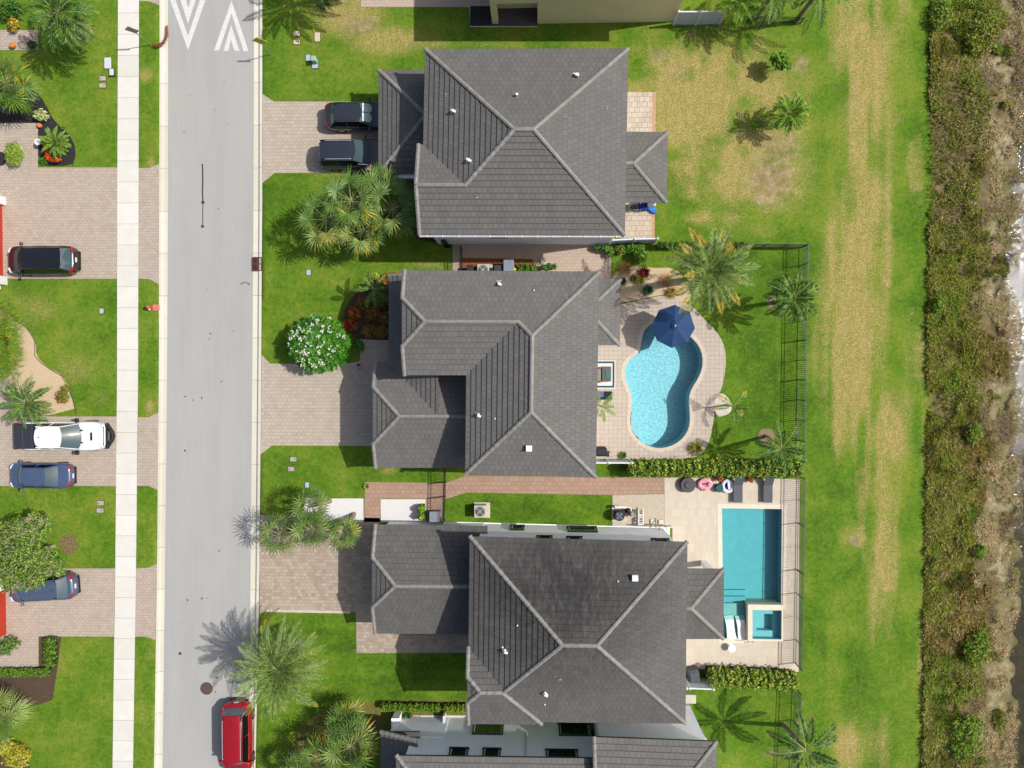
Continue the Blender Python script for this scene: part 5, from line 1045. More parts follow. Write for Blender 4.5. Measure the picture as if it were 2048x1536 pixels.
def car(px, py, ang, L, W, H, kind, pm, label, group='parked cars', plate_on=True, rails=False, name='parked_car', trimm=None, ghs=None):
    c = P(px, py, .9); o = thing(name, label, 'pickup truck' if kind == 'pickup' else 'car', (c.x, c.y, -.09 if ang == -90 else .025), R(ang), group)
    hl, hw = L / 2, W / 2
    if kind == 'sedan': belt = [(-1, .74), (-.96, .96), (-.62, 1.0), (-.45, .98), (0, .93), (.4, .94), (.5, .95), (.88, .78), (.97, .68), (1, .5)]; gh = (-.66, -.40, .16, .46)
    elif kind == 'suv': belt = [(-1, .72), (-.985, .95), (-.93, 1.08), (-.5, 1.06), (0, 1.02), (.4, 1.04), (.5, 1.06), (.86, .96), (.965, .82), (1, .6)]; gh = (-.93, -.80, .12, .44)
    else: belt = [(-1, .95), (-.99, 1.18), (-.4, 1.18), (0, 1.16), (.3, 1.18), (.42, 1.2), (.85, 1.12), (.95, 1.0), (1, .7)]; gh = (-.42, -.35, .12, .36)
    gh = ghs or gh
    bx, bz = [b[0] * hl for b in belt], [b[1] for b in belt]
    xs = sorted(set([round(v * hl, 4) for v in (-1, -.985, -.96, -.92, -.85, -.75, -.62, -.5, -.4, -.2, 0, .2, .36, .44, .5, .6, .72, .82, .9, .95, .98, 1)]))
    mb = MB(); rings = []
    for x in xs:
        u = abs(x) / hl; q = 1 - .27 * max(0, (u - .60) / .40) ** 2.4 - .30 * max(0, (u - .93) / .07) ** 2; w = hw * q * (1 + .012 * math.cos(x * 3)); zt = interp(x, bx, bz); zs = .28 + .16 * max(0, (u - .8) / .2) ** 2
        zt = max(zt, zs + .14); cr = .035 if kind != 'pickup' else .03
        ring = [(w * .9, zs), (w * .985, zs + .12), (w, zs + (zt - zs) * .5), (w * .985, zs + (zt - zs) * .82), (w * .93, zt - .02), (w * .84, zt + cr * .6), (w * .45, zt + cr), (0, zt + cr * 1.15)]
        ring = ring + [(-a, b) for a, b in ring[-2::-1]]; rings.append([(x, a, b) for a, b in ring])
    n = len(rings[0]); vs = [p for r_ in rings for p in r_]; fs = []
    for i in range(len(rings) - 1):
        for k in range(n - 1): fs.append((i * n + k, (i + 1) * n + k, (i + 1) * n + k + 1, i * n + k + 1))
        fs.append((i * n + n - 1, (i + 1) * n + n - 1, (i + 1) * n, i * n))
    fs.append(tuple(range(n))); fs.append(tuple(reversed(range((len(rings) - 1) * n, len(rings) * n)))); mb.add(vs, fs)
    b = mb.build('body', pm, o, smooth=True)
    # greenhouse
    g0, g1, g2, g3 = (v * hl for v in gh); zb = lambda x: interp(x, bx, bz) - .03; wb, wr = hw * .9, hw * .70 if kind != 'sedan' else hw * .66; zt = H
    def strip(a, bq, nseg=8, bulge=(0, 0), crown=.05):
        (ax, aw, az), (cx_, cw, cz) = a, bq; m = MB(); vs = []
        for j in range(4):
            t = j / 3
            for k in range(nseg + 1):
                y = -1 + 2 * k / nseg; x = ax + (cx_ - ax) * t; w = aw + (cw - aw) * t; z = az + (cz - az) * t + math.sin(math.pi * t) * .02
                bu = bulge[0] + (bulge[1] - bulge[0]) * t; vs.append((x + bu * (1 - y * y), w * y, z + crown * t * (1 - y * y)))
        m.add(vs, [(j * (nseg + 1) + k, j * (nseg + 1) + k + 1, (j + 1) * (nseg + 1) + k + 1, (j + 1) * (nseg + 1) + k) for j in range(3) for k in range(nseg)]); return m
    strip((g3, wb * .94, zb(g3) + .01), (g2, wr * .96, zt - .03), bulge=(.22, .16)).build('windshield', glass_car, o, smooth=True)
    strip((g0, wb * .9, zb(g0) + .01), (g1, wr * .94, zt - .04), bulge=(-.08, -.05) if kind != 'pickup' else (0, 0)).build('rear_window', glass_car, o, smooth=True)
    m = MB(); nx, ny = 8, 8; vs = []
    for i in range(nx + 1):
        t = i / nx; x = g1 + (g2 - g1) * t; e = 1 - .10 * (2 * t - 1) ** 6 - (.06 * (1 - t) ** 3)
        for k in range(ny + 1):
            y = -1 + 2 * k / ny; bu = (.16 * t ** 3 - .09 * (1 - t) ** 3) * (1 - y * y); vs.append((x + bu, wr * y * e, zt - .03 + .05 * (1 - y * y) + .02 * math.sin(math.pi * t) - (.03 if abs(y) == 1 else 0)))
    m.add(vs, [(i * (ny + 1) + k, i * (ny + 1) + k + 1, (i + 1) * (ny + 1) + k + 1, (i + 1) * (ny + 1) + k)[::-1] for i in range(nx) for k in range(ny)])
    rf = m.build('roof', pm, o, smooth=True)
    if kind == 'suv': m = MB(); m.box(g1 + .02, 0, zt - .07, .22, wr * 1.5, zt - .015, r=.08, ch=.02); m.build('spoiler', pm, rf)
    for sg in (-1, 1):
        m = MB(); m.poly([(g0 + .06, sg * wb, zb(g0)), (g3 - .04, sg * wb, zb(g3)), (g2 - .04, sg * (wr + .005), zt - .07), (g1 + .06, sg * (wr + .005), zt - .07)][::sg]); m.build('side_window', glass_side, o)
        m = MB(); A = (g3 + .02, sg * wb * .97, zb(g3) + .02); B_ = (g2, sg * wr, zt - .045); C = (g1, sg * wr, zt - .045); D = (g0, sg * wb * .95, zb(g0) + .02)
        m.tube([A, B_, C, D], [.04, .035, .035, .05], 6); xm = (g1 + g2) / 2 - .05; m.tube([(xm, sg * wb * 1.0, zb(xm)), (xm, sg * (wr + .012), zt - .06)], .03, 5); m.build('pillar', pm, o, smooth=True)
        m = MB(); xm = g3 - .14; m.box(xm, sg * (hw + .1), zb(xm) + .0, .16 if kind != 'pickup' else .22, .22 if kind != 'pickup' else .3, zb(xm) + .17, rz=sg * .15, r=.05, ch=.03); m.tube([(xm, sg * hw * .9, zb(xm) + .05), (xm, sg * (hw + .06), zb(xm) + .07)], .03, 5); m.build('side_mirror', plast if kind == 'pickup' or trimm else pm, o)
        m = MB(); m.prism([(hl * .83, sg * hw * .86), (hl * .90, sg * hw * .88), (hl * .965, sg * hw * .62), (hl * .94, sg * hw * .5), (hl * .86, sg * hw * .7)], .62, interp(hl * .9, bx, bz) + .012 + .02, ch=.01); m.build('headlight', clear, o)
        m = MB(); xr = -hl * .965; zz = interp(xr, bx, bz)
        if kind == 'suv': m.prism([(-hl * .985, sg * hw * .62), (-hl * .89, sg * hw * .90), (-hl * .84, sg * hw * .93), (-hl * .88, sg * hw * .80), (-hl * .95, sg * hw * .56)], .7, 1.125, ch=.02)
        elif kind == 'sedan': m.prism([(-hl * .99, sg * hw * .34), (-hl * .985, sg * hw * .6), (-hl * .93, sg * hw * .82), (-hl * .88, sg * hw * .85), (-hl * .90, sg * hw * .78), (-hl * .955, sg * hw * .56), (-hl * .965, sg * hw * .34)], .7, .99, ch=.02)
        else: m.box(-hl * .985, sg * hw * .86, .8, .1, .12, 1.15)
        m.build('taillight', redl, o)
        if rails: m = MB(); m.tube([(g1 + .25, sg * wr * .9, zt + .0), (g1 + .35, sg * wr * .9, zt + .06), (g2 - .25, sg * wr * .9, zt + .06), (g2 - .12, sg * wr * .88, zt - .0)], .02, 5); m.build('roof_rail', chrome, o)
        for xw_ in (-.58, .60):
            m = MB(); r_ = .35 if kind != 'pickup' else .42; y0, y1 = sg * (hw - .24), sg * (hw + (.0 if kind != 'pickup' else .03)); vs = []
            for rr, yy in ((r_ * .9, y0), (r_, y0 + sg * .03), (r_, y1 - sg * .03), (r_ * .93, y1), (r_ * .66, y1)): vs.append((rr, yy))
            k = 18; pv = [(xw_ * hl + rr * math.cos(2 * math.pi * i / k), yy, r_ + rr * math.sin(2 * math.pi * i / k)) for rr, yy in vs for i in range(k)]
            m.add(pv, [(j * k + i, j * k + (i + 1) % k, (j + 1) * k + (i + 1) % k, (j + 1) * k + i) for j in range(4) for i in range(k)]); wo = m.build('wheel', tyre_m, o, smooth=True)
            m = MB(); y2 = y1 - sg * .02; pv = [(xw_ * hl + r_ * .66 * math.cos(2 * math.pi * i / k), y2, r_ + r_ * .66 * math.sin(2 * math.pi * i / k)) for i in range(k)] + [(xw_ * hl, y2 + sg * .03, r_)]; m.add(pv, [(i, (i + 1) % k, k) for i in range(k)]); m.build('rim', rim_m, wo)
    m = MB(); m.box(hl * .985, 0, .32, .1, W * .62, .5, r=.03); m.box(-hl * .985, 0, .34, .1, W * .66, .52, r=.03); m.build('bumper', plast, o)
    if plate_on: m = MB(); m.box(-hl * 1.0, 0, .62 if kind != 'suv' else .78, .03, .32, .78 if kind != 'suv' else .94); m.box(-hl * .985, 0, .93, .14, .36, .985) if kind == 'sedan' and False else None; m.build('number_plate', plate, o)
    m = MB(); m.tube([(g1 + .3, 0, zt + .02), (g1 + .18, 0, zt + .09)], [.03, .015], 5); m.build('antenna', plast, o)
    m = MB(); m.tube([(g3 + .1, wb * .5, zb(g3) + .03), (g3 + .04, 0, zb(g3) + .08), (g3 + .05, -wb * .5, zb(g3) + .05)], .012, 4); m.tube([(g3 + .1, -wb * .1, zb(g3) + .05), (g3 + .05, -wb * .75, zb(g3) + .07)], .012, 4); m.build('wiper', plast, o)
    # shut lines of hood and boot: thin dark grooves standing a millimetre proud
    m = MB(); zz = lambda x: interp(x, bx, bz) + .037
    for x in ((g3 + .16,) if kind == 'pickup' else (g3 + .17, g0 - .12 if kind == 'sedan' else g3 + .17)):
        m.box(x, 0, interp(x, bx, bz) - .02, .018, hw * 1.55, interp(x, bx, bz) + .03)
    m.build('panel_gap', plast, b)
    return o
bl1, bl2, bl3 = carpaint('paint_black_blue', (46, 50, 60)), carpaint('paint_black', (46, 50, 62)), carpaint('paint_black_gloss', (26, 26, 30))
c1 = car(720, 230, 0, 4.85, 1.86, 1.45, 'sedan', bl1, 'black sedan parked nose-in under the garage eave, upper of two', ghs=(-.84, -.66, .03, .34))
c2 = car(708, 307, 0, 4.8, 1.95, 1.72, 'suv', bl2, 'black SUV with silver roof rails below the black sedan', rails=True, ghs=(-.93, -.84, .06, .40))
m = MB(); m.poly([(.62, .55, 1.18), (.62, -.55, 1.18), (.98, -.5, .99), (.98, .5, .99)]); 
c3 = car(83, 520, 180, 4.85, 1.98, 1.7, 'suv', bl3, 'glossy black SUV parked before the red garage door', ghs=(-.9, -.74, .34, .58))
c4 = car(123, 872, 0, 6.3, 2.02, 1.9, 'pickup', carpaint('paint_white', (250, 252, 255), .3, .4), 'white crew-cab pickup with black bed cover and front winch', ghs=(-.385, -.36, .17, .47))
c5 = car(79, 952, 180, 4.55, 1.8, 1.42, 'sedan', carpaint('paint_steel_blue', (76, 94, 126)), 'steel blue sedan parked below the white pickup', ghs=(-.64, -.3, .36, .6))
c6 = car(84, 1176, 184, 4.75, 1.85, 1.62, 'suv', carpaint('paint_slate_blue', (78, 92, 118)), 'slate blue car half hidden under the spreading tree', ghs=(-.82, -.62, .4, .62))
c7 = car(472, 1479, -90, 5.1, 1.98, 1.72, 'suv', carpaint('paint_red', (160, 6, 22)), 'red SUV parked at the kerb at the bottom of the street', rails=True, ghs=(-.87, -.74, .46, .64))
# sunshade of the sedan
shade = simple('foil_sunshade', (190, 214, 214), .35, .15, 5, metal=.3)
hl = 4.85 / 2
m = MB()
for yy in (-.32, .32):
    m.poly([(hl * .20, yy - .28, 1.425), (hl * .20, yy + .28, 1.425), (hl * .38, yy + .3, 1.19), (hl * .43, yy + .12, 1.10), (hl * .43, yy - .12, 1.10), (hl * .38, yy - .3, 1.19)])
for i, q in enumerate(m.v): m.v[i] = (q[0] - .18, q[1], q[2] + .012)
m.build('sunshade', shade, c1)
# pickup extras
hl, hw = 6.3 / 2, 1.01
m = MB(); m.box(-hl * .69, 0, 1.2, hl * .58, hw * 1.72, 1.255, r=.08, ch=.02); tn = m.build('bed_cover', simple('vinyl_tonneau', (54, 56, 66), .6, .1), c4)
for x in (-.79, -.58): m = MB(); m.box(x * hl, 0, 1.255, .02, hw * 1.66, 1.262); m.build('seam', simple('cover_seam', (92, 94, 104), .6, .05), tn)
m = MB(); m.box(hl * .73, 0, 1.17, .13, .56, 1.215, r=.03); m.build('hood_scoop', plast, c4)
for sg in (-1, 1): m = MB(); m.prism([(hl * .46, sg * .42 - .07), (hl * .53, sg * .42 - .05), (hl * .565, sg * .42), (hl * .53, sg * .42 + .05), (hl * .46, sg * .42 + .07)], 1.2, 1.25); m.build('hood_vent', plast, c4)
m = MB(); m.prism([(hl * .97, -.86), (hl * 1.0, -.9), (hl * 1.06, -.6), (hl * 1.12, -.34), (hl * 1.15, 0), (hl * 1.12, .34), (hl * 1.06, .6), (hl * 1.0, .9), (hl * .97, .86)], .55, .85, ch=.03); bp = m.build('steel_bumper', plast, c4)
m = MB(); m.tube([(hl * 1.07, -.24, .95), (hl * 1.07, .24, .95)], .09, 10); m.box(hl * 1.07, -.3, .84, .2, .1, 1.05); m.box(hl * 1.07, .3, .84, .2, .1, 1.05); m.build('winch', simple('winch_steel', (70, 66, 70), .5, .2), c4)
m = MB(); m.box(hl * .955, 0, .7, .06, 1.3, 1.0); m.build('grille', plast, c4)
# ================================================================ signs, utility lids, hydrant
def sign(px0, py0, px1, py1, h, w, col, label, size=.75):
    b = P(px0, py0, 0); o = thing('street_sign', label, 'sign', (b.x, b.y, 0)); t_ = P(px1, py1, h) - b
    MB().tube([(0, 0, 0), (t_.x, t_.y, h)], .032, 6).build('post', simple('galvanised_post', (150, 146, 130), .5, .1), o)
    m = MB(); a = R(-5); d = Vector((math.cos(a), math.sin(a), 0)); n = Vector((-d.y, d.x, 0)); c = Vector((t_.x, t_.y, h)); s = size / 2
    p = [c + d * s * 1.35 + Vector((0, 0, -s * .05)), c + n * .02 + Vector((0, 0, s * 1.3)), c - d * s * 1.35 - Vector((0, 0, s * .05)), c + Vector((0, 0, -s * 1.3))]
    m.add([q + n * .012 for q in p] + [q - n * .012 for q in p], [(0, 1, 2, 3), (7, 6, 5, 4), (0, 4, 5, 1), (1, 5, 6, 2), (2, 6, 7, 3), (3, 7, 4, 0)]); m.build('sign_plate', col, o)
    return o
sign(303, 90, 264, 60, 2.35, .6, simple('sign_back_tan', (176, 170, 140), .6, .06), 'tan-backed diamond sign on a post between sidewalk and road')
sign(542, 109, 519, 82, 2.35, .6, simple('sign_yellow', (212, 196, 20), .55, .05), 'yellow diamond sign on a thin post beside the right kerb')
lidc = dict(tan=simple('meter_lid_tan', (196, 184, 172), .7, .06), grey=simple('meter_lid_grey', (182, 178, 166), .7, .06), white=simple('lid_white', (214, 222, 226), .6, .05), green=simple('cabinet_green', (160, 196, 170), .6, .05), peach=simple('lid_peach', (222, 204, 176), .7, .05), blue=simple('lid_bluegrey', (180, 200, 206), .6, .05))
rimm = simple('lid_frame', (84, 78, 62), .8, .1); hole_m = simple('lid_hole', (52, 46, 44), .8, .05)
def lid(px, py, w, h, k, label, hole=0, group=None, z=.05, rz=0, name='meter_box'):
    p = P(px, py, z); w, h = w / 29, h / 29; o = thing(name, label, 'utility cover', (p.x, p.y, 0), rz, group)
    MB().box(0, 0, 0, w + .06, h + .06, z - .012, r=.03).build('frame', rimm, o); MB().box(0, 0, z - .012, w, h, z + .02, r=.05, ch=.008).build('lid', lidc[k], o)
    if hole: m = MB(); m.lathe(hole * w * .28, h * .08 * hole, [(.045, z + .02), (.045, z + .028)], 10); m.build('hole', hole_m, o)
G = 'rectangular utility lids set in the lawns'
lid(205, 157, 13, 8.5, 'tan', 'upper of two tan lids below the white lid, left lawn', -1, G); lid(205, 171, 13, 8.5, 'tan', 'lower of two tan lids below the white lid, left lawn', 1, G)
lid(215.5, 126, 14, 22, 'white', 'large white lid beside the sidewalk, top left'); lid(223, 144, 8.5, 13, 'white', 'small white box lid below the large white lid', z=.2)
lid(593.5, 67, 13, 9, 'peach', 'upper pinkish lid near the yellow sign', 1, G); lid(593.5, 84, 13, 9, 'peach', 'lower pinkish lid near the yellow sign', 1, G); lid(634.5, 74, 11, 18, 'peach', 'upright peach lid right of the pinkish pair')
lid(616, 116, 9, 13, 'blue', 'pale blue box at the left of the green cabinet'); lid(630, 130, 12, 13, 'blue', 'pale slab under the green cabinet', z=.06)
m = P(626, 116, .7); o = thing('utility_cabinet', 'short pale green utility cabinet on the upper lawn', 'utility box', (m.x, m.y, 0)); MB().box(0, 0, 0, .3, .32, .62, r=.06, ch=.03).build('cabinet_body', lidc['green'], o); MB().box(0, 0, .62, .34, .36, .7, r=.07, ch=.03).build('cabinet_lid', lidc['green'], o)
lid(617, 545, 8.5, 11, 'blue', 'pale lid on the lawn above the frangipani'); lid(203, 622, 8, 10, 'blue', 'small blue-grey lid on the middle left lawn')
lid(200.5, 1006, 14, 9, 'grey', 'upper of two grey lids below the steel blue sedan', -1, G); lid(200, 1021, 14, 9, 'grey', 'lower of two grey lids below the steel blue sedan', 1, G)
lid(586.5, 918.5, 13, 8.5, 'grey', 'upper of two lids on the lawn between the driveways', 1, G); lid(582, 938, 13, 8.5, 'grey', 'lower of two lids on the lawn between the driveways', -1, G); lid(614, 970, 8, 11, 'blue', 'pale blue lid above the rosette palms')
b = P(536, 969, 0); tag(MB().tube([(0, 0, 0), (0, 0, 2.2)], .022, 6).build('marker_post', simple('dark_post', (70, 70, 66), .6, .05), loc=(b.x, b.y, 0)), 'thin dark post at the lawn edge above the rosette palms', 'post')
h = P(291, 614, .5); o = thing('fire_hydrant', 'faded red fire hydrant on the strip beside the road', 'fire hydrant', (h.x + .2, h.y, 0)); hyd = simple('hydrant_red', (206, 96, 84), .5, .12)
m = MB(); m.lathe(0, 0, [(.16, 0), (.16, .05), (.11, .07), (.11, .5), (.15, .52), (.15, .56), (.12, .66), (.05, .72), (.03, .76)], 14); m.build('barrel', hyd, o, smooth=True)
for sx_, nm in ((-1, 'outlet'), (1, 'outlet')): MB().tube([(0, 0, .42), (sx_ * .2, 0, .42)], .055, 8).build(nm, hyd, o)
MB().tube([(0, 0, .38), (0, -.2, .38)], .075, 8).build('outlet', simple('hydrant_cap', (230, 220, 210), .5, .1), o); MB().box(.3, 0, -.02, .5, .42, .05, r=.1).build('concrete_collar', simple('hydrant_pad', (214, 130, 110), .8, .1), o)
mh = P(413, 1377, -.09); iron = simple('cast_iron', (104, 84, 80), .7, .2, 20, bump=.01)
o = thing('manhole_cover', 'round rusty brown manhole cover in the road above the red car', 'manhole cover', mh); m = MB(); m.lathe(0, 0, [(.43, -.02), (.43, .006)], 32); m.build('cover', iron, o)
m = MB(); 
for i in range(-3, 4):
    wv = math.sqrt(.38 ** 2 - (i * .11) ** 2); m.box(0, i * .11, .006, wv * 2, .03, .012)
m.build('tread_bars', simple('iron_bars', (84, 70, 68), .6, .2), o)
m = MB(); m.lathe(0, 0, [(.45, -.01), (.45, .002), (.43, .003)], 32, cap=False); m.build('frame', simple('iron_frame', (70, 66, 64), .7), o)
g = P(514, 528, .03); o = thing('storm_drain', 'rusty iron storm drain grate in the right kerb', 'drain', (g.x, g.y, 0)); rust_m = simple('rusty_iron', (104, 66, 60), .8, .3, 14)
MB().box(0, 0, -.12, .62, .96, -.02).build('pit', simple('drain_pit', (30, 24, 24), .9), o)
m = MB()
for x in (-.31, 0, .31): m.box(x, 0, -.02, .05, .96, .035)
for y in (-.46, 0, .46): m.box(0, y, -.02, .62, .05, .036)
for i in range(14): m.box(0, -.42 + i * .065, -.01, .6, .026, .03)
m.build('grate', rust_m, o)
b = P(375, 622, -.09); tag(MB().lathe(0, 0, [(.055, 0), (.05, .02)], 8).build('road_marker', simple('marker_blue', (20, 90, 140), .4, 0), loc=b), 'small blue reflective marker on the asphalt', 'road marker')
# ================================================================ fences
blk = simple('bronze_aluminium', (92, 98, 96), .45, .05); vinyl = simple('white_vinyl', (232, 236, 240), .45, .03)
def fence(pts, z, label, post=1.45, name='fence', m=None, ps=.05, pk=.137, group=None):
    m = m or blk; q = [P(x, y, z) for x, y in pts]; o = thing(name, label, 'fence', (q[0].x, q[0].y, 0), group=group); O = Vector((q[0].x, q[0].y, 0)); rails_, pk_ = MB(), MB()
    for a, b in zip(q, q[1:]):
        a0, b0 = a - O, b - O; L = (b - a).length; d = (b - a).normalized(); rz = math.atan2(d.y, d.x); c = (a0 + b0) / 2
        for zz in (z - .04, z - .28, .12): rails_.box(c.x, c.y, zz, L, .03, zz + .035, rz)
        k = int(L / pk)
        for i in range(k): p = a0.lerp(b0, (i + .5) / k); pk_.box(p.x, p.y, .05, .028, .028, z - .01, rz)
        k = max(1, round(L / post))
        for i in range(k + (1 if b is q[-1] else 0)): p = a0.lerp(b0, i / k); MB().box(p.x, p.y, 0, ps, ps, z + .04, rz, ch=.01).build('post', m, o)
    rails_.build('rails', m, o); tag(pk_.build('pickets', m, o), kind='stuff'); return o
fence([(1497, 487), (1617, 488), (1614.5, 600), (1612, 760), (1610, 925)], 1.4, 'dark metal picket fence around the lawn behind the kidney pool', ps=.06)
fence([(1611, 958), (1608, 1150), (1604.5, 1342)], 1.4, 'dark metal picket fence along the cream pool deck')
fence([(1603, 1390), (1600, 1460), (1596, 1560), (1592, 1700)], 1.4, 'dark metal picket fence at the bottom right by the leaning palm')
fence([(887, 940), (885.5, 1000), (884, 1048)], 1.5, 'black side gate fence across the brick path', post=1.2, m=simple('black_metal', (58, 62, 62), .45, .05), ps=.07)
fence([(920, 492), (921, 541)], 1.5, 'black side gate fence at the end of the alley between the upper houses', post=1.2, m=MATS['black_metal'], ps=.07)
fence([(985, 1264), (780, 1262)], .5, 'low black edging fence below the grey garage roof', post=1.4, m=MATS['black_metal'])
def vfence(pts, z, label, group='white privacy fences'):
    q = [P(x, y, z) for x, y in pts]; o = thing('privacy_fence', label, 'fence', (q[0].x, q[0].y, 0), group=group); O = Vector((q[0].x, q[0].y, 0))
    for a, b in zip(q, q[1:]):
        a0, b0 = a - O, b - O; L = (b - a).length; d = (b - a).normalized(); rz = math.atan2(d.y, d.x); c = (a0 + b0) / 2
        m = MB(); m.box(c.x, c.y, .04, L, .045, z - .09, rz); m.build('panel', simple('vinyl_panel', (206, 212, 218), .5, .03), o); m = MB(); m.box(c.x, c.y, z - .09, L - .1, .09, z, rz, ch=.01); m.build('rail', vinyl, o)
    for p in q: p = p - O; m = MB(); m.box(p.x, p.y, 0, .13, .13, z + .03, ch=.01); m.lathe(p.x, p.y, [(.1, z + .03), (.1, z + .06), (.0, z + .12)], 4, cap=False); m.build('post', vinyl, o)
vfence([(1226, 480), (1270, 478), (1315, 477)], 1.75, 'white vinyl fence panels below the weathered patio')
vfence([(1190, 926), (1218, 926), (1264, 926)], 1.75, 'white vinyl fence meeting the left end of the long hedge')
vfence([(1374, 1377), (1380, 1377), (1427, 1379)], 1.75, 'white vinyl fence meeting the left end of the lower hedge')
vfence([(1357, 23), (1403, 23), (1452, 21)], 1.8, 'white vinyl fence at the top edge beside the beige house')
vfence([(1386, 1442), (1392, 1446), (1410, 1478), (1425, 1515)], 1.2, 'short white fence slanting beside the bottom house')
fence([(1500, 32), (1610, 35)], .9, 'low dark fence under the palms at the top edge', m=MATS['black_metal'])
# ================================================================ pools
def pool(pts, z, depth, label, basin, water, shallow=None, name='swimming_pool', coping=.3, cz=.035, copm=None, sheets=()):
    w = [P(x, y, z) for x, y in pts]; c = sum(w, Vector()) / len(w); o = thing(name, label, 'pool', (c.x, c.y, 0)); O = Vector((c.x, c.y, 0)); n = len(w)
    if (sum(w[i].x * w[(i + 1) % n].y - w[(i + 1) % n].x * w[i].y for i in range(n))) < 0: w = w[::-1]
    m = MB(); top = [Vector((p.x, p.y, cz - .01)) - O for p in w]; bot = [Vector((p.x, p.y, -depth)) - O for p in w]
    for i in range(n): j = (i + 1) % n; m.poly([top[j], top[i], bot[i], bot[j]])
    tri = tessellate_polygon([bot]); m.add(bot, [t if (bot[t[1]] - bot[t[0]]).cross(bot[t[2]] - bot[t[0]]).z > 0 else t[::-1] for t in tri]); m.build('basin', basin, o)
    if coping:
        outp = [Vector((x, y, 0)) for x, y in inset([(p.x, p.y) for p in w], -coping)]; m = MB()
        for i in range(n):
            j = (i + 1) % n; a, b = top[i] + Vector((0, 0, .012)), top[j] + Vector((0, 0, .012)); q0, q1 = outp[i] - O, outp[j] - O; q0.z = q1.z = cz + .006; m.poly([a, b, Vector(q1), Vector(q0)][::-1]); m.poly([a, b, top[j] - Vector((0, 0, .05)), top[i] - Vector((0, 0, .05))])
        m.build('coping', copm, o)
    m = MB(); s = [Vector((p.x, p.y, -.08)) - O for p in w]; tri = tessellate_polygon([s]); m.add(s, [t if (s[t[1]] - s[t[0]]).cross(s[t[2]] - s[t[0]]).z > 0 else t[::-1] for t in tri]); m.build('pool_water', water, o)
    return o, O
def plaster(name, rgb, mottle=.25, sc=9.):
    t = NT(name); c = alb(rgb); f = t.rng(t.noise(sc, detail=4, rough=.7), .35, .65, 0, 1); t.out(t.mix(f, k_(c, 1 - mottle), k_(c, 1 + mottle)), .7); return t.m
def poolwater(name, tint, bump=.08, sc=4., g=.12):
    t = NT(name); nt = t.t; tr = t.n('BsdfTransparent'); t.set(tr.inputs[0], tint); gs = t.n('BsdfGlossy', i_Roughness=.06)
    fr = t.n('Fresnel', i_IOR=1.33); bp = t.n('Bump', i_Strength=.8, i_Distance=bump); t.set(bp.inputs['Height'], t.noise(sc, detail=3)); nt.links.new(bp.outputs[0], gs.inputs['Normal']); nt.links.new(bp.outputs[0], fr.inputs['Normal'])
    mx = t.n('MixShader'); nt.links.new(fr.outputs[0], mx.inputs[0]); nt.links.new(tr.outputs[0], mx.inputs[1]); nt.links.new(gs.outputs[0], mx.inputs[2]); nt.links.new(mx.outputs[0], nt.nodes['Material Output'].inputs[0]); return t.m
cop = simple('pool_coping', (214, 200, 180), .8, .1, 4); copD = simple('travertine_coping', (238, 224, 202), .8, .08, 4)
o, O = pool(KIDS, -.08, 1.45, 'kidney-shaped swimming pool with pale turquoise water', plaster('plaster_turquoise', (176, 232, 242), .26, 7.), poolwater('water_turquoise', (.82, .965, .985), .03, 6.), copm=cop, coping=.26)  # refracted light net on the pool floor is painted as plaster mottling
# tanning ledge at the umbrella end and the curved step at the lower left
zl = -.42; q = [P(x, y, zl) - O for x, y in [(1303, 650), (1292, 656), (1284, 670), (1281, 690), (1280, 706), (1296, 702), (1322, 696), (1352, 688), (1372, 680), (1388, 684), (1384, 676), (1364, 661), (1345, 652), (1325, 645)]]
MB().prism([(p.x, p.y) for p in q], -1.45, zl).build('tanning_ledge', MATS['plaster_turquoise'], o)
q = [P(x, y, zl) - O for x, y in [(1262, 828), (1262, 855), (1270, 870), (1282, 880), (1276, 858), (1271, 838), (1266, 826)]]; MB().prism([(p.x, p.y) for p in q], -1.45, zl).build('step', plaster('plaster_pale', (190, 232, 236), .05), o)
o, O = pool(RECTP, -.08, .95, 'rectangular swimming pool with teal water on the cream deck', plaster('plaster_teal', (132, 203, 209), .05, 2.), poolwater('water_teal', (.70, .95, .97), .04, 2.), copm=copD, coping=.3)
pale = plaster('plaster_sage', (178, 216, 206), .04, 2.)
for y0, y1, zz in ((1180, 1193, -.72), (1193, 1206, -.5)): q = [P(x, y, zz) - O for x, y in ((1443, y0), (1491, y0), (1491, y1), (1443, y1))]; MB().prism([(p.x, p.y) for p in q], -.95, zz).build('step', MATS['plaster_teal'], o)
q = [P(x, y, -.35) - O for x, y in ((1444, 1206), (1495, 1206), (1495, 1277), (1446, 1277))]; MB().prism([(p.x, p.y) for p in q], -.95, -.27).build('sun_shelf', pale, o)
# the spa stands proud of the deck
o = thing('spa', 'square raised spa at the lower corner of the rectangular pool', 'spa', P(1534, 1248, 0)); O = o.location; tz = .42
ow = [P(x, y, tz) for x, y in ((1496, 1209), (1566, 1210), (1566, 1283), (1496, 1282))]; iw = [P(x, y, tz) for x, y in ((1505, 1220), (1563.5, 1221), (1563, 1279), (1505, 1278))]
m = MB()
for i in range(4):
    j = (i + 1) % 4; a, b, c_, d = (Vector((p.x, p.y, tz)) - O for p in (ow[i], ow[j], iw[j], iw[i])); m.poly([a, b, c_, d][::-1]); m.poly([a, b, Vector((b.x, b.y, -1.6)), Vector((a.x, a.y, -1.6))])
m.build('spa_wall', copD, o); m = MB()
for i in range(4): j = (i + 1) % 4; a, b = (Vector((p.x, p.y, tz)) - O for p in (iw[i], iw[j])); m.poly([b, a, Vector((a.x, a.y, -.1)), Vector((b.x, b.y, -.1))])
fl = [Vector((p.x, p.y, -.1)) - O for p in iw]; inn = [(p.x, p.y) for p in fl]; i2 = inset(inn, .42)
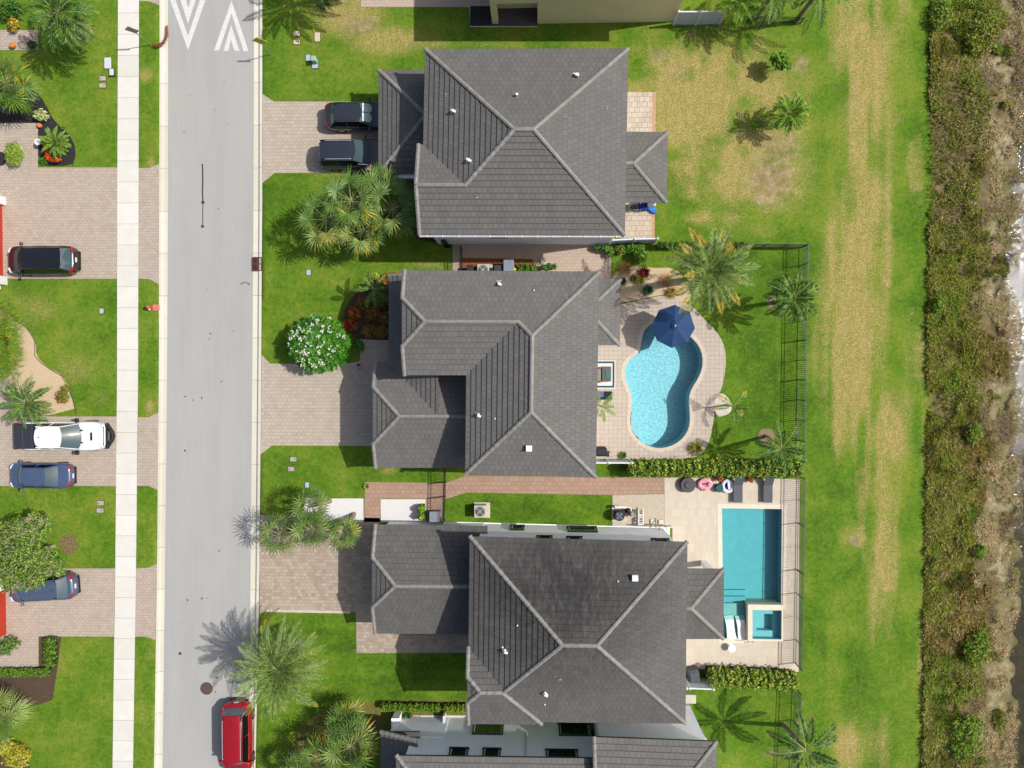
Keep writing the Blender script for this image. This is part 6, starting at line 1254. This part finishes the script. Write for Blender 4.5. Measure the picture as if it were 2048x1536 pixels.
for i in range(4): j = (i + 1) % 4; m.poly([(*inn[j], -.1), (*inn[i], -.1), (*i2[i], -.1), (*i2[j], -.1)]); m.poly([(*i2[j], -.1), (*i2[i], -.1), (*i2[i], -.6), (*i2[j], -.6)])
m.poly([(*p, -.6) for p in i2[::-1]]); m.build('bench_basin', plaster('plaster_spa', (168, 222, 224), .04, 2.), o)
MB().poly([(*p, tz - .12) for p in inn][::-1]).build('pool_water', MATS['water_teal'], o)
# ================================================================ umbrella
u = P(1349, 652, 2.5); o = thing('patio_umbrella', 'navy octagonal umbrella shading the shallow end of the kidney pool', 'umbrella', (u.x, u.y, -.4)); navy = NT('navy_canvas'); cn = alb((30, 66, 112)); navy.out(navy.mix(navy.rng(navy.noise(14., detail=3), .3, .7, 0, 1), k_(cn, .92), k_(cn, 1.08)), .75); navy = navy.m
MB().tube([(0, 0, .05), (0, 0, 2.95)], .03, 8).build('pole', vinyl, o); m = MB(); ro_ = 1.42; z_e, z_t = 2.5, 3.02; nn = 8
for i in range(nn):
    a0, a1 = 2 * math.pi * (i - .1) / nn, 2 * math.pi * (i + .9) / nn; am = (a0 + a1) / 2; vs = []
    S_ = 5; vs = []
    for j in range(S_ + 1):
        t = j / S_
        for k in range(5):
            a = a0 + (a1 - a0) * k / 4; sag = 1 - .085 * math.sin(math.pi * k / 4) * t; r_ = ro_ * t * sag * (math.cos(math.pi / nn) / math.cos(a - am) if False else 1); vs.append((r_ * math.cos(a), r_ * math.sin(a), z_t - (z_t - z_e) * t ** 1.08 - .05 * math.sin(math.pi * k / 4) * t))
    fs = [(j * 5 + k, (j + 1) * 5 + k, (j + 1) * 5 + k + 1, j * 5 + k + 1) for j in range(S_) for k in range(4)]; m.add(vs, fs)
cnp = m.build('canopy', navy, o)
for i in range(nn): a = 2 * math.pi * (i - .1) / nn; MB().tube([(0, 0, z_t - .03), (ro_ * .98 * math.cos(a), ro_ * .98 * math.sin(a), z_e - .01)], .012, 4).build('rib', vinyl, o)
m = MB(); m.lathe(0, 0, [(.24, z_t - .03), (.1, z_t + .06), (.0, z_t + .07)], 16, cap=False); m.build('vent_cap', navy, o); m = MB(); m.blob((0, 0, z_t + .12), (.05, .05, .07), 8); m.build('finial', white_m, o); MB().lathe(0, 0, [(.28, 0), (.26, .06), (.06, .1)], 16).build('base', plast, o)
# ================================================================ things on the decks and patios
def simplething(name, label, cat, px, py, z, parts, rz=0, group=None, zo=.035):
    p = P(px, py, z); o = thing(name, label, cat, (p.x, p.y, zo), rz, group)
    for pn, mb_, mt in parts: mb_.build(pn, mt, o)
    return o
grey_f = simple('charcoal_mesh', (92, 96, 102), .7, .1, 12); dk = simple('charcoal_weave', (88, 88, 92), .8, .12, 20, bump=.01)
m1, m2, m3 = MB(), MB(), MB(); m1.lathe(0, 0, [(.5, 0), (.52, .3), (.52, .36), (.48, .4)], 28); m2.lathe(0, 0, [(.23, .4), (.23, .45), (.2, .47)], 20)
simplething('fire_pit', 'round charcoal fire table at the edge of the cream deck', 'fire pit', 1376, 970, .4, [('bowl', m1, dk), ('lid', m2, simple('dark_lid', (80, 82, 88), .6, .08))], )
pink = NT('pink_vinyl'); pink.out(alb((250, 172, 186)), .3, spec=.5); pink = pink.m
def torus(mb, cx, cy, cz, R_, r_, sx=1., sy=1., a0=0, a1=360, n=20, m=8):
    pts = [(cx + R_ * sx * math.cos(R(a0 + (a1 - a0) * i / n)), cy + R_ * sy * math.sin(R(a0 + (a1 - a0) * i / n)), cz) for i in range(n + 1)]; mb.tube(pts, r_, m); return mb
m = MB(); torus(m, 0, 0, .15, .34, .15, 1.1, .8); m.lathe(0, 0, [(.34, .12), (.34, .16)], 18); o_ = simplething('pool_float', 'pink inflatable swim ring with a curved neck beside the fire table', 'pool float', 1410, 968, .2, [('ring', m, pink)])
m = MB(); m.tube([(.28, .0, .25), (.42, .02, .42), (.34, .05, .58), (.14, .04, .56)], [.1, .08, .07, .07], 8); m.build('neck', pink, o_, smooth=True); m = MB(); m.tube([(-.02, -.3, .2), (-.12, -.46, .14)], [.12, .05], 8); m.build('tail', simple('coral_vinyl', (214, 110, 118), .35, .05), o_)
m = MB(); torus(m, 0, 0, .14, .36, .13, 1, 1.05); o_ = simplething('pool_float', 'white inflatable ring with blue inside beside the left lounger', 'pool float', 1456, 972, .2, [('ring', m, simple('white_vinyl_float', (232, 234, 250), .35, .05))]); m = MB(); m.box(.04, .05, .2, .16, .5, .3, rz=.1, r=.04); m.build('headrest', MATS['white_vinyl_float'], o_); m = MB(); m.lathe(0, 0, [(.3, .1), (.3, .13)], 18); m.build('float_floor', simple('float_blue', (40, 70, 120), .5, .2), o_)
m = MB(); m.lathe(0, 0, [(.26, 0), (.3, .3), (.24, .4)], 14); simplething('pool_bag', 'teal patterned bag behind the white ring', 'bag', 1438, 976, .3, [('bag_body', m, simple('teal_fabric', (30, 96, 96), .7, .5, 9))])
for i, (x, lb) in enumerate(((1473, 'grey lounger touching the white swim ring'), (1533, 'grey lounger alone under the hedge near the back fence'))):
    f, s_, b_ = MB(), MB(), MB(); s_.box(0, -.3, .3, .62, 1.2, .33, r=.04, ch=.01); b_.prism([(-.31, .3), (.31, .3), (.31, .9), (-.31, .9)], .33, .35)
    b_.v = [(x_, y_, z_ + (y_ - .3) * .7) for x_, y_, z_ in b_.v]
    for sx_ in (-.3, .3): f.tube([(sx_, -.92, .28), (sx_, .3, .28), (sx_, .8, .2)], .02, 5)
    o_ = simplething('sun_lounger', lb, 'sun lounger', x + 3, 979, .35, [('seat', s_, grey_f), ('backrest', b_, grey_f), ('frame', f, simple('grey_metal', (150, 152, 158), .4, .05))], group='loungers on the cream deck')
    for sx_ in (-.3, .3):
        for sy_ in (-.8, .25): MB().tube([(sx_, sy_, 0), (sx_, sy_, .29)], .018, 5).build('leg', MATS['grey_metal'], o_)
for x, y, lb in ((1441, 958, 'red flowers in a pot against the long hedge, left of the white ring'), (1503, 960, 'orange flowers in a pot against the long hedge between loungers')):
    o_ = shrub(x, y, .5, [(0, 0, .42, .22, .2, .12)], 150, .06, ('rfl', 'ofl', 'frd'), None, lb, 'flower pot', 'flower_pot', int(x), part='blossom'); MB().lathe(0, 0, [(.13, .03), (.18, .34)], 12).build('pot', simple('terracotta', (176, 110, 80), .8, .1), o_)
for i, (x, lb) in enumerate(((1462, 'white in-pool lounger nearest the patio roof'), (1484, 'white in-pool lounger next to the spa wall'))):
    m = MB(); n = 10; ys_ = [-.78 + 1.56 * k / n for k in range(n + 1)]; zs_ = [.18 + .10 * math.sin((y_ + .3) * 3.4) + (.38 * max(0, -y_ - .1)) for y_ in ys_]; vs = []
    for y_, z_ in zip(ys_, zs_):
        ww = .33 - .06 * math.sin((y_ + .78) * 2.0); vs += [(-ww, y_, z_), (ww, y_, z_), (ww, y_, z_ - .1), (-ww, y_, z_ - .1)]
    m.add(vs, [(4 * k + a, 4 * k + (a + 1) % 4, 4 * k + 4 + (a + 1) % 4, 4 * k + 4 + a)[::-1] for k in range(n) for a in range(4)] + [(0, 1, 2, 3), (4 * n + 3, 4 * n + 2, 4 * n + 1, 4 * n)]); simplething('in_pool_lounger', lb, 'sun lounger', x, 1256, .1, [('shell', m, simple('white_moulded', (250, 250, 250), .4, .02))], zo=-.3, group='white in-pool loungers', rz=.12)
m, l = MB(), MB(); m.lathe(0, 0, [(.255, .42), (.265, .44), (.26, .46)], 28); l.lathe(0, 0, [(.2, 0), (.08, .06), (.06, .42)], 14); simplething('side_table', 'small round white table on the cream deck below the pool', 'table', 1464, 1297, .46, [('table_top', m, MATS['white_moulded']), ('pedestal', l, MATS['white_moulded'])])
m = MB(); m.tube([(0, 0, .02), (.0, 0, .5)], .02, 6); m.tube([(-.35, 0, .5), (0, 0, .5), (.35, .03, .48)], .02, 6); simplething('hand_rail', 'thin bronze spout arm at the foot of the spa', 'rail', 1497, 1283, .4, [('arm', m, plast)])
# patio of house C
rugw = simple('rug_cream', (236, 228, 214), .95, .06, 20); rugb = simple('rug_navy', (36, 78, 110), .95, .1, 20); wic = simple('wicker_grey', (98, 94, 92), .8, .25, 30, bump=.01)
p0, p1 = P(1168, 721, .04), P(1230.5, 777, .04); cx, cy, sx, sy = (p0.x + p1.x) / 2, (p0.y + p1.y) / 2, p1.x - p0.x, p0.y - p1.y
o = thing('rug', 'cream outdoor rug with navy border at the patio edge', 'rug', (cx, cy, .036)); 
for i, (d, mt, nm) in enumerate(((0, rugw, 'edge_band'), (.06, rugb, 'border'), (.19, rugw, 'field'))): MB().box(0, 0, .002 + .003 * i, sx - d * 2, sy - d * 2, .008 + .003 * i).build(nm, mt, o)
m, c_ = MB(), MB(); m.box(0, 0, .05, .62, 1.02, .34, r=.04, ch=.02); c_.box(.08, 0, .34, .3, .66, .37, r=.03); simplething('coffee_table', 'grey wicker table with a teal patterned tray on the navy-bordered rug', 'table', 1213, 748, .35, [('table_body', m, wic), ('tray', c_, simple('teal_pattern', (60, 110, 108), .6, .6, 22))])
m, c_ = MB(), MB(); m.box(0, 0, .05, .7, 1.05, .36, r=.05, ch=.02); m.box(-.3, 0, .36, .14, 1.05, .62, r=.04); c_.box(.06, 0, .36, .5, .82, .46, r=.06, ch=.03); simplething('patio_sofa', 'grey wicker seat half under the patio roof on the rug', 'armchair', 1192, 750, .4, [('frame', m, wic), ('cushion', c_, simple('cushion_grey', (142, 134, 130), .9, .08))])
p = P(1208, 791, .04); o = thing('towel', 'navy mat with a violet-blue towel on the patio below the rug', 'mat', (p.x, p.y, .036)); MB().box(0, 0, .002, 1.1, .58, .02).build('mat', simple('navy_mat', (30, 38, 62), .9, .1), o); MB().box(-.3, .1, .02, .55, .38, .035).build('folded_towel', simple('violet_towel', (104, 108, 160), .9, .08), o)
tag(MB().lathe(0, 0, [(.14, .0), (.14, .012)], 20).build('skimmer_lid', simple('skimmer_white', (226, 220, 204), .6, .03), loc=(*P(1247, 831, .04).xy, .036)), 'round white skimmer lid on the beige pool deck', 'skimmer lid')
m = MB(); m.box(0, 0, 0, .75, .6, .95, r=.12, ch=.1); simplething('grill', 'black covered grill at the patio edge above the white fence', 'grill', 1203, 904, .9, [('cover', m, simple('black_cover', (40, 40, 46), .7, .1))])
m = MB(); m.lathe(0, 0, [(.14, 0), (.2, .3), (.18, .34)], 12); simplething('stone_pot', 'pale stone pot beside the black covered grill', 'pot', 1223, 908, .3, [('pot', m, simple('pale_stone', (196, 184, 168), .85, .15, 12))])
m = MB(); m.box(0, 0, 0, .8, .95, .9, rz=.2, r=.2, ch=.15); simplething('grill', 'dark grey covered grill beside the lower patio and hedge', 'grill', 1388, 1354, .8, [('cover', m, simple('grey_cover', (84, 88, 94), .6, .25, 6))])
# patio of house B
m, s_, l = MB(), MB(), MB(); s_.box(0, 0, .36, .7, .5, .4, r=.04)
for k in range(6): m.box(-.25 + k * .1, .0, .4, .05, .46, .44)
for sx_ in (-.36, .36): l.tube([(sx_, .3, .9), (sx_, .22, .5), (sx_, -.3, .42), (sx_, -.34, 0)], .025, 6)
simplething('patio_chair', 'grey metal chair with dark slats on the weathered patio', 'chair', 1270, 412, .5, [('seat', s_, simple('chair_metal', (196, 196, 196), .4, .05)), ('slats', m, simple('slat_teal', (52, 72, 76), .5, .1)), ('frame', l, MATS['chair_metal'])])
m = MB(); m.box(0, 0, 0, .62, .5, .5, r=.08, ch=.05); simplething('storage_box', 'deep blue box beside the patio chair', 'box', 1288, 412, .5, [('box_body', m, simple('royal_blue', (20, 50, 150), .5, .1))])
m = MB(); m.prism([(-.4, .15), (-.1, .25), (.25, .1), (.45, -.2), (.35, -.28), (.1, -.22), (-.15, -.02)], .02, .22, ch=.05); simplething('tarp', 'bright blue crumpled tarp at the corner of the patio', 'tarp', 1301, 419, .2, [('sheet', m, simple('tarp_blue', (30, 130, 226), .45, .2, 8))])
m = MB(); m.box(0, 0, 0, .6, .35, .4, r=.03); simplething('cooler', 'pale grey chest behind the blue tarp', 'box', 1303, 407, .4, [('chest', m, simple('pale_grey', (196, 200, 204), .6, .05))])
# bins, condensers and pool plant
binl = simple('bin_lid_grey', (142, 152, 164), .5, .06); binb = simple('bin_body_grey', (110, 118, 128), .6, .06)
def wheelie(px, py, z, sx, sy, label, lm, bm, rz=0):
    o = thing('wheeled_bin', label, 'trash bin', (P(px, py, z).x, P(px, py, z).y, .02), rz, 'wheeled bins'); m = MB(); m.prism(rrect(0, 0, sx * .8, sy * .8, .05), .05, z - .1); m.build('bin_body', bm, o); m = MB(); m.box(0, 0, z - .1, sx, sy, z, r=.07, ch=.04); m.build('lid', lm, o)
    for s in (-1, 1): MB().tube([(sx * .38, s * sy * .3, .1), (sx * .38, s * sy * .42, .1)], .1, 10).build('wheel', tyre_m, o)
    MB().tube([(sx * .5, -sy * .3, z - .08), (sx * .5, sy * .3, z - .08)], .02, 5).build('handle', bm, o)
wheelie(1017, 532, 1.05, .72, .86, 'light grey bin standing in the alley below the upper house', binl, binb)
wheelie(868, 1034, 1.05, .68, .74, 'light grey bin beside the black side gate', binl, binb)
wheelie(995, 538, .9, .5, .55, 'dark bin left of the light grey bin in the alley', simple('bin_dark', (62, 68, 74), .5, .06), MATS['bin_dark'])
wheelie(940, 537, .9, .45, .5, 'near-black bin at the gate end of the alley', simple('bin_black', (50, 46, 54), .6, .06), MATS['bin_black'])
def condenser(px, py, z, s, label, dark=False):
    o = thing('air_conditioner', label, 'air conditioner', (P(px, py, z).x, P(px, py, z).y, .02), group='outdoor cooling units'); cm = simple('condenser_beige', (204, 200, 186), .5, .05) if not dark else simple('condenser_black', (46, 46, 52), .5, .08)
    if not dark: MB().box(0, 0, .1, s, s, z, r=.05, ch=.03).build('cabinet', cm, o)
    else: m = MB(); m.lathe(0, 0, [(s * .42, .1), (s * .5, .3), (s * .5, z - .1), (s * .42, z)], 24); m.build('cabinet', cm, o)
    m = MB(); m.lathe(0, 0, [(s * .40, z + .002), (s * .40, z + .02)], 24); m.build('fan_well', simple('fan_well_dark', (34, 40, 48), .6, .1), o); m = MB()
    for k in range(4):
        a = k * math.pi / 2 + .5; pts = [(.05, -.03), (.1, .12), (s * .36, .16), (s * .36, -.02)]; c_, s2 = math.cos(a), math.sin(a); m.poly([(x_ * c_ - y_ * s2, x_ * s2 + y_ * c_, z + .03) for x_, y_ in pts])
    m.build('fan', simple('fan_blade', (120, 128, 140), .4, .1), o); m = MB(); m.lathe(0, 0, [(.07, z + .03), (.07, z + .06)], 10)
    for k in range(3): torus(m, 0, 0, z + .05, s * (.18 + .09 * k), .006, n=18, m=4)
    for k in range(8): a = k * math.pi / 4; m.tube([(0, 0, z + .05), (s * .42 * math.cos(a), s * .42 * math.sin(a), z + .03)], .005, 3)
    m.build('guard', cm if not dark else MATS['fan_blade'], o); MB().box(.08, -.05, 0, s + .3, s + .25, .09).build('pad', conc, o); return o
condenser(960, 1023, .85, .82, 'beige square condenser on the narrow lawn between houses'); condenser(966, 540, .8, .8, 'white square condenser in the alley half under the roof')
condenser(1239, 1032, .85, .74, 'round black pool heater beside the white pipes', True)
pvc = simple('white_pvc', (238, 238, 230), .4, .04)
m = MB()
for a, b in (((1226, 1014), (1262, 1015)), ((1262, 1015), (1262, 1022)), ((1277, 1019), (1277, 1050)), ((1286, 1016), (1286, 1050)), ((1277, 1030), (1286, 1030)), ((1277, 1049), (1286, 1049)), ((1262, 1034), (1266, 1034)), ((1281, 1020), (1281, 1028)), ((1281, 1034), (1281, 1046)), ((1226, 1014), (1226, 1018))):
    m.tube([P(*a, .45), P(*b, .45)], .045, 8)
p = P(1265, 1030, .5); o = thing('pool_pump', 'white pool pipes and pump on the shell gravel', 'pool equipment', (p.x, p.y, .03)); m.build('pipes', pvc, o, world=True)
for x, y, nm in ((1256, 1022, 'motor'), (1263, 1028, 'filter_tank')): q = P(x, y, .5) - p; m = MB(); m.lathe(q.x, q.y, [(.16, 0), (.19, .15), (.19, .45), (.1, .56), (.04, .6)], 14); m.build(nm, simple('pump_tan', (150, 142, 118), .6, .2, 8) if nm == 'filter_tank' else plast, o)
m = MB()
for y in (1038, 1043, 1026, 1022): q = P(1282, y, .5) - p; m.box(q.x, q.y, .3, .1, .07, .55)
m.build('valves', plast, o); m = MB(); q = P(1240, 1014, .55) - p; m.tube([(q.x - .35, q.y, .5), (q.x + .4, q.y - .02, .5)], .1, 10); m.build('chlorinator', pvc, o)
p = P(1300, 1044, .2); o = thing('conduit_cluster', 'blue-grey pipes and hose along the wall by the pool pump', 'pipes', (p.x, p.y, .03)); m = MB(); m.tube([P(1262, 1050, .3), P(1290, 1051, .5), P(1310, 1050, .4), P(1335, 1052, .6), P(1342, 1051, .6)], .035, 6); m.tube([P(1311, 1037, .05), P(1311, 1049, .4)], .03, 6); m.tube([P(1330, 1052, .6), P(1334, 1060, .9)], .03, 6); m.tube([P(1318, 1052, .5), P(1319, 1061, .9)], .03, 6); m.build('pipes', simple('pipe_bluegrey', (104, 130, 136), .5, .15), o, world=True)
for x, y in ((1306, 1043), (1322, 1044)): q = P(x, y, .1); MB().box(q.x - p.x, q.y - p.y, 0, .32, .3, .1, r=.02).build('box_lid', simple('box_cream', (226, 220, 200), .6, .05), o)
for x, y, r_, lb in ((862, 543, .19, 'lowest stepping stone beside the upper alley gate'), (877, 525, .19, 'second stepping stone from the bottom beside the alley gate'), (892, 514, .17, 'third stepping stone, at the shade edge by the alley gate'), (907, 502, .17, 'topmost stepping stone, in full shade by the alley gate')):
    tag(MB().prism(smoothpts([(r_ * 1.1 * math.cos(k * 1.047) * (1 + .1 * math.sin(k * 2.)), r_ * 1.15 * math.sin(k * 1.047)) for k in range(6)], 2), 0, .03).build('stepping_stone', simple('stepping_stone_pale', (222, 208, 184), .85, .1, 8), loc=(*P(x, y, 0).xy, .012)), lb, 'stepping stone', 'stepping stones by the alley gate')
p = P(941, 505, .04); tag(MB().box(0, 0, 0, .36, .7, .02).build('door_mat', simple('black_mat', (22, 20, 22), .95, .1), loc=(p.x, p.y, .03)), 'black door mat in the shaded alley', 'door mat')
for i, (x, lb) in enumerate(((1029, 'left bright yellow ball pot in the alley'), (1037, 'right bright yellow ball pot in the alley'))): m = MB(); m.blob((0, 0, .45), (.15, .15, .15), 10, amp=.03); b_ = MB(); b_.lathe(0, 0, [(.1, 0), (.13, .32)], 10); simplething('lantern_pot', lb, 'pot', x, 539, .5, [('globe', m, simple('bright_yellow', (236, 232, 20), .5, .05)), ('pot', b_, plast)], group='yellow ball pots')
m = MB(); torus(m, 0, 0, .4, .17, .022, n=18, m=6); torus(m, 0, 0, .1, .17, .02, n=18, m=6)
for k in range(5): a = k * 1.2566; m.tube([(.17 * math.cos(a), .17 * math.sin(a), 0), (.17 * math.cos(a), .17 * math.sin(a), .4)], .012, 4)
simplething('wire_stand', 'white round wire plant stand at the end of the alley', 'plant stand', 1087, 521, .4, [('wire_frame', m, white_m)])
for i, (x, y, lb) in enumerate(((1098, 531, 'potted leafy plant next to the white wire stand'), (1108, 533, 'rightmost potted plant of the alley'), (1088, 534, 'potted dark plant below the white wire stand'))):
    o_ = shrub(x, y, .6, [(0, 0, .5, .2, .2, .16)], 130, .08, ('palmd', 'fr', 'teal'), None, lb, 'potted plant', 'potted_plant', 90 + i, group='potted plants in the alley'); MB().lathe(0, 0, [(.12, .02), (.16, .34)], 10).build('pot', plast, o_)
# planting box below the short white fence
m = MB(); a, b = P(1226, 486, .25), P(1276, 511, .25)
for (x0, y0, x1, y1) in ((a.x, a.y, a.x + .06, b.y), (a.x + .06, b.y + .06, b.x, b.y)): m.prism([(x0 - a.x, y0 - a.y), (x1 - a.x, y0 - a.y), (x1 - a.x, y1 - a.y), (x0 - a.x, y1 - a.y)], 0, .25)
tag(m.build('planter_edge', simple('timber_edge', (150, 130, 110), .8, .15), loc=(a.x, a.y, 0)), 'timber planting box edge below the short white fence', 'planter')
# left yard ornaments
m, l = MB(), MB(); m.lathe(0, 0, [(.22, .62), (.235, .66), (.22, .68), (.05, .66)], 22); l.lathe(0, 0, [(.2, 0), (.15, .1), (.17, .62)], 16); simplething('pedestal_bowl', 'white round bowl on a dark pedestal beside the mulch bed', 'bird bath', 76, 284, .66, [('bowl', m, white_m), ('pedestal', l, simple('dark_pedestal', (66, 74, 88), .6, .1))])
m = MB(); m.lathe(0, 0, [(.1, 0), (.17, .16), (.15, .28), (.1, .3)], 12); simplething('clay_pot', 'orange clay pot at the corner of the left walkway', 'pot', 77, 250, .3, [('pot', m, simple('orange_clay', (226, 134, 70), .7, .08))], zo=.02)
m = MB(); m.lathe(0, 0, [(.12, 0), (.2, .2), (.18, .34), (.1, .36)], 14); simplething('clay_pot', 'orange clay pot on the upper left path', 'pot', 24, 90, .3, [('pot', m, MATS['orange_clay'])], zo=.02)
for i, (x, y, lb) in enumerate(((80, 266, 'dark blue stone figure above the white bowl'), (82, 306, 'dark blue stone figure below the white bowl'))): m = MB(); m.blob((0, 0, .14), (.2, .13, .16), 8, seed=i, amp=.15); m.blob((.1, .04, .3), (.09, .08, .09), 6, seed=i + 5); tag(m.build('garden_ornament', simple('slate_ornament', (70, 82, 104), .5, .3, 10), loc=(*P(x, y, .2).xy, .02)), lb, 'garden ornament')
for i, (x, y, sx_, sy_, lb) in enumerate(((54, 674, .75, .3, 'upper grey log edging lying on tan gravel'), (28, 706, .55, .28, 'lower grey log lying on tan gravel'))):
    m = MB(); m.tube([(-sx_ / 2, 0, .12), (0, .03, .14), (sx_ / 2, .01, .1)], [.11, .12, .1], 8); tag(m.build('log', simple('weathered_log', (108, 96, 88), .9, .25, 10), loc=(*P(x, y, .1).xy, .01)), lb, 'log')
m = MB(); m.tube([(0, 0, 0), (-.6, -.5, .5), (-1.25, -1.1, 1.1)], [.05, .045, .035], 6); tag(m.build('leaning_post', barkp, loc=(*P(80, 1385, 0).xy, 0)), 'thin leaning trunk on the mulch at the lower left', 'post')
# entry corner of the bottom house
m = MB(); m.box(0, 0, 0, .5, .62, 1.1, ch=.02); m.box(0, 0, 1.1, .56, .68, 1.16, ch=.01); simplething('gate_pillar', 'low white stucco pillar at the corner of the bottom house', 'pillar', 791, 1446, 1.1, [('pillar_body', m, wall_w)], zo=0)
m = MB(); m.lathe(0, 0, [(.16, 0), (.24, .3), (.27, .36), (.22, .37)], 16); simplething('planter_pot', 'dark round planter in the white courtyard', 'pot', 823, 1449, .36, [('pot', m, simple('dark_ceramic', (70, 70, 72), .4, .1))], zo=.03)
rosette(812, 1438, .5, 30, .55, ('palmd', 'frd'), 'dark leafy plant in the courtyard of the bottom house', seed=31)
p0, p1 = P(826, 1434, .035), P(852, 1463, .035); m = MB(); rs = random.Random(6)
for k in range(26): x = rs.uniform(p0.x, p1.x); y = rs.uniform(p1.y, p0.y); m.box(x, y, .03, rs.uniform(.3, .5), rs.uniform(.06, .12), .06, rs.uniform(-.2, .2))
tag(m.build('bark_chips', simple('bark_chip', (150, 120, 96), .9, .35, 9)), 'heap of bark chips in the white courtyard', 'bark'); bpy.data.objects['bark_chips']['kind'] = 'stuff'
m = MB(); m.box(0, 0, 0, .12, 1.1, .9); m.box(-.35, -.5, 0, .6, .12, .35); simplething('white_gate_rail', 'white gate post and rail by the courtyard step', 'gate', 888, 1446, .8, [('rail', m, white_m)], zo=.03)
# flags
redm, whm, blm = simple('flag_red', (190, 40, 50), .8, .03), simple('flag_white', (236, 232, 232), .8, .03), simple('flag_blue', (44, 52, 96), .8, .03)
def flag(px, py, z, ang, L, label, n, droop=.0, sc=1.):
    o = thing('flag', label, 'flag', P(px, py, z), R(ang)); MB().tube([(-L * .2, 0, -.25), (L, 0, .05)], .014, 5).build('flag_pole', simple('pole_white', (220, 220, 220), .4, .03), o)
    w, h = .62 * sc, .4 * sc; k = 9
    for nm, mt, par in (('stripe_red', redm, 0), ('stripe_white', whm, 1)):
        m = MB()
        for i in range(k):
            if i % 2 != par: continue
            y0, y1 = -h * i / k, -h * (i + 1) / k; x0 = .0
            for j in range(5):
                xa, xb = L * .3 + w * j / 5, L * .3 + w * (j + 1) / 5; f = lambda x_: .03 * math.sin(x_ * 12)
                if j < 2 and i < 5: continue
                m.poly([(xa, y0, f(xa)), (xb, y0, f(xb)), (xb, y1, f(xb) - .03), (xa, y1, f(xa) - .03)])
        m.build(nm, mt, o)
    m = MB(); m.poly([(L * .3, 0, .001), (L * .3 + w * .4, 0, .02), (L * .3 + w * .4, -h * 5 / 9, .0), (L * .3, -h * 5 / 9, -.01)]); m.build('canton', blm, o); return o
flag(706, 728, .9, 2, .9, 'small striped flag on a stick at the driveway edge', 9, sc=.8)
flag(722, 327, 2.3, -6, 1.3, 'striped flag hanging from the garage eave over the black SUV', 9)
m = MB(); m.box(0, 0, -.02, .5, .1, .02, rz=.8); m.tube([(0, 0, 0), (-.1, .5, -.1)], .04, 5); tag(m.build('driftwood', simple('driftwood_grey', (150, 148, 140), .8, .1), loc=(*P(2037, 945, -.3).xy, -.3)), 'grey broken plank at the water edge', 'driftwood')
